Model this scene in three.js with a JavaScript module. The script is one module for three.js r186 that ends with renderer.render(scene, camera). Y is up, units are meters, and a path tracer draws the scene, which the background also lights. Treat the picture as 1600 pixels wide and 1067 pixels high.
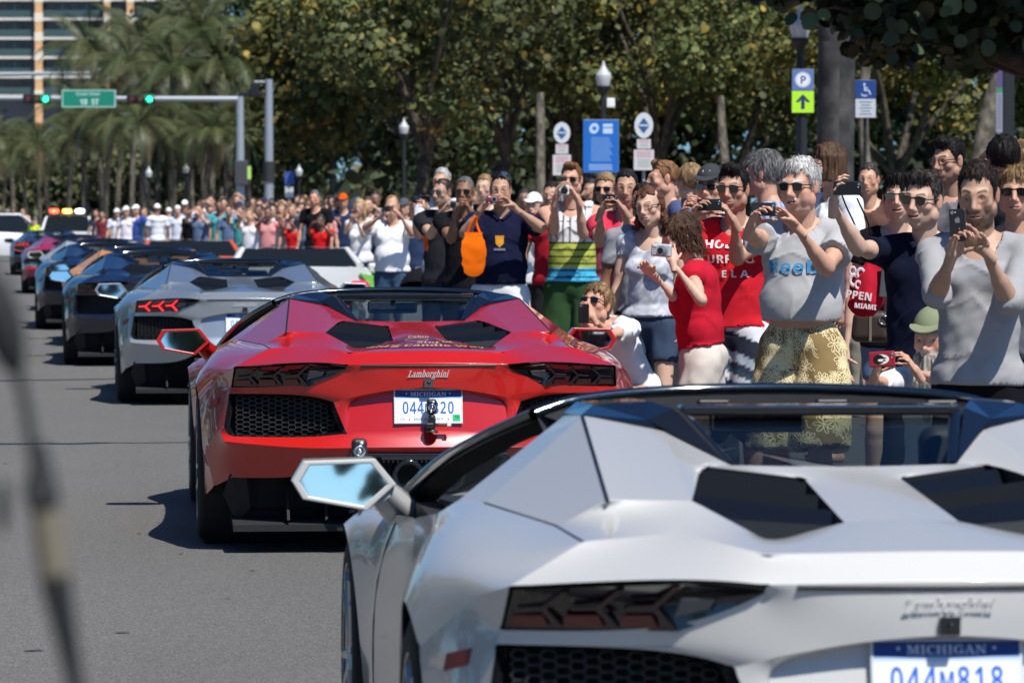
import * as THREE from 'three';
import { Sky } from 'three/addons/objects/Sky.js';
import { mergeGeometries, toCreasedNormals } from 'three/addons/utils/BufferGeometryUtils.js';
import { RoundedBoxGeometry } from 'three/addons/geometries/RoundedBoxGeometry.js';

// ---------- camera, sky, sun, exposure ----------
const scene = new THREE.Scene();
const F = 6737, YAW = 5.1 * Math.PI / 180, PITCH = Math.atan(195.5 / F);
const camera = new THREE.PerspectiveCamera(2 * Math.atan(533.5 / F) * 180 / Math.PI, 1600 / 1067, 0.3, 3000);
camera.position.set(0, 1.5, 0);
camera.rotation.order = 'YXZ';
camera.rotation.set(-PITCH, -YAW, 0);
camera.focus = 18.6; camera.userData.fStop = 9;
camera.updateMatrixWorld(true);
const SUN = new THREE.Vector3(0.27, 0.90, 0.50).normalize();
const sky = new Sky();
sky.name = 'sky'; sky.scale.setScalar(2500);
{ const u = sky.material.uniforms; u.sunPosition.value.copy(SUN); u.turbidity.value = 6; u.rayleigh.value = 0.8; u.mieCoefficient.value = 0.004;
  if (u.cloudCoverage) { u.cloudCoverage.value = 0.12; u.cloudDensity.value = 0.25; } }
sky.userData = { kind: 'structure' };
scene.add(sky);
scene.environmentIntensity = 0.105;
const sun = new THREE.DirectionalLight(new THREE.Color(1, 0.945, 0.85), 4.9);
sun.position.copy(SUN).multiplyScalar(150).add(new THREE.Vector3(4, 0, -45)); sun.target.position.set(4, 0, -45);
sun.castShadow = true; sun.shadow.mapSize.set(4096, 4096); sun.shadow.radius = 1;
Object.assign(sun.shadow.camera, { left: -60, right: 60, top: 60, bottom: -60, near: 1, far: 400 });
scene.add(sun, sun.target);
const renderer = new THREE.WebGLRenderer({ antialias: true });
renderer.toneMapping = THREE.LinearToneMapping; renderer.toneMappingExposure = 1.2;
renderer.shadowMap.enabled = true;
// ---------- helpers ----------
const V = (x, y, z) => new THREE.Vector3(x, y, z);
let seedState = 12345;
function rnd() { seedState = (seedState + 0x6d2b79f5) | 0; let t = Math.imul(seedState ^ (seedState >>> 15), 1 | seedState); t = (t + Math.imul(t ^ (t >>> 7), 61 | t)) ^ t; return ((t ^ (t >>> 14)) >>> 0) / 4294967296; }
const rr = (a, b) => a + (b - a) * rnd();
const pick = (a) => a[Math.floor(rnd() * a.length) % a.length];
const clamp = (x, a = 0, b = 1) => Math.min(b, Math.max(a, x)), lerp = (a, b, t) => a + (b - a) * t, sst = (a, b, x) => { const t = clamp((x - a) / (b - a)); return t * t * (3 - 2 * t); };
function h3(i, j, k) { let h = Math.imul(i, 374761393) ^ Math.imul(j, 668265263) ^ Math.imul(k, 1274126177); h = Math.imul(h ^ (h >>> 13), 1274126177); return ((h ^ (h >>> 16)) >>> 0) / 4294967296; }
function noise(x, y, z) {
  const i = Math.floor(x), j = Math.floor(y), k = Math.floor(z), u = x - i, v = y - j, w = z - k, s = (t) => t * t * (3 - 2 * t), a = s(u), b = s(v), c = s(w);
  const l = (p, q, t) => p + (q - p) * t;
  return l(l(l(h3(i, j, k), h3(i + 1, j, k), a), l(h3(i, j + 1, k), h3(i + 1, j + 1, k), a), b), l(l(h3(i, j, k + 1), h3(i + 1, j, k + 1), a), l(h3(i, j + 1, k + 1), h3(i + 1, j + 1, k + 1), a), b), c) * 2 - 1;
}
const fbm = (x, y, z, o = 3) => { let s = 0, a = 0.5; for (let i = 0; i < o; i++) { s += a * noise(x, y, z); x *= 2.03; y *= 2.03; z *= 2.03; a *= 0.5; } return s; };
// a pixel of the photograph (1600 x 1067) at an optical depth -> a world point; used to measure where things stand
function at(px, py, d) { return V((px - 800) / F * d, (533.5 - py) / F * d, -d).applyMatrix4(camera.matrixWorld); }
const pxm = (d) => F / d;
const names = {};
function numbered(n) { const k = (names[n] = (names[n] ?? -1) + 1); return k ? n + '_' + String(k).padStart(3, '0') : n; }
function shadow(o) { o.castShadow = true; o.receiveShadow = true; return o; }
function tag(o, label, category, group) { o.userData.label = label; o.userData.category = category; if (group) o.userData.group = group; return o; }
function thing(name, label, category, p = V(0, 0, 0), turn = 0, group) {
  const o = new THREE.Group(); o.name = numbered(name); o.position.copy(p); o.rotation.y = turn; scene.add(o);
  return tag(o, label, category, group);
}
function part(name, geo, mat, parent = scene, stuff) {
  const m = shadow(new THREE.Mesh(Array.isArray(geo) ? merge(geo) : geo, mat)); m.name = parent === scene ? numbered(name) : name; parent.add(m);
  if (stuff) m.userData.kind = 'stuff';
  return m;
}
const struct = (name, geo, mat, parent = scene) => { const m = part(name, geo, mat, parent); if (parent === scene) m.userData.kind = 'structure'; return m; };
function merge(list) {
  const l = list.map((g) => { g = g.index ? g.toNonIndexed() : g.clone(); for (const k of Object.keys(g.attributes)) if (!['position', 'normal', 'uv', 'color'].includes(k)) g.deleteAttribute(k); return g; });
  const hasC = l.some((g) => g.attributes.color), n = (g) => g.attributes.position.count;
  for (const g of l) {
    if (!g.attributes.uv) g.setAttribute('uv', new THREE.BufferAttribute(new Float32Array(n(g) * 2), 2));
    if (!g.attributes.normal) g.computeVertexNormals();
    if (hasC && !g.attributes.color) g.setAttribute('color', new THREE.BufferAttribute(new Float32Array(n(g) * 3).fill(1), 3));
  }
  return mergeGeometries(l);
}
const E3 = new THREE.Euler(), Q4 = new THREE.Quaternion();
function mv(g, x = 0, y = 0, z = 0, rx = 0, ry = 0, rz = 0, sx = 1, sy = sx, sz = sx) {
  return g.applyMatrix4(new THREE.Matrix4().compose(V(x, y, z), Q4.setFromEuler(E3.set(rx, ry, rz)), V(sx, sy, sz)));
}
const box = (w, h, d, x, y, z, rx, ry, rz) => mv(new THREE.BoxGeometry(w, h, d), x, y, z, rx, ry, rz);
const rbox = (w, h, d, r, x, y, z, rx, ry, rz, seg = 2) => mv(new RoundedBoxGeometry(w, h, d, seg, r), x, y, z, rx, ry, rz);
const cyl = (r1, r2, h, n, x, y, z, rx, ry, rz) => mv(new THREE.CylinderGeometry(r1, r2, h, n), x, y, z, rx, ry, rz);
const sph = (r, x, y, z, n = 12, sx = 1, sy = 1, sz = 1) => mv(new THREE.SphereGeometry(r, n, Math.max(6, n * 0.7 | 0)), x, y, z, 0, 0, 0, sx, sy, sz);
function rod(a, b, r1, r2 = r1, n = 8) {   // a tapered bar between two points
  const d = b.clone().sub(a), g = new THREE.CylinderGeometry(r2, r1, d.length(), n);
  return g.applyQuaternion(new THREE.Quaternion().setFromUnitVectors(V(0, 1, 0), d.clone().normalize())).translate((a.x + b.x) / 2, (a.y + b.y) / 2, (a.z + b.z) / 2);
}
function tube(pts, r, n = 6, seg = 0, closed = false) { return new THREE.TubeGeometry(new THREE.CatmullRomCurve3(pts, closed, 'centripetal'), seg || pts.length * 4, r, n, closed); }
function polytube(pts, r, n = 6) { const l = []; for (let i = 1; i < pts.length; i++) l.push(rod(pts[i - 1], pts[i], r, r, n)); return l; }
function extr(pts, depth, bevel = 0, bs = 1) {
  const s = new THREE.Shape(pts.map((p) => new THREE.Vector2(p[0], p[1])));
  return new THREE.ExtrudeGeometry(s, { depth, bevelEnabled: bevel > 0, bevelThickness: bevel, bevelSize: bevel, bevelSegments: bs, curveSegments: 6 });
}
const lathe = (prof, n = 24) => new THREE.LatheGeometry(prof.map((p) => new THREE.Vector2(p[0], p[1])), n);
function canvasTex(w, h, draw, rep) {
  const c = document.createElement('canvas'); c.width = w; c.height = h; draw(c.getContext('2d'), w, h);
  const t = new THREE.CanvasTexture(c); t.colorSpace = THREE.SRGBColorSpace; t.wrapS = t.wrapT = THREE.RepeatWrapping; if (rep) t.repeat.set(rep, rep); return t;
}
function dataTex(n, fn, srgb, rep) {
  const d = new Uint8Array(n * n * 4); const o = [0, 0, 0];
  for (let y = 0; y < n; y++) for (let x = 0; x < n; x++) { fn(x, y, o); const i = (y * n + x) * 4; d[i] = clamp(o[0]) * 255; d[i + 1] = clamp(o[1]) * 255; d[i + 2] = clamp(o[2]) * 255; d[i + 3] = 255; }
  const t = new THREE.DataTexture(d, n, n); t.wrapS = t.wrapT = THREE.RepeatWrapping; t.magFilter = THREE.LinearFilter; t.minFilter = THREE.LinearMipmapLinearFilter; t.generateMipmaps = true;
  if (srgb) t.colorSpace = THREE.SRGBColorSpace; if (rep) t.repeat.set(rep, rep); t.needsUpdate = true; return t;
}
const lin = (r, g, b) => new THREE.Color().setRGB(r, g, b), hex = (s) => new THREE.Color(s);
const std = (color, roughness = 0.7, metalness = 0, more = {}) => new THREE.MeshStandardMaterial({ color: typeof color === 'string' || typeof color === 'number' ? hex(color) : color, roughness, metalness, ...more });
const phys = (color, roughness, more = {}) => new THREE.MeshPhysicalMaterial({ color: typeof color === 'string' ? hex(color) : color, roughness, ...more });
const MAT = {
  blackGloss: phys(lin(0.006, 0.007, 0.009), 0.08, { clearcoat: 1, clearcoatRoughness: 0.03 }), blackPlastic: std(lin(0.012, 0.012, 0.013), 0.45), louvre: phys(lin(.008, .009, .011), .22, { specularIntensity: .6 }), rubber: std(lin(0.014, 0.014, 0.015), 0.8), darkTrim: std(lin(0.02, 0.02, 0.022), 0.6),
  badge: std(lin(.74, .74, .74), .36, .45), chrome: std(lin(0.75, 0.76, 0.78), 0.14, 1), mirror: std(lin(0.8, 0.82, 0.85), 0.02, 1), steel: std(lin(0.42, 0.44, 0.46), 0.42, 0.8), rim: std(lin(0.45, 0.47, 0.5), 0.28, 0.9), darkRim: std(lin(0.06, 0.06, 0.065), 0.3, 0.7),
  glass: phys(lin(0.82, 0.88, 0.86), 0.02, { transmission: 1, thickness: 0, ior: 1.5 }), tint: phys(lin(0.4, 0.46, 0.46), 0.02, { transmission: 1, thickness: 0 }), white: std(lin(0.78, 0.78, 0.76), 0.5),
};
// ---------- ground, road, kerb, pavement ----------
const asphaltMap = dataTex(1024, (x, y, o) => { const g = h3(x, y, 1), c = h3(x >> 1, y >> 1, 2); let v = .375 + (g - .5) * .20 + (c - .5) * .14; if (h3(x >> 1, y >> 1, 9) > .985) v += .2; if (h3(x >> 2, y >> 2, 11) > .993) v -= .16; o[0] = v * 1.01; o[1] = v; o[2] = v * .985; }, true);
const asphaltBump = dataTex(512, (x, y, o) => { const v = h3(x, y, 21) * .5 + h3(x >> 1, y >> 1, 22) * .5; o[0] = o[1] = o[2] = v; });
function sheet(x0, x1, z0, z1, nx, nz, yf, uvs, cf) {
  const g = new THREE.PlaneGeometry(1, 1, nx, nz), p = g.attributes.position, uv = g.attributes.uv, col = new Float32Array(p.count * 3);
  for (let i = 0; i < p.count; i++) { const u = p.getX(i) + .5, v = p.getY(i) + .5, x = lerp(x0, x1, u), z = lerp(z0, z1, v * v * .5 + v * .5); p.setXYZ(i, x, yf(x, z), z); uv.setXY(i, x / uvs, z / uvs); const c = cf ? cf(x, z) : [1, 1, 1]; col.set(c, i * 3); }
  g.setAttribute('color', new THREE.BufferAttribute(col, 3)); g.computeVertexNormals(); return g;
}
const dip = (x, z) => -.068 * sst(-17.5, -14.2, z);
struct('ground', sheet(-700, 900, 80, -1500, 20, 40, () => -.12, 3), std(lin(.22, .19, .13), 1));
struct('road', sheet(-11, 5.6, 20, -420, 60, 400, dip, 2.2, (x, z) => { const t = 1 + .10 * fbm(x * .5, z * .3, 3) + .05 * noise(x * 2.2, z * .05, 7) - .10 * Math.exp(-Math.pow((x - .5) / .7, 2)) + .06 * fbm(x * 3, z * 3, 9); return [t, t, t * .99]; }), std(lin(.96, .95, .94), .88, 0, { map: asphaltMap, bumpMap: asphaltBump, bumpScale: .004, vertexColors: true }));
{ // tarred seams across the lane, small tar spots
  const tar = std(lin(.022, .022, .024), .6), seam = (pts, w) => { const pos = []; for (let i = 1; i < pts.length; i++) { const a = pts[i - 1], b = pts[i], q = [[a[0], a[1] - w * a[2]], [b[0], b[1] - w * b[2]], [b[0], b[1] + w * b[2]], [a[0], a[1] + w * a[2]]]; for (const k of [0, 1, 2, 0, 2, 3]) pos.push(q[k][0], .004 + dip(0, q[k][1]), q[k][1]); } const g = new THREE.BufferGeometry(); g.setAttribute('position', new THREE.BufferAttribute(new Float32Array(pos), 3)); g.computeVertexNormals(); return g; };
  const P = (px, py) => { const d = F * 1.5 / (py - 338), w = at(px, py, d); return w; };
  const line = (py0, py1, w, seed) => { const a = P(-60, py0), b = P(330, py1), l = []; for (let i = 0; i <= 26; i++) { const t = i / 26; l.push([lerp(a.x, b.x, t), lerp(a.z, b.z, t) + noise(t * 9, seed, 0) * .05, .5 + .9 * Math.max(0, noise(t * 6, seed, 4)) + (t < .45 ? .5 : 0)]); } return seam(l, w); };
  struct('road_seam', line(695, 691, .05, 1), tar); struct('road_seam', line(596, 590, .06, 2), tar); struct('road_seam', line(503, 500, .06, 3), tar);
  const spots = []; for (let i = 0; i < 60; i++) { const x = rr(-3.2, .6), z = rr(-13, -30), r = rr(.005, .014); spots.push(mv(new THREE.CircleGeometry(r, 7), x, .0045 + dip(0, z), z, -Math.PI / 2, 0, rr(0, 3), rr(1, 3.2), 1, 1)); }
  const sp = part('tar_spots', spots, tar); sp.userData.kind = 'stuff';
}
struct('kerb', box(.16, .14, 420, 5.69, .055, -200), std(lin(.33, .32, .30), .9));
const paveMap = dataTex(512, (x, y, o) => { const j = (x % 64 < 3 || y % 32 < 3) ? -.09 : 0, t = h3(Math.floor(x / 64), Math.floor(y / 32), 3) * .1, n = (h3(x, y, 4) - .5) * .06; o[0] = .66 + j + t + n; o[1] = .52 + j + t + n; o[2] = .48 + j + t + n; }, true);
struct('pavement', box(5.2, .12, 420, 8.37, .055, -200), std(lin(.62, .60, .58), .9, 0, { map: (() => { const t = paveMap.clone(); t.repeat.set(2, 160); t.needsUpdate = true; return t; })() }));
struct('park_lawn', sheet(10.97, 400, 20, -420, 40, 60, () => .06, 1, (x, z) => { const t = 1 + .35 * fbm(x * .3, z * .3, 2); return [t, t, t]; }), std(lin(.07, .085, .03), 1, 0, { vertexColors: true }));

// ---------- trees ----------
function leafGeo(kind) {
  if (kind === 'round') { const s = new THREE.Shape(); for (let i = 0; i < 9; i++) { const a = i / 9 * Math.PI * 2, r = .5 * (1 - .12 * Math.cos(a)); i ? s.lineTo(Math.cos(a) * r, Math.sin(a) * r) : s.moveTo(Math.cos(a) * r, Math.sin(a) * r); } const g = new THREE.ShapeGeometry(s); const p = g.attributes.position; for (let i = 0; i < p.count; i++) p.setZ(i, .25 * p.getX(i) ** 2 - .15 * p.getY(i) ** 2); g.computeVertexNormals(); return g; }
  const g = new THREE.PlaneGeometry(.36, 1, 2, 2), p = g.attributes.position; for (let i = 0; i < p.count; i++) { const y = p.getY(i); p.setX(i, p.getX(i) * (1 - Math.abs(y) * 1.7)); p.setZ(i, -.25 * y * y + .3 * Math.abs(p.getX(i))); } g.computeVertexNormals(); return g;
}
const LEAF = { round: leafGeo('round'), long: leafGeo('long') };
const leafMat = new THREE.MeshPhysicalMaterial({ color: 0xffffff, roughness: .62, transmission: .3, thickness: 0, specularIntensity: .5 });
const leafOpaque = std(0xffffff, .6), barkMap = dataTex(256, (x, y, o) => { const v = .5 + .3 * fbm(x / 14, y / 60, 1, 4) + .12 * (h3(x, y, 3) - .5); o[0] = v; o[1] = v * .97; o[2] = v * .92; }, true, 2);
const bark = std(lin(.30, .26, .21), .95, 0, { map: barkMap, bumpMap: barkMap, bumpScale: .02 }), barkPale = std(lin(.52, .47, .40), .95, 0, { map: barkMap, bumpMap: barkMap, bumpScale: .02 }), barkDark = std(lin(.12, .10, .085), .95, 0, { map: barkMap });
function crownMesh(n, clumps, size, tones, kind = 'round', mat = leafMat) {
  const m = new THREE.InstancedMesh(LEAF[kind], mat, n), q = new THREE.Quaternion(), c = new THREE.Color(), M = new THREE.Matrix4(), up = V(0, 0, 1), nrm = V(0, 0, 0);
  for (let i = 0; i < n; i++) {
    const k = clumps[Math.floor(rnd() * clumps.length)]; let d = V(rr(-1, 1), rr(-1, 1), rr(-1, 1)); while (d.lengthSq() > 1 || d.lengthSq() < .05) d = V(rr(-1, 1), rr(-1, 1), rr(-1, 1));
    d.normalize().multiplyScalar(Math.pow(rnd(), .45)); const p = V(k[0] + d.x * k[3], k[1] + d.y * k[3] * .8, k[2] + d.z * k[3]);
    nrm.copy(d).multiplyScalar(.7).add(V(rr(-1, 1), rr(-.3, 1.3), rr(-1, 1))).normalize(); q.setFromUnitVectors(up, nrm).multiply(new THREE.Quaternion().setFromAxisAngle(up, rr(0, 6.28)));
    const s = size * rr(.5, 1.3); M.compose(p, q, V(s * rr(.6, 1), s, s)); m.setMatrixAt(i, M);
    const t = tones[rnd() < .80 ? 0 : rnd() < .6 ? 1 : 2], b = rr(.55, 1.4) * (k[4] ?? 1); c.setRGB(t[0] * b, t[1] * b, t[2] * b); m.setColorAt(i, c);
  }
  return shadow(m);
}
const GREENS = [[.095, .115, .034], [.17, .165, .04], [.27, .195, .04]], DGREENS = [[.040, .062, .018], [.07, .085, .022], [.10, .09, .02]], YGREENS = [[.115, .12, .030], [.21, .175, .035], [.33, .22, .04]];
function limb(a, b, r0, r1, wob = .25) { const w1 = rr(-wob, wob), w2 = rr(-wob, wob), w3 = rr(-wob, wob) * .5; const l2 = []; for (let i = 0; i <= 8; i++) { const t = i / 8, p = a.clone().lerp(b, t), e = Math.sin(t * Math.PI); p.x += e * w1 + Math.sin(t * 6.28) * w3; p.z += e * w2; l2.push(p); } const g = new THREE.TubeGeometry(new THREE.CatmullRomCurve3(l2), 14, 1, 8, false), p = g.attributes.position, c = new THREE.CatmullRomCurve3(l2), v = new THREE.Vector3(); for (let i = 0; i < p.count; i++) { const t = Math.floor(i / 9) / 14, q = c.getPointAt(t), r = lerp(r0, r1, t) * (1 + .12 * noise(i % 9 === 8 ? 0 : i % 9, t * 8, w1 * 9)); v.fromBufferAttribute(p, i).sub(q).multiplyScalar(r).add(q); p.setXYZ(i, v.x, v.y, v.z); } g.computeVertexNormals(); return [g]; }
function tree({ px, d, h, rx, ry, label, group, n = 4200, size = .17, tones = GREENS, trunkR = .16, lean = 0, cy, mat = bark, y = .05, clumpsN = 26, ry2 = 1 }) {
  const w = at(px, 338, d), o = thing('tree', label, 'tree', V(w.x, y, w.z), 0, group), top = cy ?? h - ry, tk = [];
  const fork = V(lean * .5, top * .45, 0); tk.push(...limb(V(0, -.1, 0), fork, trunkR, trunkR * .8, .12));
  for (let i = 0; i < 5; i++) { const a = i * 1.256 + rr(-.3, .3); tk.push(...limb(fork, V(lean + Math.cos(a) * rx * .6, top + rr(-.2, .5) * ry, Math.sin(a) * rx * .55), trunkR * .6, trunkR * .16, .3)); }
  part('trunk', tk, mat, o);
  const cl = []; for (let i = 0; i < clumpsN; i++) { let p = V(rr(-1, 1), rr(-1, 1), rr(-1, 1)); while (p.lengthSq() > 1) p = V(rr(-1, 1), rr(-1, 1), rr(-1, 1)); cl.push([lean + p.x * rx, top + p.y * ry * ry2, p.z * rx, rr(.5, 1.15) * Math.min(rx, ry) * (clumpsN < 20 ? .50 : .42), rr(.6, 1.45)]); }
  const c = crownMesh(n, cl, size, tones); c.name = 'crown'; c.userData.kind = 'stuff'; o.add(c); return o;
}
{
  const G = 'sea grape trees along the park edge';
  const T = [[520, 178, 13.2, 4.2, 5.0, 'yellowing round-leaved tree just right of the two grey signal poles', YGREENS, .36], [620, 172, 14, 5.0, 5.2, 'broad round-leaved tree behind the bald man in black', GREENS, .36], [665, 88, 8.2, 3.1, 3.1, 'round-leaved park tree above the man in the plaid shirt', GREENS], [790, 92, 8.0, 3.0, 3.0, 'round-leaved park tree rising behind the large man in navy', GREENS], [905, 94, 7.8, 3.0, 2.9, 'yellow-flecked round-leaved tree behind the globe street lamp', YGREENS], [1030, 92, 7.6, 3.0, 2.9, 'round-leaved tree behind the right oval bus sign', GREENS], [1150, 96, 7.4, 3.1, 2.8, 'round-leaved tree left of the parking sign', GREENS], [1400, 88, 6.6, 3.2, 2.2, 'green tree behind the accessible parking sign', YGREENS], [1560, 92, 6.4, 3.0, 2.2, 'green tree in the park behind the grey-shirted man', GREENS]];
  for (const [px, d, h, rx, ry, label, tones, size] of T) tree({ px, d, h, rx, ry, label, tones, group: G, n: size ? 7500 : 7000, size: size ? .33 : .15, ry2: .80, clumpsN: 15, cy: size ? h - ry * .95 : h - ry * .72 });
  const B = [[455, 212, 'beside the signal poles'], [385, 245, 'behind the two grey poles'], [318, 262, 'hazy behind the mast arm palms'], [570, 205, 'behind the bald man in black'], [690, 116, 'behind the man in the white T-shirt'], [735, 120, 'behind the orange bag'], [860, 118, 'behind the left oval bus sign'], [985, 122, 'behind the striped tank top'], [1100, 120, 'behind the man in the grey cap'], [1225, 118, 'behind the parking sign'], [1340, 122, 'behind the long-haired onlooker'], [1470, 118, 'behind the navy polo man'], [1590, 120, 'at the right edge']];
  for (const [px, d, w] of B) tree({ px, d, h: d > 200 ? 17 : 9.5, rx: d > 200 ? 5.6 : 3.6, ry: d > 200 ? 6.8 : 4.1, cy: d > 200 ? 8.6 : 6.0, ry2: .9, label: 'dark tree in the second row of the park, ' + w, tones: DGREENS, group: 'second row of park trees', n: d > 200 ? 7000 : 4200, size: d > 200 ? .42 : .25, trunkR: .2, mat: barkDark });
}
{ const cl = []; for (let i = 0; i < 220; i++) cl.push([rr(8, 62), rr(.4, 3.6), rr(-128, -150), rr(1.0, 2.0), rr(.7, 1.3)]); const m = crownMesh(16000, cl, .55, [[.030, .042, .016], [.05, .058, .02], [.085, .075, .025]], 'round', leafOpaque); m.name = 'far_woodland'; m.userData = { kind: 'stuff', label: 'mass of shrubs and trees closing the back of the park', category: 'woodland' }; scene.add(m); }
// slanting pale trunks in the park
function bareTrunk(px, d, y0, y1, px1, r, label) { const a = at(px, y0, d), b = at(px1, y1, d + 1), o = thing('leaning_trunk', label, 'tree trunk', V(a.x, .05, a.z), 0), h = b.y, dx = (b.x - a.x) * 1.1; part('trunk', limb(V(0, -.1, 0), V(dx, h, -1), r, r * .7, .15), barkPale, o); }
bareTrunk(1172, 86, 300, 155, 1128, .12, 'pale slanting trunk between the bus sign and parking sign'); bareTrunk(1500, 70, 300, 70, 1572, .20, 'thick pale leaning trunk behind the navy polo man'); bareTrunk(847, 84, 300, 150, 842, .12, 'straight pale trunk left of the oval bus sign'); bareTrunk(1348, 80, 300, 90, 1352, .13, 'pale trunk below the accessible parking sign');

// coconut palms far down the street
function frondGeo(L, droop, n, w) {
  const pos = [], pt = (t) => V(0, .35 * L * Math.sin(t * 1.5) - droop * L * t * t, L * t * (1 - .12 * t));
  for (let i = 1; i <= n; i++) { const t = i / n, p = pt(t), q = pt(t - .6 / n), l = w * Math.sin(Math.PI * Math.min(1, .12 + t * .86)) + .08; for (const s of [-1, 1]) { const tip = V(s * l * .75, p.y - l * .55, p.z + l * .4); pos.push(p.x, p.y, p.z, q.x, q.y, q.z, tip.x, tip.y, tip.z); } }
  for (let i = 0; i < 6; i++) { const a = pt(i / 6), b = pt((i + 1) / 6); pos.push(a.x - .03, a.y, a.z, a.x + .03, a.y, a.z, b.x, b.y, b.z); }
  const g = new THREE.BufferGeometry(); g.setAttribute('position', new THREE.BufferAttribute(new Float32Array(pos), 3)); g.computeVertexNormals(); return g;
}
const FR = [frondGeo(3.5, .60, 40, .85), frondGeo(3.3, .90, 38, .8), frondGeo(3.0, .25, 36, .75), frondGeo(2.6, 1.2, 30, .7)];
const frondM = [std(lin(.060, .080, .028), .5), std(lin(.09, .10, .034), .5), std(lin(.14, .11, .045), .7)];
const palmTrunk = (h, l) => { const p = [V(0, -.1, 0), V(l * .1, h * .3, 0), V(l * .4, h * .65, l * .2), V(l, h, l * .3)]; const g = tube(p, .14, 7, 10); return g; };
function palmProto(label, h, l, px, d, group) {
  const w = at(px, 338, d), o = thing('palm_tree', label, 'palm tree', V(w.x, 0, w.z), 0, group); part('trunk', palmTrunk(h, l), barkPale, o);
  const cr = new THREE.Group(); cr.name = 'crown'; cr.position.set(l, h, l * .3); o.add(cr);
  for (let i = 0; i < 28; i++) { const m = part('frond', FR[i < 9 ? 2 : i < 18 ? 0 : i < 24 ? 1 : 3], frondM[i > 24 ? 2 : i % 2], cr); m.rotation.set(0, i * 2.4, 0); m.rotation.order = 'YXZ'; m.rotation.x = i < 9 ? -.5 : i < 18 ? .05 : .4; m.scale.setScalar(rr(.85, 1.15)); }
  return o;
}
{
  const G = 'coconut palms at the far end of the street', P0 = palmProto('coconut palm leaning over the traffic signal arm', 8.2, .8, 218, 192, G), P1 = palmProto('tall coconut palm with upright crown above the street name sign', 9.6, -.6, 160, 205, G);
  const L = [[104, 215, 0, 165, 'left of the street name sign'], [62, 235, 1, 212, 'in front of the orange hotel columns'], [22, 225, 0, 222, 'at the left edge of the street'], [182, 185, 1, 92, 'directly behind the street name sign'], [265, 180, 0, 108, 'between the signal arm and the signal pole'], [300, 200, 1, 62, 'tallest beside the signal pole'], [330, 178, 0, 98, 'just left of the signal pole'], [356, 185, 1, 148, 'touching the signal pole'], [245, 215, 1, 130, 'behind the right green signal'], [128, 200, 0, 185, 'behind the police car lights'], [285, 176, 0, 196, 'low, above the white-capped riders'], [388, 190, 1, 166, 'between the two grey poles'], [78, 190, 0, 226, 'low, over the white car'], [205, 230, 1, 60, 'slim, far behind the sign'], [345, 230, 0, 52, 'far behind the signal pole'], [42, 200, 1, 232, 'low, over the left kerb'], [-12, 190, 0, 214, 'cut by the left edge'], [315, 172, 1, 204, 'nearest to the crowd'], [4, 260, 1, 236, 'smallest, at the far left'], [162, 178, 0, 172, 'tall, below the street name sign'], [232, 174, 1, 190, 'between the two green lights'], [320, 195, 0, 38, 'with its crown beside the signal pole top'], [290, 235, 1, 50, 'tallest, leaning over the mast arm'], [350, 172, 1, 205, 'low, between the signal poles and the arm'], [138, 180, 1, 214, 'low, right of the police lights'], [225, 190, 0, 95, 'with drooping crown right of the sign'], [270, 240, 1, 80, 'hazy, behind the mast arm']];
  L.forEach(([px, d, k, cyy, w], i) => { const o = (k ? P1 : P0).clone(); o.name = numbered('palm_tree'); const p = at(px, 338, d); o.position.set(p.x, 0, p.z); o.rotation.y = i * 1.3; const hh = (338 - cyy) / pxm(d) + 1.5, ks = clamp(hh / (k ? 9.6 : 8.2), .45, 1.3); o.scale.set(lerp(ks, 1, .45), ks, lerp(ks, 1, .45)); o.userData = { label: 'coconut palm ' + w, category: 'palm tree', group: G }; scene.add(o); });
  const far = []; for (let i = 0; i < 13; i++) tree({ px: -40 + i * 42, d: 300, h: rr(7, 11), rx: 4.5, ry: 3.8, cy: rr(3.4, 4.6), label: 'hazy green tree in the far grove, ' + ['leftmost', 'second from the left', 'third from the left', 'over the white car', 'over the police car', 'sixth from the left', 'seventh from the left', 'behind the street sign', 'behind the right signal', 'tenth from the left', 'left of the signal pole', 'behind the signal pole', 'rightmost'][i], group: 'far grove at the end of the street', n: 1500, size: .55, tones: [[.10, .115, .045], [.14, .13, .05], [.17, .15, .07]], trunkR: .3, mat: barkPale });
}
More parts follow.
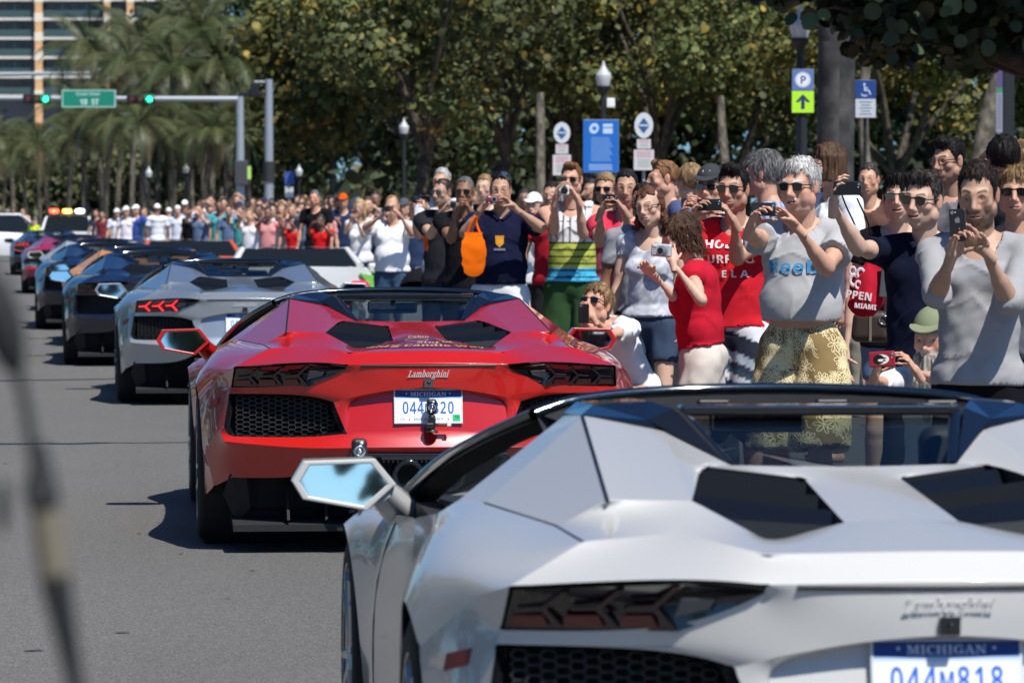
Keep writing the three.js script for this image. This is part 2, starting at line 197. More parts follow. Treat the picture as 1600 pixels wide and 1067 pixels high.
// the near overhanging branch, leaf by leaf; its shade is put into the leaf colours
{
  const c = at(1420, 20, 44), o = thing('overhanging_tree', 'tree with big round leaves, shade put into their colour, hanging over the top right', 'tree', V(at(1700, 338, 44).x, .06, c.z), 0);
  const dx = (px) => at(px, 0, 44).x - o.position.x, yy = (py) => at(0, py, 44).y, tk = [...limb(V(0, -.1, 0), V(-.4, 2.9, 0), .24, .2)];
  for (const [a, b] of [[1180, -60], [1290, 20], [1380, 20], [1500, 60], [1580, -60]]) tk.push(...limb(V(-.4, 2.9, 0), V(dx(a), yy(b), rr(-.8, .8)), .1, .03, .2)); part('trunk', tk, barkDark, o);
  const cl = []; for (let i = 0; i < 120; i++) { const px = i % 9 ? rr(1285, 1720) : rr(1170, 1290), lim = px < 1280 ? 10 : px < 1350 ? 80 : 105, t = i / 120; cl.push([dx(px), yy(t < .5 ? rr(-110, lim - 30) : rr(-330, -75)), t < .5 ? rr(-1.3, 1.0) : rr(-.2, 2.6), t < .5 ? rr(.30, .5) : rr(.45, .7), rr(.7, 1.2)]); }  // later clumps sit unseen above the view, added to shade the leaves below
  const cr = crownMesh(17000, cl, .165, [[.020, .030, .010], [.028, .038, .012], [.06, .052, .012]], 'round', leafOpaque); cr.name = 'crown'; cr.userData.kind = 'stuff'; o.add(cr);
  const big = std(lin(.10, .15, .055), .6), big2 = std(lin(.035, .05, .016), .7); const lf = LEAF.round;  // same leaf twice: a sunlit and a shaded tone put into the colour
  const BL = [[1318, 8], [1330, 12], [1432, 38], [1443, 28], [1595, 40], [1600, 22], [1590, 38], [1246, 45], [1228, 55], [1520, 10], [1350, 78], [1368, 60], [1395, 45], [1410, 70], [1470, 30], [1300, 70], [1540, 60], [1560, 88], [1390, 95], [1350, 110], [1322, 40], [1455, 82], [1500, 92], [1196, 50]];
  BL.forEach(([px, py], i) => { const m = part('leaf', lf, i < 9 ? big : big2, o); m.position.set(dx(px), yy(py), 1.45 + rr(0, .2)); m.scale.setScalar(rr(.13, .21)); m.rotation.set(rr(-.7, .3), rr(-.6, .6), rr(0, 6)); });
}
// big trunk; the blue-grey of the tree shade is put into its colour
{ const p = at(1304, 338, 56), o = thing('grey_palm', 'massive straight trunk, blue-grey shade put into its colour, behind the long-haired onlooker', 'tree trunk', V(p.x, .06, p.z));
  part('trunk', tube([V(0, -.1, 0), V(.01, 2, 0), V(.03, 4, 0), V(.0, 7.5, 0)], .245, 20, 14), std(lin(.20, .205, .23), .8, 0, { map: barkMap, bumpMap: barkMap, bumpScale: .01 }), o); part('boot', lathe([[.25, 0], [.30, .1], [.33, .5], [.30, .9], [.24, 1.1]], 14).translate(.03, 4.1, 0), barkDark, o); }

// ---------- far hotel with orange columns ----------
{ const d = 720, s = F / d, p = at(40, 338, d), o = thing('hotel_block', 'tall balconied hotel with orange columns, top left', 'building', V(p.x, 0, p.z), -YAW), W = 36, top = 62;
  const X = (px) => (px - 40) / s, Y = (py) => 1.5 + (338 - py) / s, conc = std(lin(.62, .60, .57), .8), glassM = phys(lin(.03, .045, .055), .1, { specularIntensity: .8 });
  part('facade', box(W, top, 20, 6, top / 2, -12), std(lin(.10, .12, .14), .6), o);
  for (let i = 0; i < 19; i++) { const y = Y(150 - 30 * i); if (y > top) break; part('balcony_slab', box(W, .42, 2.2, 6, y, -1.2), conc, o); part('railing_glass', box(W, 1.1, .08, 6, y + .9, -.2), phys(lin(.05, .085, .085), .25), o); }
  for (const [px, w] of [[61, 1.15], [168, .95], [204, 1.05], [-60, 1], [-20, 1]]) { part('column', box(w, top, 1.2, X(px), top / 2, .4), std(lin(.70, .40, .20), .8), o); for (let i = 0; i < 19; i++) part('column_band', box(w * 1.15, 1.5, 1.3, X(px), Y(150 - 30 * i) + .2, .42), std(lin(.75, .68, .55), .8), o); }
  for (let i = 0; i < 11; i++) { const y = Y(150 - 30 * i); for (let k = 0; k < 9; k++) { const x = -10 + k * 4; const w = part('window', box(2.6, 2.1, .3, x, y + 1.5, -1.85), glassM, o); part('pane', box(.12, 2.0, .34, x, y + 1.5, -1.83), std(lin(.3, .3, .3), .5), w); } }
  part('podium', box(W, 8, 6, 6, 4, 2), std(lin(.4, .38, .35), .8), o);
}

// unseen leafy trees added across the street and behind, for paintwork and mirrors to reflect
{ const cl = []; for (let i = 0; i < 300; i++) { const back = i < 130; cl.push(back ? [rr(-16, 16), rr(.6, 8.5), rr(16, 24), rr(.9, 1.7), rr(.7, 1.3)] : [rr(-15, -11.8), rr(.6, 8), rr(16, -75), rr(.9, 1.6), rr(.7, 1.3)]); } const m = crownMesh(24000, cl, .42, DGREENS, 'round', leafOpaque); m.name = 'reflection_trees'; m.userData = { kind: 'stuff', label: 'added leafy trees out of view, mirrored in the paintwork', category: 'trees' }; scene.add(m); }
// ---------- the wedge roadsters: one cage, subdivided with semi-sharp creases; x outwards, y up, q metres forward of the rear end ----------
const CV = {
  A: [.854, .832, .20], B1: [.513, .862, .035], B2: [.359, .845, .03], BC: [0, .857, -.015], g2E: [.689, .908, .364], cV: [.485, .920, .405], cW: [.344, .8965, .14], cC: [0, .907, .08],
  vB: [.298, .901, .401], vO: [.426, .970, .662], vT: [.332, 1.011, 1.222], vTR: [.108, .985, 1.159], vR: [.122, .931, .533], sC0: [0, .940, .53], sC1: [0, .995, 1.16], wC: [0, 1.003, 1.25], P4: [.258, 1.009, 1.27],
  P2: [.377, 1.073, 1.55], g1T: [.554, 1.105, 1.654], g1B: [.607, .973, .648], g2M: [.705, .912, .75], E0: [.842, .905, 1.7], E1: [.80, .915, 1.45], ET: [.562, 1.092, 1.97],
  H1: [.878, .850, .45], H2: [.900, .874, .75], H3: [.915, .890, 1.2], H4: [.895, .880, 1.62], D1: [.919, .777, .5], U1: [.945, .81, .66], U2: [.985, .80, .88], U3: [.992, .80, 1.18], U4: [.962, .79, 1.5],
  tO: [.866, .737, .276], hT: [.874, .708, .278], C1: [.899, .56, .24], C2: [.915, .552, .28], M1: [.955, .64, .5], K1: [.981, .446, .45], K2: [.94, .284, .45],
  L0: [.975, .235, .602], L1: [.99, .49, .609], L2: [1.0, .658, .726], L3: [1.015, .744, .911], L4: [1.014, .726, 1.115], L5: [1.0, .609, 1.283], L6: [.985, .424, 1.369], L7: [.975, .2, 1.372],
  T2: [.895, .815, 2.4], T3: [.90, .775, 3.1], N1: [.955, .60, 1.8], N2: [.945, .58, 2.5], N3: [.975, .60, 3.13], Q1: [.94, .2, 1.8], Q2: [.93, .2, 2.5], Q3: [.97, .2, 3.13],
  G0: [.97, .2, 3.30], G1: [.99, .47, 3.318], G2: [1.003, .635, 3.433], G3: [1.014, .72, 3.613], G4: [1.01, .702, 3.81], G5: [.99, .587, 3.97], G6: [.975, .407, 4.058], G7: [.96, .2, 4.06],
  R1: [.962, .79, 3.25], R2: [.95, .80, 3.68], R3: [.90, .72, 4.2], R4: [.80, .60, 4.55], X1: [.93, .5, 4.4], X2: [.9, .2, 4.4], Y1: [.62, .45, 4.70], Y0: [0, .46, 4.76], Z1: [.62, .15, 4.70], Z0: [0, .15, 4.76],
  J1: [.80, .795, 3.3], J0: [0, .84, 3.5], J2: [.6, .74, 4.1], J3: [0, .77, 4.1],
  tI: [.362, .826, .05], Lg: [.526, .743, .10], hTR: [.530, .714, .115], hR: [.418, .678, .087], hBR: [.361, .540, .046], hB: [.533, .517, .10], hBL: [.879, .521, .227],
  r1: [.35, .695, .05], r2: [.19, .730, .02], rC: [0, .748, .0], m0: [0, .80, -.004], m1: [.22, .79, .012], m2: [.348, .765, .052], p1: [.2, .55, .02], r1i: [.346, .690, .085], r2i: [.19, .724, .058], rCi: [0, .742, .05], pC: [0, .552, .015],
  e0: [0, .480, -.03], e1: [.36, .480, -.01], e2: [.533, .474, .045], e3: [.905, .50, .21], d0: [0, .447, .0], d1: [.35, .447, .015], b2: [.50, .335, .12], b3: [.86, .334, .28],
};
const CF = ('a A g2E cV B1|a B1 cV cW B2|a B2 cW cC BC|b g2M g2E cV vO g1B|r g1B vO P2 g1T|c vO vT P4 P2|d cV cW vB vO|d cW cC sC0 vR|d cW vR vB|e vR sC0 sC1 vTR|e vTR sC1 wC P4|e vT vTR P4|' +
  'f E1 g2M g1B g1T|g E0 E1 g1T ET|h A H1 g2E|h H1 H2 g2M g2E|h H2 H3 E1 g2M|h H3 H4 E0 E1|h A D1 U1 H1|h H1 U1 U2 H2|h H2 U2 U3 H3|h H3 U3 U4 H4|h D1 L2 U1|h U1 L2 L3 U2|h U2 L3 L4 U3|h U3 L4 L5 U4|' +
  'i A tO D1|i tO hT M1 D1|i D1 M1 L1 L2|i hT C1 C2 M1|i M1 C2 K1 L1|i K1 K2 L0 L1|h U4 L5 L6 N1|h H4 U4 N1 T2|j N1 N2 T2|j L6 L7 Q1 N1|j N1 Q1 Q2 N2|j T2 N2 N3 T3|j N2 Q2 Q3 N3|k N3 Q3 G0 G1|k T3 N3 G1 G2 R1|k R1 G2 G3 R2|k R2 G3 G4 R3|k R3 G4 G5 X1 R4|k G5 G6 G7 X2 X1|' +
  'l R4 X1 Y1|l X1 X2 Z1 Y1|l Y1 Z1 Z0 Y0|k T3 R1 J1|k J1 R1 R2 J2|k R2 R3 R4 J2|k J1 J2 J3 J0|k J2 R4 Y1|k J2 Y1 Y0 J3|' +
  'm B2 BC m0 m1|m tI B2 m1 m2|m m1 m0 rC r2|m m2 m1 r2 r1|m Lg tI m2 r1|m Lg r1 hR hTR|m tO Lg hTR hT|n r1 r2 r2i r1i|n r2 rC rCi r2i|o r2i rCi pC p1|o r1i r2i p1 hBR|n r1 r1i hBR hR|p pC p1 hBR e1 e0|p hBR hB e2 e1|p hB hBL e3 e2|p hBL C1 C2 e3|q e0 e1 d1 d0|q e1 e2 b2 d1|q e2 e3 b3 b2|q e3 C2 K1 K2 b3').split('|').map((s) => s.split(' '));
function subdivide(VX, FACES, levels, sharp, tracked = []) {
  const P = [], id = {}, get = (n, m) => { const v = VX[n], k = v[0] === 0 ? n : n + (m ? '-' : '+'); if (!(k in id)) { id[k] = P.length; P.push(V((m ? 1 : -1) * v[0], v[1], -v[2])); } return id[k]; };
  let faces = [];
  for (const f of FACES) for (const m of [0, 1]) { const l = f.slice(1).map((n) => get(n, m)); faces.push({ g: f[0], v: m ? l.reverse() : l }); }
  const ek = (a, b) => (a < b ? a * 100000 + b : b * 100000 + a);
  {  // consistent winding
    const by = new Map(); faces.forEach((f, i) => f.v.forEach((a, k) => { const e = ek(a, f.v[(k + 1) % f.v.length]); if (!by.has(e)) by.set(e, []); by.get(e).push(i); }));
    const done = new Set();
    for (let s = 0; s < faces.length; s++) { if (done.has(s)) continue; done.add(s); const q = [s], comp = [s];
      while (q.length) { const i = q.pop(), f = faces[i]; f.v.forEach((a, k) => { const b = f.v[(k + 1) % f.v.length]; for (const j of by.get(ek(a, b))) if (!done.has(j)) { const g = faces[j].v, ia = g.indexOf(a); if (g[(ia + 1) % g.length] === b) g.reverse(); done.add(j); q.push(j); comp.push(j); } }); }
      let vol = 0; const c = V(0, .5, -2.3); for (const i of comp) { const v = faces[i].v; for (let k = 1; k + 1 < v.length; k++) { const a = P[v[0]].clone().sub(c), b = P[v[k]].clone().sub(c), d = P[v[k + 1]].clone().sub(c); vol += a.dot(b.cross(d)); } }
      if (vol < 0) for (const i of comp) faces[i].v.reverse(); }
  }
  let pts = P, sharpness = new Map();
  { const by = new Map(); faces.forEach((f) => f.v.forEach((a, k) => { const e = ek(a, f.v[(k + 1) % f.v.length]); if (!by.has(e)) by.set(e, []); by.get(e).push(f.g); })); for (const [e, g] of by) sharpness.set(e, g.length < 2 ? 99 : g[0] !== g[1] ? sharp : 0); }
  let tr = tracked.map((l) => [0, 1].map((m) => l.map((n) => get(n, m)))).flat();
  for (let L = 0; L < levels; L++) {
    const n = pts.length, np = pts.map((p) => p.clone()), E = new Map(), vE = Array.from({ length: n }, () => []), vF = Array.from({ length: n }, () => []);
    const fp = faces.map((f, i) => { const c = V(0, 0, 0); f.v.forEach((a, k) => { c.add(pts[a]); vF[a].push(i); const b = f.v[(k + 1) % f.v.length], e = ek(a, b); let r = E.get(e); if (!r) { r = { a, b, f: [], s: sharpness.get(e) || 0 }; E.set(e, r); vE[a].push(r); vE[b].push(r); } r.f.push(i); }); return c.multiplyScalar(1 / f.v.length); });
    const fi = fp.map((c) => np.push(c) - 1), ns = new Map();
    for (const r of E.values()) {
      const mid = pts[r.a].clone().add(pts[r.b]).multiplyScalar(.5);
      if (r.f.length === 2 && r.s < 1) { const sm = pts[r.a].clone().add(pts[r.b]).add(fp[r.f[0]]).add(fp[r.f[1]]).multiplyScalar(.25); mid.lerp(sm, 1 - r.s); }
      r.i = np.push(mid) - 1;
      const s = r.s > 50 ? 99 : Math.max(0, r.s - 1); ns.set(ek(r.a, r.i), s); ns.set(ek(r.i, r.b), s);
    }
    for (let v = 0; v < n; v++) {
      const se = vE[v].filter((r) => r.s > 0), k = vE[v].length; if (!k) continue;
      const smooth = () => { const q = V(0, 0, 0), m = V(0, 0, 0); vF[v].forEach((i) => q.add(fp[i])); vE[v].forEach((r) => m.add(pts[r.a]).add(pts[r.b])); q.multiplyScalar(1 / vF[v].length); m.multiplyScalar(.5 / k); return q.add(m.multiplyScalar(2)).add(pts[v].clone().multiplyScalar(k - 3)).multiplyScalar(1 / k); };
      if (se.length < 2) { np[v].copy(smooth()); continue; }
      const crease = () => { const o = se.map((r) => pts[r.a === v ? r.b : r.a]); return pts[v].clone().multiplyScalar(.75).add(o[0].clone().add(o[1]).multiplyScalar(.125)); };
      if (se.length === 2) { const o = se.map((r) => pts[r.a === v ? r.b : r.a].clone().sub(pts[v]).normalize()); if (o[0].dot(o[1]) > -.78) continue; const s = Math.min(1, (se[0].s + se[1].s) / 2); np[v].copy(s >= 1 ? crease() : smooth().lerp(crease(), s)); }
    }
    const nf = [];
    faces.forEach((f, i) => f.v.forEach((a, k) => { const l = f.v.length, e1 = E.get(ek(a, f.v[(k + 1) % l])), e0 = E.get(ek(f.v[(k + l - 1) % l], a)); nf.push({ g: f.g, v: [a, e1.i, fi[i], e0.i] }); }));
    tr = tr.map((l) => { const o = [l[0]]; for (let i = 1; i < l.length; i++) o.push(E.get(ek(l[i - 1], l[i])).i, l[i]); return o; });
    faces = nf; pts = np; sharpness = ns;
  }
  // creases keep a rounded 5 mm edge: every smooth group is inset and bridged
  const pos = [], nor = [], key = new Map(), gv = [], bev = .0045;
  const fn = faces.map((f) => { const [a, b, c, d] = f.v.map((i) => pts[i]); return c.clone().sub(a).cross(d.clone().sub(b)); });
  const at2 = (v, g) => { const k = v + g; if (!key.has(k)) { key.set(k, gv.length); gv.push({ v, g, n: V(0, 0, 0), c: V(0, 0, 0), k: 0 }); } return gv[key.get(k)]; };
  faces.forEach((f, i) => { const c = V(0, 0, 0); f.v.forEach((v) => c.addScaledVector(pts[v], .25)); f.v.forEach((v) => { const r = at2(v, f.g); r.n.add(fn[i]); r.c.add(c); r.k++; }); });
  const groups = new Map(); for (const r of gv) { if (!groups.has(r.v)) groups.set(r.v, []); groups.get(r.v).push(r); }
  for (const r of gv) { r.n.normalize(); r.p = pts[r.v].clone(); if (groups.get(r.v).length > 1) { const d = r.c.multiplyScalar(1 / r.k).sub(r.p); d.addScaledVector(r.n, -d.dot(r.n)); const l = d.length(); if (l > 1e-6) r.p.addScaledVector(d, Math.min(bev * 1.2, l * .6) / l); } }
  const vtx = (r, n) => { pos.push(r.p.x, r.p.y, r.p.z); const m = n || r.n; nor.push(m.x, m.y, m.z); }, quad = (a, b, c, d) => { for (const r of [a, b, c, a, c, d]) vtx(r); };
  const ed = new Map();
  for (const f of faces) { const r = f.v.map((v) => at2(v, f.g)); quad(...r); f.v.forEach((a, k) => { const b = f.v[(k + 1) % 4], e = ek(a, b), o = ed.get(e); if (!o) ed.set(e, { g: f.g, a, b }); else if (o.g !== f.g) { o.h = f.g; } }); }
  for (const o of ed.values()) if (o.h) {
    const ag = at2(o.a, o.g), bg = at2(o.b, o.g), ah = at2(o.a, o.h), bh = at2(o.b, o.h); quad(bg, ag, ah, bh);
    for (const v of [o.a, o.b]) { const l = groups.get(v); if (l.length > 2) { const c = { p: V(0, 0, 0), n: V(0, 0, 0) }; l.forEach((r) => { c.p.addScaledVector(r.p, 1 / l.length); c.n.add(r.n); }); c.n.normalize(); const q = v === o.a ? [at2(v, o.h), at2(v, o.g), c] : [at2(v, o.g), at2(v, o.h), c]; q.forEach((r) => vtx(r)); } }
  }
  const g = new THREE.BufferGeometry(); g.setAttribute('position', new THREE.BufferAttribute(new Float32Array(pos), 3)); g.setAttribute('normal', new THREE.BufferAttribute(new Float32Array(nor), 3));
  return { geo: g, lines: tr.map((l) => l.map((i) => pts[i])) };
}
const cv = (n, s = 1) => V(-s * CV[n][0], CV[n][1], -CV[n][2]), cp = (x, y, q) => V(x, y, -q);
function poly(pts, thick = 0, dir = null) {   // a (nearly flat) polygon with thickness along its normal
  const n = V(0, 0, 0); for (let i = 0; i < pts.length; i++) { const a = pts[i], b = pts[(i + 1) % pts.length]; n.x += (a.y - b.y) * (a.z + b.z); n.y += (a.z - b.z) * (a.x + b.x); n.z += (a.x - b.x) * (a.y + b.y); } n.normalize();
  if (dir && n.dot(dir) < 0) { n.negate(); pts = pts.slice().reverse(); }
  const pos = [], c = pts.reduce((s, p) => s.add(p), V(0, 0, 0)).multiplyScalar(1 / pts.length), tri = (a, b, d) => pos.push(a.x, a.y, a.z, b.x, b.y, b.z, d.x, d.y, d.z), lo = pts.map((p) => p.clone().addScaledVector(n, -thick)), cl = c.clone().addScaledVector(n, -thick);
  pts.forEach((p, i) => { const j = (i + 1) % pts.length; tri(c, p, pts[j]); if (thick) { tri(cl, lo[j], lo[i]); tri(p, lo[i], lo[j]); tri(p, lo[j], pts[j]); } });
  const g = new THREE.BufferGeometry(); g.setAttribute('position', new THREE.BufferAttribute(new Float32Array(pos), 3)); g.computeVertexNormals(); return g;
}
const BODY = subdivide(CV, CF, 3, 99, [['g1T', 'g1B'], ['E1', 'g2M', 'g2E']]);
const font = await new (await import('three/addons/loaders/FontLoader.js')).FontLoader().loadAsync('fonts/droid/droid_serif_bold.typeface.json');
const fontSans = await new (await import('three/addons/loaders/FontLoader.js')).FontLoader().loadAsync('fonts/droid/droid_sans_bold.typeface.json');
const { TextGeometry } = await import('three/addons/geometries/TextGeometry.js');
function lettering(t, h, d, f = fontSans, w = 0) { const g = new TextGeometry(t, { font: f, size: h, depth: d, curveSegments: 4, bevelEnabled: false }); g.computeBoundingBox(); const b = g.boundingBox; g.translate(-(b.min.x + b.max.x) / 2, 0, 0); if (w) g.scale(w / (b.max.x - b.min.x), 1, 1); return g; }
// where a ray along one axis meets the finished body, so that lamps, badges and seams sit on it
function snap(p, d) {
  const a = BODY.geo.attributes.position.array, r = new THREE.Ray(p, d), A = V(0, 0, 0), B = V(0, 0, 0), C = V(0, 0, 0), h = V(0, 0, 0); let best = null, bd = 1e9;
  const ax = Math.abs(d.x) > .5 ? [1, 2] : Math.abs(d.y) > .5 ? [0, 2] : [0, 1], pc = [p.x, p.y, p.z];
  for (let i = 0; i < a.length; i += 9) { let skip = false; for (const k of ax) { const u = a[i + k], v = a[i + 3 + k], w = a[i + 6 + k]; if ((u > pc[k] && v > pc[k] && w > pc[k]) || (u < pc[k] && v < pc[k] && w < pc[k])) { skip = true; break; } } if (skip) continue;
    A.fromArray(a, i); B.fromArray(a, i + 3); C.fromArray(a, i + 6); if (r.intersectTriangle(A, B, C, false, h)) { const t = h.distanceTo(p); if (t < bd) { bd = t; best = h.clone(); } } }
  return best;
}
const sideP = (s, y, q, o = .003) => { const h = snap(V(-s * 3, y, -q), V(s, 0, 0)); return V((h ? h.x : -s * .95) - s * o, y, -q); };
const rearP = (x, y, o = 0) => { const h = snap(V(x, y, 3), V(0, 0, -1)); return V(x, y, (h ? h.z : 0) + o); };
function flipX(g) { g = (g.index ? g.toNonIndexed() : g.clone()).scale(-1, 1, 1); for (const k of Object.keys(g.attributes)) { const a = g.attributes[k], n = a.itemSize; for (let i = 0; i < a.count; i += 3) for (let c = 0; c < n; c++) { const t = a.array[(i + 1) * n + c]; a.array[(i + 1) * n + c] = a.array[(i + 2) * n + c]; a.array[(i + 2) * n + c] = t; } } return g; }
const CAR = {};
{
  const up = V(0, 1, 0), back = V(0, 0, 1), S = [1, -1];
  CAR.gap = merge(BODY.lines.flatMap((l) => polytube(l.map((p) => p.clone().add(V(0, -.0024, 0))), .0046, 6)));
  // engine louvres in the two hexagonal openings
  CAR.well = merge(S.map((s) => poly(['vO', 'vT', 'vTR', 'vR', 'vB'].map((n) => cv(n, s).add(V(0, -.10, 0))), 0, up)).concat(S.flatMap((s) => ['vO', 'vT', 'vTR', 'vR', 'vB'].map((n, i, l) => { const a = cv(n, s), b = cv(l[(i + 1) % 5], s); return poly([a, b, b.clone().add(V(0, -.1, 0)), a.clone().add(V(0, -.1, 0))]); }))));
  CAR.slats = S.map((s) => [[.04, .20], [.32, .46], [.58, .71], [.82, .94]].map(([t0, t1]) => {
    const left = (t) => (t < .35 ? cv('vB', s).lerp(cv('vO', s), t / .35) : cv('vO', s).lerp(cv('vT', s), (t - .35) / .65)), right = (t) => (t < .25 ? cv('vB', s).lerp(cv('vR', s), .35 + t * 2.6) : cv('vR', s).lerp(cv('vTR', s), (t - .25) / .75));
    const a = left(t0), b = right(t0), c = right(t1), d = left(t1); a.y -= .080; b.y -= .080; c.y -= .002; d.y -= .002;
    return poly([a, b, c, d], .006, up);
  }));
  // black buttress panels, engine-window bar and posts
  CAR.sail = S.map((s) => merge([poly([cp(-s * .555, 1.107, 1.655), cp(-s * .513, 1.124, 1.80), cp(-s * .388, 1.134, 1.76), cp(-s * .345, 1.122, 1.62), cp(-s * .262, 1.012, 1.275), cp(-s * .378, 1.076, 1.552)], .02, up),
    poly([cp(-s * .555, 1.107, 1.655), cp(-s * .513, 1.124, 1.80), cp(-s * .53, 1.121, 2.02), cp(-s * .566, 1.096, 1.975)], .02, up), poly([cp(-s * .513, 1.124, 1.80), cp(-s * .388, 1.134, 1.76), cp(-s * .40, 1.13, 2.0), cp(-s * .53, 1.121, 2.02)], .02, up)]));
  CAR.bar = merge([rbox(.66, .026, .07, .008, 0, 1.117, -1.63), ...S.map((s) => rod(cp(s * .325, 1.108, 1.62), cp(s * .255, 1.0, 1.29), .016, .016, 6))]);
  CAR.rearGlass = poly([cp(-.31, 1.10, 1.60), cp(.31, 1.10, 1.60), cp(.25, 1.006, 1.285), cp(-.25, 1.006, 1.285)], 0);
  // windscreen header, pillars, glass
  const arc = (yo, q, w, n = 14) => Array.from({ length: n + 1 }, (_, i) => { const u = i / n * 2 - 1; return cp(u * w, 1.134 + yo - .03 * u * u - .028 * Math.pow(Math.abs(u), 8), q + .10 * (1 - u * u)); });
  const strip = (a, b) => { const pos = []; for (let i = 1; i < a.length; i++) { const q = [a[i - 1], b[i - 1], b[i], a[i - 1], b[i], a[i]]; for (const p of q) pos.push(p.x, p.y, p.z); } const g = new THREE.BufferGeometry(); g.setAttribute('position', new THREE.BufferAttribute(new Float32Array(pos), 3)); g.computeVertexNormals(); return g; };
  const cant = (s) => [cp(s * .60, 1.076, 2.36), cp(s * .70, 1.01, 2.62), cp(s * .80, .91, 3.02), cp(s * .885, .785, 3.38)];
  CAR.header = merge([tube(arc(0, 2.36, .60), .015, 8, 28), ...S.map((s) => tube(cant(s), .017, 8, 16))]);
  CAR.headerLiner = merge([strip(arc(-.004, 2.352, .595), arc(-.050, 2.35, .575)), ...S.map((s) => strip(cant(s).map((p) => p.clone().add(V(-s * .012, 0, .012))), cant(s).map((p) => p.clone().add(V(-s * .075, -.022, .03)))))]);
  CAR.clip = [-.43, -.15, .15, .43].map((x) => rbox(.085, .024, .02, .009, x, 1.101 - .02 * x * x, -2.345));
  CAR.windscreen = poly([cp(-.585, 1.095, 2.45), cp(-.3, 1.118, 2.5), cp(.3, 1.118, 2.5), cp(.585, 1.095, 2.45), cp(.86, .79, 3.38), cp(.4, .83, 3.48), cp(-.4, .83, 3.48), cp(-.86, .79, 3.38)], 0);
  CAR.innerMirror = merge([rbox(.25, .062, .03, .015, 0, 1.045, -2.62), rod(cp(0, 1.06, 2.6), cp(0, 1.11, 2.5), .012)]);
  CAR.innerGlass = rbox(.235, .048, .006, .0028, 0, 1.045, -2.6025);
  CAR.tub = merge([box(1.6, .3, 1.9, 0, .3, -2.5), box(1.2, .36, .05, 0, .76, -1.64), ...S.map((s) => box(.05, .45, 1.5, s * .82, .58, -2.4)), box(1.55, .18, .45, 0, .72, -3.12)]);
  CAR.seat = S.map((s) => merge([rbox(.46, .62, .16, .06, s * .38, .66, -1.85, -.28), rbox(.24, .17, .10, .04, s * .38, .99, -1.74, -.2)]));
  CAR.wheelRing = mv(new THREE.TorusGeometry(.17, .016, 8, 24), -.38, .83, -2.78, -.35);
  // hexagonal rear grilles
  const hexN = ['hTR', 'hR', 'hBR', 'hB', 'hBL', 'C1', 'hT'];
  CAR.grilleFrame = S.map((s) => merge(hexN.map((n, i, l) => { const a = cv(n, s), b = cv(l[(i + 1) % l.length], s), c = cv('hB', s).lerp(cv('hTR', s), .5).add(V(-s * .1, 0, 0)), inn = (p) => p.clone().lerp(c, .10).add(V(0, 0, -.035)), deep = (p) => p.clone().lerp(c, .14).add(V(0, 0, -.14)); const ia = inn(a), ib = inn(b); return merge([poly([a, b, ib, ia]), poly([ia, ib, deep(b), deep(a)])]); })));
  CAR.grilleBack = S.map((s) => poly(hexN.map((n) => cv(n, s).lerp(cv('hB', s).lerp(cv('hTR', s), .5).add(V(-s * .1, 0, 0)), .12).add(V(0, 0, -.15))), 0, back));
  const inside = (x, y, pl) => { let c = false; for (let i = 0, j = pl.length - 1; i < pl.length; j = i++) if ((pl[i].y > y) !== (pl[j].y > y) && x < (pl[j].x - pl[i].x) * (y - pl[i].y) / (pl[j].y - pl[i].y) + pl[i].x) c = !c; return c; };
  CAR.honeycomb = S.map((s) => {
    const c = cv('hB', s).lerp(cv('hTR', s), .5).add(V(-s * .1, 0, 0)), pl = hexN.map((n) => cv(n, s).lerp(c, .16)), l = [], w = .0185, h = .0105;
    const hexPts = (k) => [[-w * k, 0], [-w * .55 * k, h * k], [w * .55 * k, h * k], [w * k, 0], [w * .55 * k, -h * k], [-w * .55 * k, -h * k]];
    const sh = new THREE.Shape(hexPts(1.0).map((p) => new THREE.Vector2(...p))); sh.holes.push(new THREE.Path(hexPts(.78).reverse().map((p) => new THREE.Vector2(...p))));
    const cell = new THREE.ExtrudeGeometry(sh, { depth: .012, bevelEnabled: false });
    for (let i = 0; i < 24; i++) for (let j = 0; j < 14; j++) { const x = s * -(.37 + i * w * 1.55), y = .52 + (j + (i % 2) * .5) * h * 2; if (inside(x, y, pl)) l.push(cell.clone().translate(x, y, -(.10 + .32 * Math.max(0, Math.abs(x) - .45)) - .06)); }
    return merge(l);
  });
  // tail lamps
  const lampN = ['A', 'B1', 'tI', 'Lg', 'tO'], lamp = (s) => [cp(-s * .846, .822, .215), cp(-s * .515, .846, .05), cp(-s * .368, .826, .058), cp(-s * .375, .808, .062), cp(-s * .526, .747, .105), cp(-s * .858, .741, .276)];
  CAR.lampBack = S.map((s) => poly(lamp(s), .012, back));
  const on = (s, u, v, o = .004) => { const l = lamp(s), a = u < .7 ? l[0].clone().lerp(l[1], u / .7) : l[1].clone().lerp(l[2], (u - .7) / .3), b = u < .68 ? l[5].clone().lerp(l[4], u / .68) : l[4].clone().lerp(l[3], (u - .68) / .32); const r = b.lerp(a, v); r.z += o; return r; };
  CAR.chevron = S.map((s) => [.10, .32, .54].map((u0) => { const w = .028, q = (u, v) => on(s, u, v, .006); return merge([poly([q(u0 + .10, .9), q(u0 + .10 + w, .9), q(u0 + .02 + w, .5), q(u0 + .02, .5)], .006, back), poly([q(u0 + .02, .5), q(u0 + .02 + w, .5), q(u0 + .10 + w, .06), q(u0 + .10, .06)], .006, back), poly([q(u0 - .07, .54), q(u0 + .03, .56), q(u0 + .03, .46), q(u0 - .07, .46)], .006, back)]); }));
  CAR.reflector = S.map((s) => [[.02, .17], [.23, .39], [.45, .60]].map(([a, b]) => poly([on(s, a, .34, .003), on(s, b - .03, .34, .003), on(s, b, .07, .003), on(s, a, .07, .003)], .004, back)));
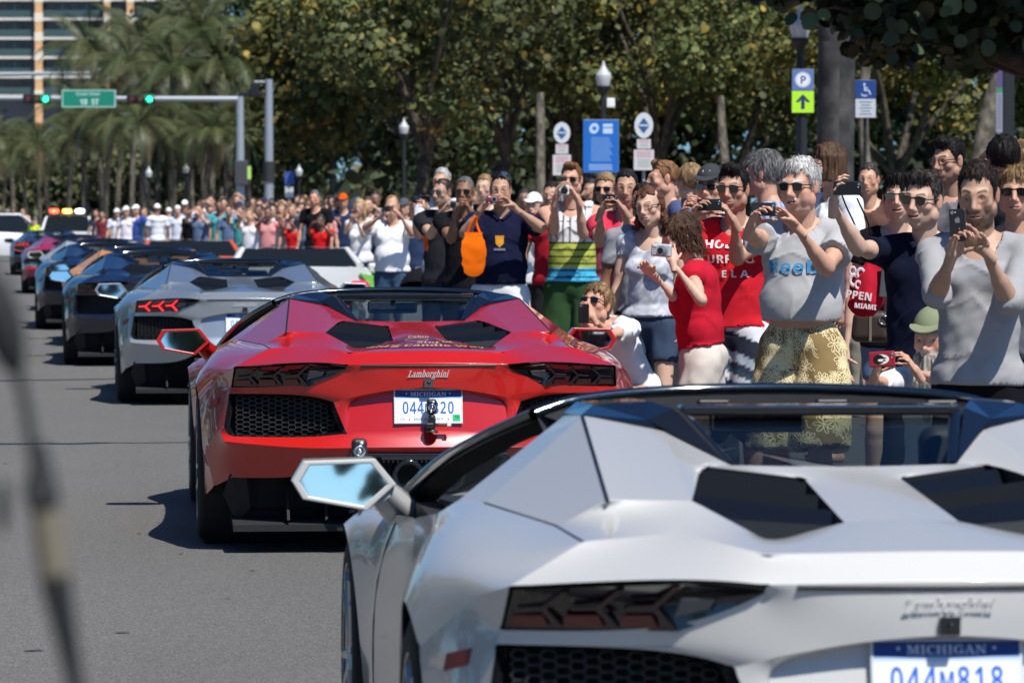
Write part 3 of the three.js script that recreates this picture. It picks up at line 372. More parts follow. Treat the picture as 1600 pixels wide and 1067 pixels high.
  CAR.reverse = S.map((s) => poly([on(s, .68, .7, .004), on(s, .82, .62, .004), on(s, .80, .35, .004), on(s, .66, .30, .004)], .004, back));
  
  CAR.slit = merge(polytube(Array.from({ length: 11 }, (_, i) => rearP(-.3 + i * .06, .8395, .001)), .0055));
  { const za = rearP(0, .788).z, zb = rearP(0, .822).z; CAR.badge = mv(lettering('Lamborghini', .029, .003, font, .178).applyMatrix4(new THREE.Matrix4().makeShear(0, .0, .35, 0, 0, 0)), -.005, .790, (za * .94 + zb * .06) + .0005, Math.atan((zb - za) / .034)); }
  CAR.camera = merge([box(.040, .036, .016, 0, .764, rearP(0, .76).z + .004), sph(.008, 0, .764, rearP(0, .76).z + .012, 10)]);
  // lower rear: diffuser, exhaust
  const fin = (x) => extr([[0, .15], [.55, .13], [.5, .32], [.2, .33]], .012).rotateY(Math.PI / 2).translate(x, 0, -.16);
  CAR.diffuser = merge([box(1.72, .03, .9, 0, .15, -.62, .08), box(1.70, .22, .03, 0, .30, -.42), ...[-.62, -.45, -.28, .28, .45, .62].map(fin), box(1.76, .16, 3.4, 0, .21, -2.6), box(1.62, .3, .12, 0, .27, -.5)]);
  CAR.exhaust = merge([...(() => { const o = [[-.35, .445], [-.27, .34], [-.12, .27], [.12, .27], [.27, .34], [.35, .445]], l = []; for (let i = 0; i < 6; i++) { const a = o[i], b = o[(i + 1) % 6]; l.push(rod(V(a[0], a[1], .0), V(b[0], b[1], .0), .012, .012, 6)); } return l; })(), ...[-.09, .09].map((x) => mv(new THREE.TorusGeometry(.062, .012, 8, 20), x, .355, .01)), box(.5, .16, .02, 0, .36, -.10)]);
  CAR.vane = merge([box(.42, .012, .012, 0, .432, .008), ...Array.from({ length: 20 }, (_, i) => box(.005, .014, .008, -.2 + i * .021, .420, .008))]);
  CAR.skirt = S.map((s) => poly([cp(-s * .875, .345, .29), cp(-s * .80, .345, .27), cp(-s * .78, .19, .33), cp(-s * .84, .12, .4), cp(-s * .90, .25, .38)], .02, back));
  // side: intake, sill, marker, wheels
  const onSide = (s, l, o) => { const g = l.map(([y, q]) => sideP(s, y, q, o)); return g; };
  CAR.intake = S.map((s) => poly(onSide(s, [[.74, 1.66], [.58, 1.52], [.24, 1.52], [.24, 1.74], [.575, 1.78]], .004), .03, V(-s, 0, 0)));
  CAR.doorGap = S.map((s) => merge(polytube(onSide(s, [[.76, 3.0], [.70, 3.03], [.60, 3.05], [.5, 3.05], [.4, 3.04], [.26, 3.02]], -.002), .005)));
  CAR.marker = S.map((s) => poly(onSide(s, [[.655, .40], [.688, .40], [.664, .54], [.628, .54]], .004), .014, V(-s, 0, 0)));
  CAR.well2 = S.flatMap((s) => [[.98, .395], [3.68, .39]].map(([q, r]) => mv(new THREE.CylinderGeometry(r + .012, r + .012, .42, 28, 1, true), -s * .765, .355, -q, 0, 0, Math.PI / 2)));
  const wheel = (r, w) => {
    const h = w / 2, tyre = lathe([[r * .72, -h * .96], [r * .86, -h], [r * .965, -h * .92], [r, -h * .72], [r, h * .72], [r * .965, h * .92], [r * .86, h], [r * .72, h * .96]], 40).rotateZ(Math.PI / 2);
    const rim = merge([lathe([[r * .735, -h * .98], [r * .74, -h * .9], [r * .69, -h * .8], [r * .67, h * .7], [r * .735, h * .97], [r * .75, h * .98]], 40).rotateZ(Math.PI / 2), ...Array.from({ length: 10 }, (_, i) => { const a = i * Math.PI / 5 + (i % 2 ? .1 : -.1); return rod(V(-h * .80, Math.sin(a) * .05, Math.cos(a) * .05), V(-h * .92, Math.sin(a) * r * .70, Math.cos(a) * r * .70), .022, .014, 6); }), cyl(.055, .055, .03, 16, -h * .82, 0, 0, 0, 0, Math.PI / 2)]);
    return [tyre, rim, cyl(r * .52, r * .52, .03, 28, 0, 0, 0, 0, 0, Math.PI / 2)];
  };
  CAR.wheels = [wheel(.355, .335), wheel(.343, .26)];
  const hexM = [[-1.172, .869], [-1.143, .918], [-.966, .923], [-.915, .861], [-.987, .797], [-1.146, .826]];
  CAR.mirrorShell = S.map((s) => { const g = extr(hexM, .075, .004, 2).translate(0, 0, -3.165), arm = merge([g, rod(V(-.95, .845, -3.06), V(-.86, .755, -3.24), .040, .055, 8)]); return s < 0 ? flipX(arm) : arm; });
  const k = (p, c, m) => [c[0] + (p[0] - c[0]) * m, c[1] + (p[1] - c[1]) * m], cm = [-1.045, .862];
  CAR.mirrorRing = S.map((s) => { const sh = new THREE.Shape(hexM.map((p) => new THREE.Vector2(...k(p, cm, 1.045)))); sh.holes.push(new THREE.Path(hexM.map((p) => new THREE.Vector2(...k(p, cm, .935))).reverse())); const g = new THREE.ExtrudeGeometry(sh, { depth: .055, bevelEnabled: true, bevelThickness: .004, bevelSize: .003, bevelSegments: 2 }).translate(0, 0, -3.085); return s < 0 ? flipX(g) : g; });
  CAR.mirrorGlass = S.map((s) => { const g = extr(hexM.map((p) => k(p, [0, 0], 1)).map((p) => k(p, cm, .948)), .004).translate(1.045, -.862, 0).rotateY(-.085).rotateX(-.042).translate(-1.045, .862, -3.044); return s < 0 ? flipX(g) : g; });
}
function plateTex(num, cover) {
  return canvasTex(512, 256, (c, w, h) => {
    c.fillStyle = '#e9eef2'; c.fillRect(0, 0, w, h); c.fillStyle = '#1c3d86'; c.fillRect(6, 6, w - 12, 52);
    const g = c.createLinearGradient(0, 58, 0, 80); g.addColorStop(0, '#9fb9e0'); g.addColorStop(1, '#e9eef2'); c.fillStyle = g; c.fillRect(6, 58, w - 12, 22);
    c.textAlign = 'center'; c.textBaseline = 'middle'; c.fillStyle = '#cfd8e6'; c.font = 'bold 44px serif'; c.save(); c.translate(256, 34); c.scale(1.12, 1); c.fillText('MICHIGAN', 0, 0); c.restore(); c.beginPath(); c.arc(92, 30, 6, 0, 7); c.arc(420, 30, 6, 0, 7); c.fill();
    c.fillStyle = '#2a5fc4'; c.font = '120px sans-serif'; c.strokeStyle = '#2a5fc4'; c.lineWidth = 5;
    [...num].forEach((d, i) => { const x = 84 + i * 57; c.save(); c.translate(x, 140); c.scale(d === 'M' ? .55 : .72, d === 'M' ? .7 : 1); c.fillText(d, 0, 0); c.strokeText(d, 0, 0); c.restore(); });
    c.fillStyle = '#35548e'; c.font = '30px sans-serif'; c.fillText('MANUFACTURER', 256, 225); c.font = '22px sans-serif'; c.fillText('FEB', 60, 226); c.fillStyle = '#a03040'; c.beginPath(); c.arc(112, 227, 6, 0, 7); c.arc(406, 227, 6, 0, 7); c.fill();
    c.fillStyle = '#2fbf78'; c.fillRect(438, 190, 58, 52); c.fillStyle = '#10402a'; c.font = 'bold 28px sans-serif'; c.fillText('16', 470, 208);
    c.strokeStyle = '#b9c3cc'; c.lineWidth = 5; c.strokeRect(4, 4, w - 8, h - 8);
  });
}
function paintOf(color, o = {}) { return phys(color, o.rough ?? .32, { metalness: o.metal ?? 0, clearcoat: o.coat ?? 1, clearcoatRoughness: o.coatR ?? .03, ...o.more }); }
const LAMP = { marker: std(lin(.25, .012, .016), .5), back: phys(lin(.016, .012, .013), .15, { clearcoat: 1, clearcoatRoughness: .02 }), chev: phys(lin(.05, .026, .028), .3, { clearcoat: .6 }), red: phys(lin(.13, .012, .014), .3, { clearcoat: .8 }), clear: phys(lin(.11, .11, .12), .25, { clearcoat: .8 }), lit: std(lin(.6, .02, .02), .4, 0, { emissive: lin(1, .03, .04), emissiveIntensity: 1.6 }) };
const PLZ = rearP(0, .659).z + .008;
function roadster({ paint, plate, label, x, z, yaw = 0, lit = false, y = 0, ring, detail = true }) {
  const g = thing('roadster', label, 'sports car', V(x, y, z), yaw, 'wedge-shaped roadsters in the convoy');
  const body = part('body', BODY.geo, paint, g);
  part('panel_gap', CAR.gap, MAT.blackPlastic, body, true); CAR.doorGap.forEach((d) => part('door_gap', d, MAT.blackPlastic, body));
  part('engine_bay', CAR.well, MAT.blackPlastic, g); CAR.slats.flat().forEach((s, i) => part('louvre', s, i % 4 === 1 || i === 7 ? MAT.blackGloss : MAT.louvre, g));
  CAR.sail.forEach((s) => part('buttress_panel', s, MAT.blackGloss, g)); part('window_bar', CAR.bar, MAT.blackGloss, g); part('rear_window', CAR.rearGlass, MAT.tint, g);
  const hd = part('windscreen_frame', CAR.header, MAT.blackGloss, g); part('liner', CAR.headerLiner, MAT.darkTrim, hd); CAR.clip.forEach((c) => part('clip', c, MAT.blackPlastic, hd));
  part('windscreen', CAR.windscreen, MAT.glass, g); const im = part('inner_mirror', CAR.innerMirror, MAT.blackPlastic, g); part('mirror_glass', CAR.innerGlass, MAT.mirror, im);
  part('cabin', CAR.tub, MAT.darkTrim, g); CAR.seat.forEach((s) => part('seat', s, MAT.darkTrim, g)); part('steering_wheel', CAR.wheelRing, MAT.blackPlastic, g);
  [0, 1].forEach((i) => { const gr = part('rear_grille', CAR.grilleFrame[i], MAT.blackGloss, g); part('grille_back', CAR.grilleBack[i], MAT.rubber, gr); if (detail) part('honeycomb', CAR.honeycomb[i], MAT.darkTrim, gr, true);
    const l = part('tail_lamp', CAR.lampBack[i], LAMP.back, g); CAR.chevron[i].forEach((c) => part('chevron', c, lit ? LAMP.lit : LAMP.chev, l)); CAR.reflector[i].forEach((c) => part('reflector', c, LAMP.red, l)); part('reversing_light', CAR.reverse[i], LAMP.clear, l);
    part('rear_skirt', CAR.skirt[i], MAT.rubber, g); part('side_intake', CAR.intake[i], MAT.blackPlastic, g); part('side_marker', CAR.marker[i], LAMP.marker, g);
    const m = part('door_mirror', CAR.mirrorShell[i], ring ? MAT.blackGloss : paint, g); part('mirror_rim', CAR.mirrorRing[i], ring || paint, m); part('mirror_glass', CAR.mirrorGlass[i], MAT.mirror, m); });
  part('spoiler_slit', CAR.slit, MAT.blackPlastic, g); part('badge', CAR.badge, MAT.badge, g); part('reversing_camera', CAR.camera, MAT.blackGloss, g);
  part('diffuser', CAR.diffuser, MAT.rubber, g); const ex = part('exhaust', CAR.exhaust, MAT.blackGloss, g); part('vane', CAR.vane, MAT.darkRim, ex); CAR.well2.forEach((w) => part('wheel_well', w, MAT.rubber, g));
  for (const s of [1, -1]) for (const f of [0, 1]) { const w = CAR.wheels[f], h = part('wheel', w[0], MAT.rubber, g); h.position.set(-s * (f ? .875 : .842), f ? .343 : .355, -(f ? 3.68 : .98)); if (s < 0) h.rotation.y = Math.PI; part('rim', w[1], MAT.rim, h); part('brake_disc', w[2], MAT.steel, h); }
  if (plate) { const p = part('number_plate', rbox(.305, .155, .006, .002, 0, .659, PLZ, -.18, 0, 0), MAT.white, g); const f = part('plate_print', mv(new THREE.PlaneGeometry(.301, .151), 0, .6594, PLZ + .0035, -.18), std(0xffffff, .45, 0, { map: plateTex(plate) }), p); }
  return g;
}
// ---------- people: smooth distance fields of bones and muscles, meshed by surface nets ----------
class Field {
  constructor(lo, hi, h, k, off = .85) { this.off = off; this.o = lo.map((v) => v - h * 2); this.h = h; this.k = k; this.n = [0, 1, 2].map((i) => Math.ceil((hi[i] - lo[i]) / h) + 5); this.s = new Float32Array(this.n[0] * this.n[1] * this.n[2]); this.f = null; }
  each(lo, hi, fn) {
    const { o, h, n } = this, a = [0, 1, 2].map((i) => Math.max(0, Math.floor((lo[i] - o[i]) / h))), b = [0, 1, 2].map((i) => Math.min(n[i] - 1, Math.ceil((hi[i] - o[i]) / h)));
    for (let z = a[2]; z <= b[2]; z++) for (let y = a[1]; y <= b[1]; y++) { let i = (z * n[1] + y) * n[0] + a[0]; for (let x = a[0]; x <= b[0]; x++, i++) fn(i, o[0] + x * h, o[1] + y * h, o[2] + z * h); }
  }
  cap(a, b, r1, r2 = r1, flat = false) {   // tapered capsule; flat cuts its far end straight
    const m = Math.max(r1, r2) + this.k * 5, dx = b.x - a.x, dy = b.y - a.y, dz = b.z - a.z, l2 = dx * dx + dy * dy + dz * dz || 1e-9, l = Math.sqrt(l2), k = this.k, s = this.s;
    this.each([Math.min(a.x, b.x) - m, Math.min(a.y, b.y) - m, Math.min(a.z, b.z) - m], [Math.max(a.x, b.x) + m, Math.max(a.y, b.y) + m, Math.max(a.z, b.z) + m], (i, x, y, z) => {
      const px = x - a.x, py = y - a.y, pz = z - a.z, tt = (px * dx + py * dy + pz * dz) / l2, t = tt < 0 ? 0 : tt > 1 ? 1 : tt, ex = px - dx * t, ey = py - dy * t, ez = pz - dz * t;
      let d = Math.sqrt(ex * ex + ey * ey + ez * ez) - (r1 + (r2 - r1) * t); if (flat) d = Math.max(d, (tt - 1) * l); if (d < k * 6) s[i] += Math.exp(-d / k); });
    return this;
  }
  ell(c, rx, ry, rz, M) {   // ellipsoid, optionally turned by a quaternion
    const m = Math.max(rx, ry, rz) + this.k * 5, k = this.k, s = this.s, v = V(0, 0, 0), qi = M ? M.clone().invert() : null;
    this.each([c.x - m, c.y - m, c.z - m], [c.x + m, c.y + m, c.z + m], (i, x, y, z) => { v.set(x - c.x, y - c.y, z - c.z); if (qi) v.applyQuaternion(qi); const ax = v.x / rx, ay = v.y / ry, az = v.z / rz, k0 = Math.sqrt(ax * ax + ay * ay + az * az), k1 = Math.sqrt((ax / rx) ** 2 + (ay / ry) ** 2 + (az / rz) ** 2), d = k1 > 1e-9 ? k0 * (k0 - 1) / k1 : -Math.min(rx, ry, rz); if (d < k * 6) s[i] += Math.exp(-d / k); });
    return this;
  }
  done() { const n = this.s.length; this.f = new Float32Array(n); for (let i = 0; i < n; i++) this.f[i] = this.s[i] > 1e-12 ? -this.k * Math.log(this.s[i]) + this.k * this.off : this.k * 12; return this; }
  mod(fn, lo, hi) { if (!this.f) this.done(); const f = this.f; this.each(lo || this.o, hi || this.o.map((v, i) => v + this.n[i] * this.h), (i, x, y, z) => { f[i] = fn(f[i], x, y, z); }); return this; }
  mesh(colorOf, uvOf) {
    if (!this.f) this.done();
    const { n, o, h, f } = this, [nx, ny, nz] = n, id = new Int32Array(f.length).fill(-1), pos = [], nor = [], idx = [], sx = 1, sy = nx, sz = nx * ny, off = [0, sx, sy, sx + sy, sz, sx + sz, sy + sz, sx + sy + sz];
    const E = [[0, 1], [2, 3], [4, 5], [6, 7], [0, 2], [1, 3], [4, 6], [5, 7], [0, 4], [1, 5], [2, 6], [3, 7]];
    for (let z = 1; z < nz - 2; z++) for (let y = 1; y < ny - 2; y++) for (let x = 1; x < nx - 2; x++) {
      const i = x + y * sy + z * sz; let m = 0; for (let c = 0; c < 8; c++) if (f[i + off[c]] < 0) m |= 1 << c; if (m === 0 || m === 255) continue;
      let px = 0, py = 0, pz = 0, k = 0;
      for (const [a, b] of E) if (((m >> a) & 1) !== ((m >> b) & 1)) { const u = f[i + off[a]], v = f[i + off[b]], t = u / (u - v); px += (a & 1) + t * ((b & 1) - (a & 1)); py += ((a >> 1) & 1) + t * (((b >> 1) & 1) - ((a >> 1) & 1)); pz += (a >> 2) + t * ((b >> 2) - (a >> 2)); k++; }
      id[i] = pos.length / 3; pos.push(o[0] + (x + px / k) * h, o[1] + (y + py / k) * h, o[2] + (z + pz / k) * h);
      const gx = f[i + 1 + sy] + f[i + 1] + f[i + 1 + sz] + f[i + 1 + sy + sz] - f[i] - f[i + sy] - f[i + sz] - f[i + sy + sz], gy = f[i + sy] + f[i + sy + 1] + f[i + sy + sz] + f[i + sy + 1 + sz] - f[i] - f[i + 1] - f[i + sz] - f[i + 1 + sz], gz = f[i + sz] + f[i + sz + 1] + f[i + sz + sy] + f[i + sz + 1 + sy] - f[i] - f[i + 1] - f[i + sy] - f[i + 1 + sy], l = Math.hypot(gx, gy, gz) || 1; nor.push(gx / l, gy / l, gz / l);
    }
    for (let z = 1; z < nz - 2; z++) for (let y = 1; y < ny - 2; y++) for (let x = 1; x < nx - 2; x++) {
      const i = x + y * sy + z * sz, a = f[i] < 0;
      const q = (p, r, s2, t, fl) => { if (p < 0 || r < 0 || s2 < 0 || t < 0) return; if (fl) idx.push(p, s2, r, p, t, s2); else idx.push(p, r, s2, p, s2, t); };
      if (a !== f[i + 1] < 0) q(id[i], id[i - sy], id[i - sy - sz], id[i - sz], a); if (a !== f[i + sy] < 0) q(id[i], id[i - sz], id[i - sz - sx], id[i - sx], a); if (a !== f[i + sz] < 0) q(id[i], id[i - sx], id[i - sx - sy], id[i - sy], a);
    }
    for (let t = 0; t < idx.length; t += 3) { const [a, b, c] = [idx[t] * 3, idx[t + 1] * 3, idx[t + 2] * 3], ux = pos[b] - pos[a], uy = pos[b + 1] - pos[a + 1], uz = pos[b + 2] - pos[a + 2], vx = pos[c] - pos[a], vy = pos[c + 1] - pos[a + 1], vz = pos[c + 2] - pos[a + 2]; if ((uy * vz - uz * vy) * nor[a] + (uz * vx - ux * vz) * nor[a + 1] + (ux * vy - uy * vx) * nor[a + 2] < 0) { const s = idx[t + 1]; idx[t + 1] = idx[t + 2]; idx[t + 2] = s; } }
    const g = new THREE.BufferGeometry(), P = new Float32Array(pos), N = new Float32Array(nor); g.setAttribute('position', new THREE.BufferAttribute(P, 3)); g.setAttribute('normal', new THREE.BufferAttribute(N, 3)); g.setIndex(idx);
    if (colorOf) { const c = new Float32Array(P.length); for (let i = 0; i < P.length; i += 3) { const r = colorOf(P[i], P[i + 1], P[i + 2], N[i], N[i + 1], N[i + 2]); c[i] = r[0]; c[i + 1] = r[1]; c[i + 2] = r[2]; } g.setAttribute('color', new THREE.BufferAttribute(c, 3)); }
    if (uvOf) { const u = new Float32Array(P.length / 3 * 2); for (let i = 0; i < P.length / 3; i++) { const r = uvOf(P[i * 3], P[i * 3 + 1], P[i * 3 + 2]); u[i * 2] = r[0]; u[i * 2 + 1] = r[1]; } g.setAttribute('uv', new THREE.BufferAttribute(u, 2)); }
    return g;
  }
}
const smax = (a, b, k) => { const h = clamp(.5 - .5 * (b - a) / k); return lerp(b, a, h) + k * h * (1 - h) * (1); };
const SKIN = { fair: [.58, .37, .27], pink: [.56, .315, .22], tan: [.47, .275, .19], olive: [.46, .28, .195], brown: [.25, .125, .075], dark: [.10, .05, .032] };
const HAIRC = { black: [.012, .010, .010], dark: [.026, .018, .014], brown: [.07, .038, .022], auburn: [.10, .040, .022], ginger: [.20, .095, .04], blond: [.42, .27, .12], darkblond: [.24, .15, .075], grey: [.34, .33, .32], darkgrey: [.10, .10, .10], silver: [.55, .54, .52] };
const mixc = (a, b, t) => [lerp(a[0], b[0], t), lerp(a[1], b[1], t), lerp(a[2], b[2], t)];
const skinM = new THREE.MeshPhysicalMaterial({ color: 0xffffff, vertexColors: true, roughness: .48, specularIntensity: .55, sheen: .08, sheenRoughness: .5, sheenColor: lin(1, .6, .5) });
const hairM = new THREE.MeshPhysicalMaterial({ color: 0xffffff, vertexColors: true, roughness: .58, specularIntensity: .35 });
const clothN = dataTex(256, (x, y, o) => { const v = .5 + .25 * ((x % 4 < 2) === (y % 4 < 2) ? 1 : -1) + (h3(x, y, 5) - .5) * .5; o[0] = o[1] = o[2] = v; }, false);
const cloth = (c, more = {}) => new THREE.MeshPhysicalMaterial({ color: c instanceof THREE.Color ? c : hex(c), roughness: .92, specularIntensity: .25, ...more });
const lensM = phys(lin(.008, .007, .008), .05, { clearcoat: 1 });
// head, in its own frame: origin between the eyes, z forward
function headGeo(o, h) {
  const f = new Field([-.11, -.21, -.14], [.11, .14, .14], h, .0085, .3), w = o.wide ?? 1, j = o.jaw ?? 1, ns = o.nose ?? 1, fem = o.female ? 1 : 0;
  f.ell(V(0, .036, -.014), .073 * w, .084, .094).ell(V(0, -.028, .028), .058 * w, .078, .058).ell(V(0, -.074, .030), .047 * w * j, .040, .046).ell(V(0, -.101, .064), .021 * j, .015, .017);
  f.cap(V(0, .014, .088), V(0, -.030, .108 + .006 * ns), .0072, .0105 * ns).cap(V(-.011, -.036, .094), V(.011, -.036, .094), .0085 * ns);
  for (const s of [-1, 1]) {
    f.cap(V(s * .012, .024 - fem * .002, .084), V(s * .046, .026, .068), .0085 - fem * .003).ell(V(s * .043 * w, -.024, .055), .021, .019, .023).cap(V(s * .018, .0112, .0845), V(s * .046, .0088, .0735), .0062).cap(V(s * .020, -.0062, .083), V(s * .044, -.0048, .0725), .0050);
    f.ell(V(s * .076 * w, -.004, -.012), .007, .031, .018, new THREE.Quaternion().setFromEuler(new THREE.Euler(0, s * -.35, 0))).ell(V(s * .058 * w * j, -.062, -.002), .016, .026, .03);
  }
  f.cap(V(-.019, -.0605, .083), V(.019, -.0605, .083), .0062 + fem * .001).cap(V(-.015, -.0705, .083), V(.015, -.0705, .083), .0068 + fem * .001).cap(V(0, -.0645, .084), V(0, -.066, .085), .010);
  f.cap(V(0, -.06, -.025), V(0, -.20, -.035), .056 - fem * .008, .060 - fem * .008); if (o.fat) f.ell(V(0, -.098, .02), .055, .03, .05).ell(V(-.045, -.05, .045), .025, .03, .03).ell(V(.045, -.05, .045), .025, .03, .03);
  const sub = (cx, cy, cz, r, k) => f.mod((d, x, y, z) => smax(d, r - Math.hypot(x - cx, y - cy, z - cz), k), [cx - r - .03, cy - r - .03, cz - r - .03], [cx + r + .03, cy + r + .03, cz + r + .03]);
  for (const s of [-1, 1]) sub(s * .031, .002, .098, .0135, .008);
  const sm = o.smile ? .005 : 0; f.mod((d, x, y, z) => { const yy = -.0655 + sm * (x / .02) ** 2 * .8, dd = Math.hypot(Math.max(0, Math.abs(x) - .021), (y - yy) * 1, Math.max(0, .083 - z)) - .0016 - (o.smile ? .002 : 0); return smax(d, -dd, .003); }, [-.04, -.085, .07], [.04, -.045, .12]);
  const sk = SKIN[o.skin] || o.skin, lip = mixc(sk, o.female ? [.42, .09, .08] : [.38, .13, .11], .5), hc = HAIRC[o.hair] || HAIRC.brown, bc = HAIRC[o.beardC || o.hair] || hc;
  return f.mesh((x, y, z) => {
    let c = sk; const ax = Math.abs(x), n1 = noise(x * 60, y * 60, z * 60);
    c = mixc(c, [sk[0] * 1.02, sk[1] * .78, sk[2] * .74], .55 * Math.exp(-(((ax - .04) / .022) ** 2 + ((y + .03) / .022) ** 2)) + .5 * Math.exp(-((x / .014) ** 2 + ((y + .03) / .014) ** 2)) * (z > .09 ? 1 : 0));
    const n2 = noise(x * 200, y * 200, z * 200), n3 = noise(x * 22, y * 22, z * 22); c = [c[0] * (1 + .05 * n1 + .05 * n2 + .06 * n3), c[1] * (1 + .07 * n1 + .06 * n2 + .02 * n3), c[2] * (1 + .07 * n1 + .06 * n2)]; if (z > .05) { const es = Math.exp(-(((ax - .031) / .017) ** 2 + ((y - .001) / .013) ** 2)); c = mixc(c, [sk[0] * .62, sk[1] * .5, sk[2] * .46], .45 * es); }
    if (ax > .07 && y > -.04 && y < .035) c = mixc(c, [sk[0], sk[1] * .75, sk[2] * .7], .5);
    const lx = Math.abs(x) / .024, ly = (y + .0655 - sm * .6 * lx * lx) / .0105; if (z > .06) c = mixc(c, lip, .85 * (1 - sst(.7, 1.15, Math.hypot(lx, ly))));
    const by = .0265 + .006 * Math.sin(clamp((ax - .012) / .04) * 2.6) - .003; if (z > .045) c = mixc(c, hc, (o.browW ?? .85) * (1 - sst(.0030, .0062, Math.abs(y - by - .001))) * sst(.010, .015, ax) * (1 - sst(.045, .052, ax)));
    if (o.beard || o.mous) { const jaw = sst(-.030, -.048, y + .25 * Math.max(0, ax - .03)) * (1 - sst(-.12, -.14, y)) * sst(-.035, -.005, z), mo = (1 - sst(.0055, .010, Math.abs(y + .050))) * (1 - sst(.024, .034, ax)) * (z > .06 ? 1 : 0), lipm = 1 - sst(.9, 1.25, Math.hypot(lx, ly)); const t = Math.max(jaw * (o.beard || 0), mo * (o.mous ?? o.beard ?? 0)) * (1 - lipm) * (.85 + .25 * n1); c = mixc(c, bc, clamp(t)); }
    if (o.buzz) { const t = sst(.0, .02, y - hairLine(z, o)) * o.buzz * (.9 + .2 * n1); c = mixc(c, hc, clamp(t)); }
    return c;
  });
}
function hairLine(z, o) { const fr = o.hairline ?? .070; return z > .055 ? fr : z > .012 ? lerp(.0, fr, sst(.012, .055, z)) : z > -.03 ? lerp(o.side ?? -.035, .0, sst(-.03, .012, z) * 0 + sst(-.03, .0, z)) : lerp(o.nape ?? -.085, o.side ?? -.035, sst(-.075, -.03, z)); }
function hairGeo(o, h) {
  const g = hairShell(o, h); if (h > .0062) return g;
  const p = g.attributes.position, n = g.attributes.normal, c = g.attributes.color, pos = [], nor = [], col = [], N = h < .0050 ? 5200 : 3000, L = (o.style && o.style !== 'short' ? .045 : o.mess > .0065 ? .024 : .016);
  for (let i = 0; i < N; i++) {
    const v = Math.floor(rnd() * p.count), P = V(p.getX(v), p.getY(v), p.getZ(v)), nn = V(n.getX(v), n.getY(v), n.getZ(v)), flow = V(P.x * 6 + rr(-.3, .3), -1.1 + rr(-.3, .2), (P.y > .06 && P.z > -.02 ? (o.quiff ? -.3 : .8) : -.4) + rr(-.35, .35)); if (o.curl) flow.add(V(rr(-.7, .7), rr(-.7, .7), rr(-.7, .7)));
    flow.addScaledVector(nn, -flow.dot(nn)).normalize(); const sd = flow.clone().cross(nn).normalize(), l = L * rr(.6, 1.3), w = rr(.0007, .0014), lift = (o.mess ?? .0055) * rr(.0, .75), m = P.clone().addScaledVector(flow, l * .5).addScaledVector(nn, lift + .0012), e = P.clone().addScaledVector(flow, l).addScaledVector(nn, lift * .9 - .12 * l);
    const q = [P.clone().addScaledVector(sd, -w), P.clone().addScaledVector(sd, w), m.clone().addScaledVector(sd, w), P.clone().addScaledVector(sd, -w), m.clone().addScaledVector(sd, w), m.clone().addScaledVector(sd, -w), m.clone().addScaledVector(sd, -w), m.clone().addScaledVector(sd, w), e], b = rr(.6, 1.7), nu = nn.clone().addScaledVector(sd, rr(-.5, .5)).normalize();
    for (const a of q) { pos.push(a.x, a.y, a.z); nor.push(nu.x, nu.y, nu.z); col.push(c.getX(v) * b, c.getY(v) * b, c.getZ(v) * b); }
  }
  const sg = new THREE.BufferGeometry(); for (const [k, a] of [['position', pos], ['normal', nor], ['color', col]]) sg.setAttribute(k, new THREE.BufferAttribute(new Float32Array(a), 3)); return merge([g, sg]);
}
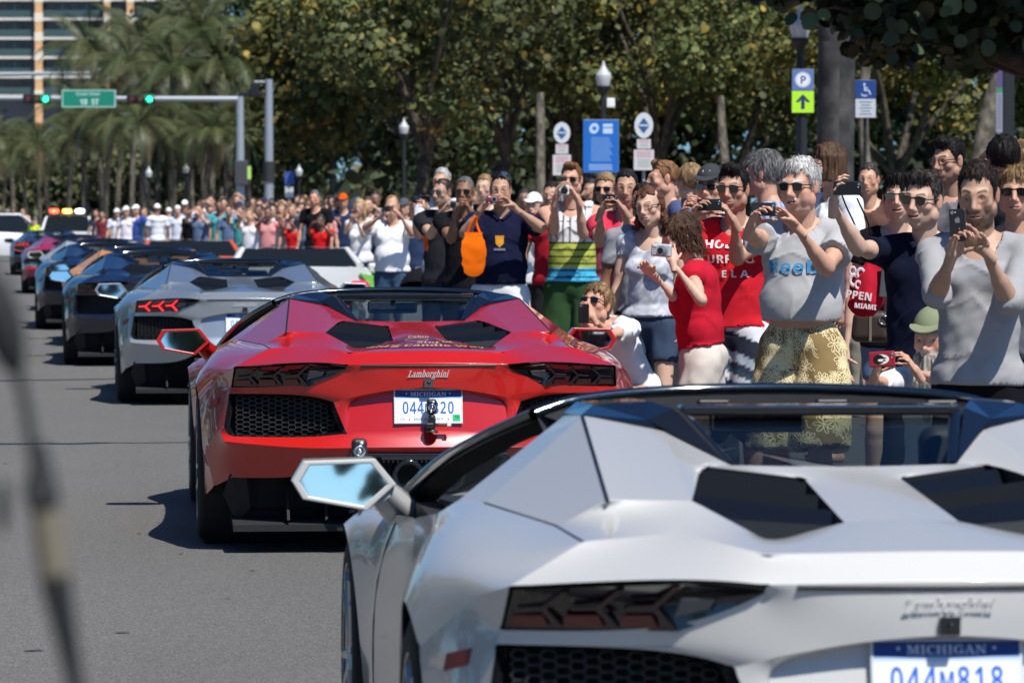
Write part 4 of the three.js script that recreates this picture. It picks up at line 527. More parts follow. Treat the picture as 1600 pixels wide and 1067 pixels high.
function hairShell(o, h) {
  const st = o.style || 'short', lo = st === 'long' ? -.34 : st === 'bob' ? -.2 : -.16, f = new Field([-.15, lo, -.18], [.15, .18, .14], h, .008), t = o.thick ?? .009, w = o.wide ?? 1, hc = HAIRC[o.hair] || o.hair;
  f.ell(V(0, .036 + t * .5, -.016), .073 * w + t, .084 + t, .094 + t); if (o.quiff) f.ell(V(0, .105, .052), .055, .030, .04);
  f.done();
  const cutFace = (d, x, y, z) => smax(d, (hairLine(z, o) + .006 * noise(x * 90, z * 90, 3) - y) * .8, .006);
  f.mod(cutFace);
  if (st === 'bob' || st === 'long' || st === 'pony') {
    const g = new Field([-.15, lo, -.18], [.15, .18, .14], h, .012), L = st === 'long' ? -.26 : -.105;
    if (st === 'pony') { g.cap(V(0, .02, -.10), V(0, -.02, -.135), .022, .03).cap(V(0, -.02, -.135), V(0.01, -.13, -.12), .028, .012); }
    else for (let i = 0; i < 13; i++) { const a = lerp(-2.35, 2.35, i / 12) + Math.PI, x = Math.sin(a) * .078 * w, z = Math.cos(a) * .088 - .012, fx = Math.sin(a) * (.084 + (o.flare ?? .008)), fz = Math.cos(a) * .09 - .012, front = Math.cos(a) > .35; if (front && st !== 'long' && !o.fringe) continue; g.cap(V(x, .05, z), V(fx, front ? L * .75 : L + .02 * Math.sin(i * 3), fz), .020, .017 + (o.flare ?? 0)); }
    if (o.fringe) for (let i = -3; i <= 3; i++) g.cap(V(i * .018, .105, .062), V(i * .021, .036 + .006 * Math.abs(i), .084 - .004 * i * i * .8), .012, .009);
    g.done(); f.mod((d, x, y, z) => { const i = Math.round((z - f.o[2]) / h) * f.n[1] * f.n[0] + Math.round((y - f.o[1]) / h) * f.n[0] + Math.round((x - f.o[0]) / h), e = g.f[i] ?? 1, k = .012, m = clamp(.5 + .5 * (e - d) / k); return lerp(e, d, m) - k * m * (1 - m); });
    if (!o.fringe) f.mod((d, x, y, z) => smax(d, Math.min(.075 * w - Math.abs(x), z - .015, .062 - y) * .8, .008));
  }
  const amp = o.mess ?? .0055, fq = o.curl ? 38 : 70; f.mod((d, x, y, z) => (d < .03 ? d + amp * (noise(x * fq, y * (o.curl ? fq : 14), z * fq * .7) + .8 * noise(x * 140, y * (o.curl ? 90 : 20), z * 110)) : d));
  return f.mesh((x, y, z) => { const v = 1 + .55 * noise(x * 170, y * 22, z * 170) + .28 * noise(x * 40, y * 20, z * 40); let c = hc; if (o.greyT) c = mixc(hc, HAIRC.grey, o.greyT * clamp(.5 + .8 * noise(x * 90, y * 12, z * 90) - y * 4)); return c.map((q) => Math.max(0, q * v)); });
}
// hand: wrist at the origin, y to the fingers, x to the thumb, z out of the palm
function handGeo(skin, h, curl, spread = 1, thumb = .6) {
  const f = new Field([-.07, -.05, -.04], [.10, .22, .14], h, .0042), c = Array.isArray(curl) ? curl : [curl, curl, curl, curl];
  f.ell(V(0, .048, 0), .040, .054, .0155).cap(V(0, -.045, 0), V(0, .02, 0), .025, .027).cap(V(.028, .02, .006), V(.030, .05, .008), .014);
  [[.030, .089, .074, .0088], [.0105, .094, .083, .0090], [-.0095, .091, .077, .0086], [-.028, .083, .060, .0078]].forEach(([x, y, L, r], i) => {
    let p = V(x, y, 0), a = c[i] * .8, sp = (x * 2.2) * spread; f.cap(V(x * .85, .05, 0), p, .0105, r * 1.05); [.45, .31, .24].forEach((q, k) => { const d = V(Math.sin(sp) * Math.cos(a), Math.cos(a) * Math.cos(sp), Math.sin(a)), e = p.clone().addScaledVector(d, L * q); f.cap(p, e, r * (1 - .08 * k), r * (1 - .08 * (k + 1))); p = e; a += c[i]; });
  });
  let p = V(.034, .030, .008); [[.040, .0112], [.030, .0100], [.020, .009]].forEach(([L, r], k) => { const d = V(.75 - thumb * .5 - k * .12, .62, .25 + thumb * .75 + k * .1).normalize(), e = p.clone().addScaledVector(d, L); f.cap(p, e, r, r * .9); p = e; });
  const sk = SKIN[skin] || skin; return f.mesh((x, y, z) => { const n = 1 + .06 * noise(x * 90, y * 90, z * 90); return [sk[0] * n, sk[1] * n * (y > .08 ? .93 : 1), sk[2] * n * (y > .08 ? .92 : 1)]; });
}
function ik(S, W, l1, l2, hint) { const d = W.clone().sub(S), L = Math.min(d.length(), (l1 + l2) * .998), u = d.clone().normalize(), a = (l1 * l1 - l2 * l2 + L * L) / (2 * L), hgt = Math.sqrt(Math.max(0, l1 * l1 - a * a)), n = hint.clone().sub(S); n.addScaledVector(u, -n.dot(u)).normalize(); return [S.clone().addScaledVector(u, a).addScaledVector(n, hgt), S.clone().addScaledVector(u, L)]; }
function person(o) {
  if (o.cap) { o.thick = .002; o.mess = .002; o.quiff = 0; }
  const D = o.D, s = pxm(D), eyeW = at(o.eye[0], o.eye[1], D), gy = o.ground ?? 0, H = o.H ?? clamp(eyeW.y + .115 - gy, 1.4, 2.0), k = H / 1.75, turn = (o.turn ?? 0) * Math.PI / 180, q = o.q ?? (D < 19 ? 0 : D < 24 ? 1 : D < 33 ? 2 : 3);
  const hB = [.012, .013, .015, .022][q], hH = [.0036, .0042, .0052, .008][q], hHand = [.0036, .0042, .005, .008][q], hC = [.011, .012, .015, .022][q];
  const hipY = o.hip ?? .93 * k, lean = o.lean ?? 0, tw = o.twist ?? 0, tQ = new THREE.Quaternion().setFromEuler(new THREE.Euler(lean, tw, o.side ?? 0, 'YXZ'));
  const T = (x, y, z) => V(x * k, (y - .93) * k, z * k).applyQuaternion(tQ).add(V(0, hipY, 0));
  const headQ = new THREE.Quaternion().setFromEuler(new THREE.Euler(o.pitch ?? 0, (o.yaw ?? 0) * Math.PI / 180, (o.roll ?? 0) * Math.PI / 180, 'YXZ')), hp = T(0, 1.635, .045 + .03 * (o.jut ?? 0));
  const root = thing('person', o.label, 'person', V(0, 0, 0), turn, o.group), rq = new THREE.Quaternion().setFromAxisAngle(V(0, 1, 0), turn), rw = eyeW.clone().sub(hp.clone().applyQuaternion(rq)); rw.y = o.hip ? eyeW.y - hp.y : gy; root.position.copy(rw);
  if (o.ground === undefined && !o.hip) root.position.y = clamp(eyeW.y - hp.y, -.02, .14);
  const toL = (p) => p.clone().sub(root.position).applyQuaternion(rq.clone().invert()), pxL = (a) => toL(at(a[0], a[1], D - (a[2] ?? .3)));
  const B = o.build ?? 1, fat = o.belly ?? 0, fem = o.female ? 1 : 0, sh = .185 * (fem ? .88 : 1) * (o.shoulder ?? 1), sk = SKIN[o.skin] || o.skin;
  // skeleton
  const arms = [-1, 1].map((sd) => { const n = sd < 0 ? 'R' : 'L', S = T(sd * sh, 1.415, -.012), spec = o['hand' + n]; let W = spec ? pxL(spec) : T(sd * (sh + .09), .87, .06), hint = o['elbow' + n] ? pxL(o['elbow' + n]) : spec ? T(sd * (sh + .16), 1.05, .12) : T(sd * (sh + .25), 1.1, -.3); const need = W.distanceTo(S) / (.555 * k), sc = need > 1 ? Math.min(need, 1.12) : 1; const [E, W2] = ik(S, W, .295 * k * sc, .262 * k * sc, hint); return { S, E, W: W2, sd }; });
  const legs = [-1, 1].map((sd) => { const n = sd < 0 ? 'R' : 'L', Hp = T(sd * .088, .92, 0), A = o['foot' + n] ? V(...o['foot' + n]) : V(sd * .11, .085 * k + (o.hip ? -rw.y + gy : 0), sd * .04), K = o['knee' + n] ? V(...o['knee' + n]) : V(sd * .16, .5, .6); const [Kn, A2] = ik(Hp, A, .43 * k, .415 * k, K); return { Hp, Kn, A: A2 }; });
  const body = new Field([-.75, -.05 - (o.hip ? .05 : 0), -.75].map((v, i) => (i === 1 ? Math.min(v, legs[0].A.y - .15, legs[1].A.y - .15) : v)), [.75, T(0, 1.6, 0).y + .1, .75], hB, .016 * k);
  { // trim the grid to the figure
    const P = [...arms.flatMap((a) => [a.S, a.E, a.W]), ...legs.flatMap((a) => [a.Hp, a.Kn, a.A]), hp, T(0, 1.2, 0)], lo = [0, 1, 2].map((i) => Math.min(...P.map((p) => p.getComponent(i))) - .30), hi = [0, 1, 2].map((i) => Math.max(...P.map((p) => p.getComponent(i))) + .30); hi[1] = Math.max(hp.y - .02, ...arms.map((a) => Math.max(a.E.y, a.W.y) + .1));
    Object.assign(body, new Field(lo, hi, hB, .0085 * k)); body.lo = lo; body.hi = hi;
  }
  const torso = (f, g, extra = 0) => {
    f.ell(T(0, 1.30, -.005), (.150 + .012 * (1 - fem)) * k * B + g, .19 * k + g, .108 * k * B + g, tQ).ell(T(0, 1.12, .0 + fat * .05), (.135 + fat * .04) * k * B + g + extra, .17 * k + g, (.098 + fat * .06) * k * B + g + extra, tQ).ell(T(0, .945, 0), (.155 + fem * .008) * k * B + g + extra * 1.3 + (g > 0 ? .012 : 0), .13 * k + g, .112 * k * B + g + extra + (g > 0 ? .010 : 0), tQ);
    for (const a of arms) f.cap(T(a.sd * .035, 1.462, -.028), a.S, .052 * k + g, .057 * k * B + g); f.cap(T(-.07, 1.39, -.04), T(.07, 1.39, -.04), .082 * k + g);
    if (fem) for (const sd of [-1, 1]) f.ell(T(sd * .072, 1.265, .09), .062 * k + g, .062 * k + g, .055 * k + g, tQ); else for (const sd of [-1, 1]) f.ell(T(sd * .07, 1.32, .07), .075 * k + g, .06 * k + g, .045 * k + g, tQ);
  };
  const ar = (o.arm ?? .93) * (fem ? .86 : 1) * k;
  torso(body, -.004);
  for (const a of arms) { body.cap(a.S, a.E, .053 * ar, .041 * ar).cap(a.S.clone().lerp(a.E, .35), a.S.clone().lerp(a.E, .6), .052 * ar, .048 * ar).cap(a.E, a.W, .042 * ar, .0265 * ar).cap(a.E.clone().lerp(a.W, .12), a.E.clone().lerp(a.W, .4), .045 * ar, .038 * ar); }
  for (const l of legs) { body.cap(l.Hp, l.Kn, .083 * k * B, .054 * k).cap(l.Kn, l.A, .053 * k, .036 * k).cap(l.Kn.clone().lerp(l.A, .15), l.Kn.clone().lerp(l.A, .45), .057 * k, .05 * k).cap(l.A.clone().add(V(0, -.045 * k, -.02)), l.A.clone().add(V(0, -.055 * k, .15 * k)), .04 * k, .03 * k); }
  body.cap(T(0, 1.42, -.03), hp.clone().add(V(0, -.11, -.03).applyQuaternion(headQ)), .058 * k, .053 * k);
  const skinC = (x, y, z) => { const n = 1 + .06 * noise(x * 25, y * 25, z * 25); return [sk[0] * n, sk[1] * n, sk[2] * n]; };
  const geos = [body.mesh(skinC)], hs = (o.headScale ?? 1) * .965 * (.95 + .05 * k), place = (g) => g.applyMatrix4(new THREE.Matrix4().compose(hp, headQ, V(hs * .96, hs, hs)));
  geos.push(place(headGeo(o, hH)));
  for (const a of arms) {
    const spec = o['grip' + (a.sd < 0 ? 'R' : 'L')] || {}, fore = a.W.clone().sub(a.E).normalize(); let fd = (spec.f ? V(...spec.f) : fore.clone().add(V(a.sd * -.25, .1, .1))).normalize(), pn = spec.p ? V(...spec.p) : V(-a.sd, 0, .2); if (!spec.w) fd.lerp(fore, .25).normalize();
    pn.addScaledVector(fd, -pn.dot(fd)).normalize(); const X = fd.clone().cross(pn), mir = X.dot(V(0, 1, 0)) < 0 && !spec.keep; const g = handGeo(sk, hHand, spec.c ?? (o['hand' + (a.sd < 0 ? 'R' : 'L')] ? .62 : .3), 1, spec.t ?? .55); const hk = (fem ? .88 : .96) * k;
    let gg = mir ? flipX(g) : g; gg = gg.applyMatrix4(new THREE.Matrix4().makeBasis(X, fd, pn).scale(V(hk, hk, hk)).setPosition(a.W)); geos.push(gg); a.fd = fd; a.pn = pn; a.c = a.W.clone().addScaledVector(fd, .09 * hk).addScaledVector(pn, .03);
  }
  part('body', merge(geos), skinM, root);
  const Tinv = tQ.clone().invert(), tv = V(0, 0, 0), rest = (x, y, z) => { tv.set(x, y - hipY, z).applyQuaternion(Tinv); return [tv.x / k, tv.y / k + .93, tv.z / k]; };
  const addUV = (g, fn) => { const p = g.attributes.position, u = new Float32Array(p.count * 2); for (let i = 0; i < p.count; i++) { const r = fn(p.getX(i), p.getY(i), p.getZ(i)); u[2 * i] = r[0]; u[2 * i + 1] = r[1]; } g.setAttribute('uv', new THREE.BufferAttribute(u, 2)); return g; };
  if (o.shirt) {
    const c = o.shirt, g = c.loose ?? .012, f = new Field(body.lo, body.hi.map((v, i) => (i === 1 ? T(0, 1.56, 0).y + .06 : v)), hC, .008), hem = c.hem ?? .93; torso(f, g, c.flare ?? .006); if (fem) f.ell(T(0, .90, .01), .160 * k * B + g, .11 * k, .120 * k * B + g, tQ); else f.ell(T(0, 1.10, .012 + fat * .02), .150 * k * B + g * .8, .40 * k, .112 * k * B + g * .8 + fat * .02, tQ);
    if (c.sleeve) for (const a of arms) { const u = Math.min(1, c.sleeve), e = a.S.clone().lerp(a.E, u); f.cap(a.S, e, .057 * ar + g, (.050 + (c.bell ?? .008)) * ar + g, c.sleeve <= 1); if (c.sleeve > 1) f.cap(a.E, a.E.clone().lerp(a.W, c.sleeve - 1), .050 * ar + g, (.036 + (c.bell ?? .004)) * ar + g, true); }
    f.done(); const wr = c.wrinkle ?? .011, sd = o.eye[0];
    f.mod((d, x, y, z) => { if (d > .05) return d; const r = rest(x, y, z); const lf = noise(x * 4.3 + sd, y * 4.1, z * 4.7), dg = y * .75 + Math.abs(r[0] + .03 * lf) * .8, fo = (1 - Math.abs(Math.sin(dg * 24 + 3.6 * lf + sd))) ** 3 * clamp(.5 + 1.1 * noise(x * 6, y * 5 + sd, z * 6)), ve = Math.sin(Math.atan2(r[0], r[2]) * 9 + 3 * lf + r[1] * 4) * sst(1.22, .92, r[1]); let e = d + wr * (.15 - 1.0 * fo - .16 * ve + .30 * noise(x * 12 + sd, y * 17 + x * 14, z * 12) + .22 * noise(x * 28, y * 38 - x * 20, z * 28)); e = Math.max(e, (hem - .03 - r[1]) * k + .006 * noise(x * 9, sd, z * 9)); if (Math.abs(r[0]) < .16) { const nr = c.neck ?? .072, ny = r[1] - 1.475, nz = r[2] + .01 - .012; e = Math.max(e, nr - Math.hypot(r[0], Math.min(0, ny + .05 * (r[2] > 0 ? r[2] / .1 : 0)) * 1.1, nz * .85)); if (r[1] > 1.50) e = Math.max(e, r[1] - 1.50); } if (c.tank && Math.abs(r[0]) > .115 && r[1] > 1.30) e = Math.max(e, Math.abs(r[0]) - .135); return e; });
    const geo = f.mesh(c.color ? (x, y, z) => c.color(...rest(x, y, z)) : null); if (c.map) addUV(geo, (x, y, z) => { const r = rest(x, y, z); return [r[0] / .5 + .5, (r[1] - .82) / .68]; });
    const m = part('shirt', geo, cloth(c.color || c.map ? '#ffffff' : c.c, { vertexColors: !!c.color, map: c.map || null, ...(c.more || {}) }), root);
    if (c.collar) part('collar', [-1, 1].map((sd2) => tube([T(sd2 * .012, 1.43, .105), T(sd2 * .06, 1.475, .05), T(sd2 * .062, 1.49, -.03), T(0, 1.495, -.075)], .014, 6, 10)), cloth(c.collar), m);
    if (c.print) { const t = c.print; part('shirt_print', (() => { const pos = [], uv = [], N = 14, at3 = (u, v) => { const x = lerp(t.x0, t.x1, u), y = lerp(t.y0, t.y1, v); return [x, y]; }; const gp = geo.attributes.position, P = []; for (let i = 0; i < gp.count; i++) { const r = rest(gp.getX(i), gp.getY(i), gp.getZ(i)); if (r[2] > 0.02 && r[0] > t.x0 - .03 && r[0] < t.x1 + .03 && r[1] > t.y0 - .03 && r[1] < t.y1 + .03) P.push(r); } const zAt = (x, y) => { let w = 0, z = 0; for (const r of P) { const d = (r[0] - x) ** 2 + (r[1] - y) ** 2, q2 = Math.exp(-d / .0005) + 1e-9; w += q2; z += q2 * r[2]; } return w ? z / w : .12; }; const G = []; for (let j = 0; j <= N; j++) for (let i = 0; i <= N; i++) { const [x, y] = at3(i / N, j / N); G.push([T(x, y, zAt(x, y) + .008), i / N, j / N]); } for (let j = 0; j < N; j++) for (let i = 0; i < N; i++) for (const [a, b] of [[0, 0], [1, 0], [1, 1], [0, 0], [1, 1], [0, 1]]) { const q2 = G[(j + b) * (N + 1) + i + a]; pos.push(q2[0].x, q2[0].y, q2[0].z); uv.push(q2[1], q2[2]); } const gg = new THREE.BufferGeometry(); gg.setAttribute('position', new THREE.BufferAttribute(new Float32Array(pos), 3)); gg.setAttribute('uv', new THREE.BufferAttribute(new Float32Array(uv), 2)); gg.computeVertexNormals(); return gg; })(), cloth('#ffffff', { map: t.map, transparent: true, alphaTest: .5 }), m); }
  }
  if (o.pants) {
    const c = o.pants, g = c.loose ?? .014, f = new Field(body.lo, body.hi.map((v, i) => (i === 1 ? T(0, 1.1, 0).y + .05 : v)), hC * 1.05, .009), len = c.len ?? 1.95;
    f.ell(T(0, .955, 0), .150 * k * B + g * .7 + fat * .015, .13 * k + g, .108 * k * B + g * .7 + fat * .015, tQ); for (const l of legs) { const e = len <= 1 ? l.Hp.clone().lerp(l.Kn, len) : l.Kn; f.cap(l.Hp, e, .086 * k * B + g, lerp(.086, .060, Math.min(1, len)) * k * B + g + (c.flare ?? 0), len <= 1); if (len > 1) f.cap(l.Kn, l.Kn.clone().lerp(l.A, len - 1), .056 * k + g, .046 * k + g + (c.flare ?? 0), true); }
    f.done(); f.mod((d, x, y, z) => { if (d > .05) return d; const r = rest(x, y, z); let e = d + (c.wrinkle ?? .011) * (.4 - 1.3 * Math.abs(noise(x * 9, y * 7, z * 9)) + .6 * noise(x * 20, y * 16, z * 20)); if (y > hipY - .1) e = Math.max(e, (r[1] - Math.min(c.waist ?? 1.0, (o.shirt ? (o.shirt.hem ?? .93) : 2) + .012)) * k); return e; });
    const geo = f.mesh(c.color ? (x, y, z) => c.color(x, y, z) : null); if (c.map) addUV(geo, (x, y, z) => [Math.atan2(x, z) * .2 / (c.rep ?? .5), y / (c.rep ?? .5)]);
    part(len > 1.4 ? 'trousers' : 'shorts', geo, cloth(c.color || c.map ? '#ffffff' : c.c, { vertexColors: !!c.color, map: c.map || null }), root);
  }
  const headPart = (name, geo, mat) => part(name, place(geo), mat, root);
  if (o.style !== 'bald' && !o.noHair) headPart('hair', hairGeo(o, [.0048, .0055, .007, .01][q]), hairM);
  if (o.stache) { const f = new Field([-.05, -.085, .06], [.05, -.03, .125], .003, .004); for (const sd of [-1, 1]) f.cap(V(0, -.050, .096), V(sd * .018, -.053, .092), .0085, .0085).cap(V(sd * .018, -.053, .092), V(sd * .032, -.064, .080), .0085, .005); f.done(); f.mod((d, x, y, z) => d + .0022 * noise(x * 320, y * 60, z * 200)); headPart('moustache', f.mesh((x, y, z) => HAIRC[o.stache].map((v) => v * (1 + .5 * noise(x * 400, y * 60, z * 200)))), hairM); }
  if (!o.shades && !o.eyesHid && q < 3) { const ic = o.eyeC || [.06, .035, .02]; const e = merge([-1, 1].map((sd) => { const g = new THREE.SphereGeometry(.0115, 16, 12), p = g.attributes.position, c = new Float32Array(p.count * 3); for (let i = 0; i < p.count; i++) { const dx = p.getX(i) / .0115 - (o.gaze ?? 0), dy = p.getY(i) / .0115 - (o.gazeY ?? 0), fz = p.getZ(i) > 0, r = Math.hypot(dx, dy); const q2 = fz && r < .22 ? [.004, .004, .004] : fz && r < .48 ? ic : [.62, .56, .53]; c.set(q2, i * 3); } g.setAttribute('color', new THREE.BufferAttribute(c, 3)); return g.translate(sd * .0315, .0025, .0738); })); headPart('eyes', e, new THREE.MeshPhysicalMaterial({ vertexColors: true, roughness: .12, color: 0xffffff })); }
  if (o.shades || o.glasses || o.shadesUp) {
    const l = [], fr = [], up = o.shadesUp; for (const sd of [-1, 1]) { const sh2 = [[-.025, .013], [-.02, .019], [.020, .019], [.027, .010], [.022, -.013], [.010, -.019], [-.010, -.019], [-.021, -.011]].map((p) => [p[0] * sd * (.86 + .14 * h3(o.eye[0], o.eye[1], 3)), p[1] * (o.glasses ? .9 : .84)]), g = extr(sd < 0 ? sh2.reverse() : sh2, .002, .0012).rotateY(sd * .16).translate(sd * .034, .0015, .0955); if (o.glasses) { const hole = tube(sh2.map((p) => V(p[0], p[1], 0)), .0016, 5, 24, true).rotateY(sd * .16).translate(sd * .034, .0015, .0965); fr.push(hole); } else l.push(g); fr.push(rod(V(sd * .062, .010, .090), V(sd * .077 * (o.wide ?? 1), .008, -.005), .0028, .0025, 5)); } fr.push(rod(V(-.012, .009, .099), V(.012, .009, .099), .0022, .0022, 5)); if (!o.glasses) fr.push(tube([V(-.062, .013, .091), V(-.03, .021, .099), V(0, .015, .102), V(.03, .021, .099), V(.062, .013, .091)], .0022, 5, 16));
    const grp = [...l, ...fr]; if (up) grp.forEach((g) => g.rotateX(-.62).translate(0, .062, -.022)); headPart(o.glasses ? 'glasses' : 'sunglasses', merge(grp), o.shadesC ? phys(lin(...o.shadesC), .1, { clearcoat: 1 }) : lensM);
  }
  if (o.cap) { const c = o.cap, g = [mv(new THREE.SphereGeometry(1, 28, 14, 0, Math.PI * 2, 0, Math.PI * .5), 0, .040, -.014, -.08, 0, 0, .086, .098, .108)]; if (c.brim !== 0) { const b = c.back ? -1 : 1, sh2 = new THREE.Shape(); sh2.absellipse(0, 0, .074, .075, 0, Math.PI, false); const bg = new THREE.ExtrudeGeometry(sh2, { depth: .004, bevelEnabled: true, bevelThickness: .0015, bevelSize: .002, bevelSegments: 1, curveSegments: 16 }); const p = bg.attributes.position; for (let i = 0; i < p.count; i++) p.setZ(i, p.getZ(i) - 2.6 * p.getX(i) ** 2); bg.computeVertexNormals(); bg.rotateX(Math.PI / 2 + .18).translate(0, .052, .066); if (b < 0) bg.rotateY(Math.PI); g.push(bg); } const m = headPart('cap', merge(g), cloth(c.c)); if (c.text) { part('cap_print', place(mv(lettering(c.text, .026, .004), 0, .072, .079, -.42)), cloth('#e8e8e8'), m); } }
  root.userData.k = k; root.updateMatrixWorld(true);
  return { root, arms, T, hp, headQ, place, w: (v) => v.clone().applyMatrix4(root.matrixWorld), k };
}
// ---------- the convoy ----------
const PAINT = { white: paintOf(lin(.585, .58, .56), { rough: .34, coat: 1, coatR: .05 }), red: paintOf(lin(.50, .010, .007), { rough: .3 }), silver: paintOf(lin(.40, .45, .50), { metal: .55, rough: .28 }), navy: paintOf(lin(.006, .010, .030)), orange: paintOf(lin(.66, .27, .03), { coat: .35 }), blue: paintOf(lin(.004, .006, .018)), white2: paintOf(lin(.62, .64, .60)), crimson: paintOf(lin(.42, .012, .05)), slate: paintOf(lin(.02, .03, .05)) };
const redCar = roadster({ paint: PAINT.red, plate: '044M820', label: 'glossy red roadster with a small camera stuck below its number plate', x: 1.325, z: -18.99 });
const whiteCar = roadster({ paint: PAINT.white, plate: '044M818', label: 'pearl white roadster filling the lower right corner', x: 1.613, z: -8.36, y: -.07 });
roadster({ paint: PAINT.silver, plate: '044M819', label: 'pale silver roadster with lit red tail lamp ahead of the red one', x: .925, z: -34.1, yaw: .0087, lit: true });
roadster({ paint: PAINT.navy, label: 'dark navy roadster with black mirror directly ahead of the silver one', x: .365, z: -43.1, yaw: .012, detail: false });
roadster({ paint: PAINT.orange, label: 'golden orange roadster half hidden by the navy one', x: .26, z: -49.6, yaw: .014, detail: false, ring: MAT.darkTrim });
roadster({ paint: PAINT.blue, label: 'blue-black roadster between the orange and the white-green ones', x: -.21, z: -57.0, yaw: .018, detail: false });
roadster({ paint: PAINT.white2, label: 'small white roadster with bright mirror far up the convoy', x: -.4, z: -68.2, yaw: .02, detail: false });
roadster({ paint: PAINT.crimson, label: 'crimson roadster reflecting pink near the head of the convoy', x: -1.04, z: -83.6, yaw: .02, detail: false });
roadster({ paint: PAINT.slate, label: 'slate grey roadster right behind the police car', x: -1.97, z: -110, yaw: .02, lit: true, detail: false });
// hand-drawn decal across the red engine cover
{
  const tex = canvasTex(1024, 512, (c, w, h) => {
    c.clearRect(0, 0, w, h); c.fillStyle = 'rgba(120,22,22,0.85)'; c.beginPath(); c.moveTo(330, 40); c.bezierCurveTo(430, 10, 640, 10, 720, 50); c.bezierCurveTo(840, 130, 960, 260, 1010, 420); c.bezierCurveTo(760, 500, 260, 500, 20, 430); c.bezierCurveTo(90, 260, 220, 110, 330, 40); c.fill();
    c.strokeStyle = '#e0b070'; c.fillStyle = '#e8bd80'; c.lineWidth = 7; c.beginPath(); c.ellipse(470, 190, 120, 60, -.05, 0, 7); c.stroke(); c.font = 'italic bold 92px serif'; c.textAlign = 'center'; c.save(); c.translate(500, 110); c.rotate(.02); c.fillText('Cabin', 0, 0); c.restore(); c.font = 'italic bold 105px serif'; c.fillText('Stof', 560, 330); c.fillText('of', 760, 280); c.font = 'italic bold 110px serif'; c.fillText("ald'g Candle Way", 520, 450);
    for (let i = 0; i < 5; i++) { c.beginPath(); c.moveTo(690 + i * 34, 120 + i * 30); c.bezierCurveTo(740 + i * 30, 160 + i * 24, 700 + i * 40, 230 + i * 20, 780 + i * 30, 250 + i * 22); c.stroke(); }
  });
  const N = 20, pos = [], uv = [], G = []; for (let j = 0; j <= N; j++) for (let i = 0; i <= N; i++) { const u = i / N, v = j / N, q = lerp(.20, .74, v), x = (u - .5) * lerp(.62, .32, v) + .0, h = snap(V(x, 3, -q), V(0, -1, 0)); G.push([x, (h ? h.y : .93) + .0035, -q, u, v]); }
  for (let j = 0; j < N; j++) for (let i = 0; i < N; i++) for (const [a, b] of [[0, 0], [1, 0], [1, 1], [0, 0], [1, 1], [0, 1]]) { const p = G[(j + b) * (N + 1) + i + a]; pos.push(p[0], p[1], p[2]); uv.push(p[3], p[4]); }
  const g = new THREE.BufferGeometry(); g.setAttribute('position', new THREE.BufferAttribute(new Float32Array(pos), 3)); g.setAttribute('uv', new THREE.BufferAttribute(new Float32Array(uv), 2)); g.computeVertexNormals();
  part('painted_decal', g, phys(lin(1, 1, 1), .4, { map: tex, transparent: true, clearcoat: .6 }), redCar);
}
// little webcams on suction mounts
function webcam(label, p, h, tilt = 0) {
  const o = thing('mounted_camera', label, 'camera', p, 0, 'small cameras stuck to the roadsters'), m = MAT.blackPlastic;
  part('suction_base', [lathe([[0, 0], [.030, 0], [.028, .006], [.016, .014], [.014, .03], [0, .03]], 20), rbox(.034, .05, .03, .008, 0, .045, 0), cyl(.008, .008, h, 10, 0, .05 + h / 2, 0), sph(.017, 0, .066, 0, 14), rbox(.04, .03, .034, .008, -.01, .03, .004)], m, o);
  const b = part('camera_body', [rbox(.046, .068, .034, .014, 0, .08 + h, 0, 0, 0, 0, 3)], m, o);
  part('lens', [mv(new THREE.TorusGeometry(.014, .0035, 8, 20), 0, .078 + h, .019), sph(.009, 0, .078 + h, .016, 12)], MAT.chrome, b); part('button', [sph(.005, .006, .101 + h, .017, 8), sph(.0045, -.004, .058 + h, .018, 8)], MAT.white, b); return o;
}
{ const r = rearP(0, .535), s1 = webcam('black camera on a mount in front of the red roadster plate', V(1.325 + .012, .545, -18.99 + .02), .035); part('cable_plug', [cyl(.010, .010, .05, 10, .055, .045, .01, 0, 0, Math.PI / 2), rbox(.02, .024, .02, .004, .075, .04, .012)], MAT.white, s1);
  const f = snap(V(-.93, 3, -4.02), V(0, -1, 0)); webcam('black camera on a mount above the white door mirror', V(1.613 - .95, (f ? f.y : .74) - .055, -8.36 - 4.02), .10); }

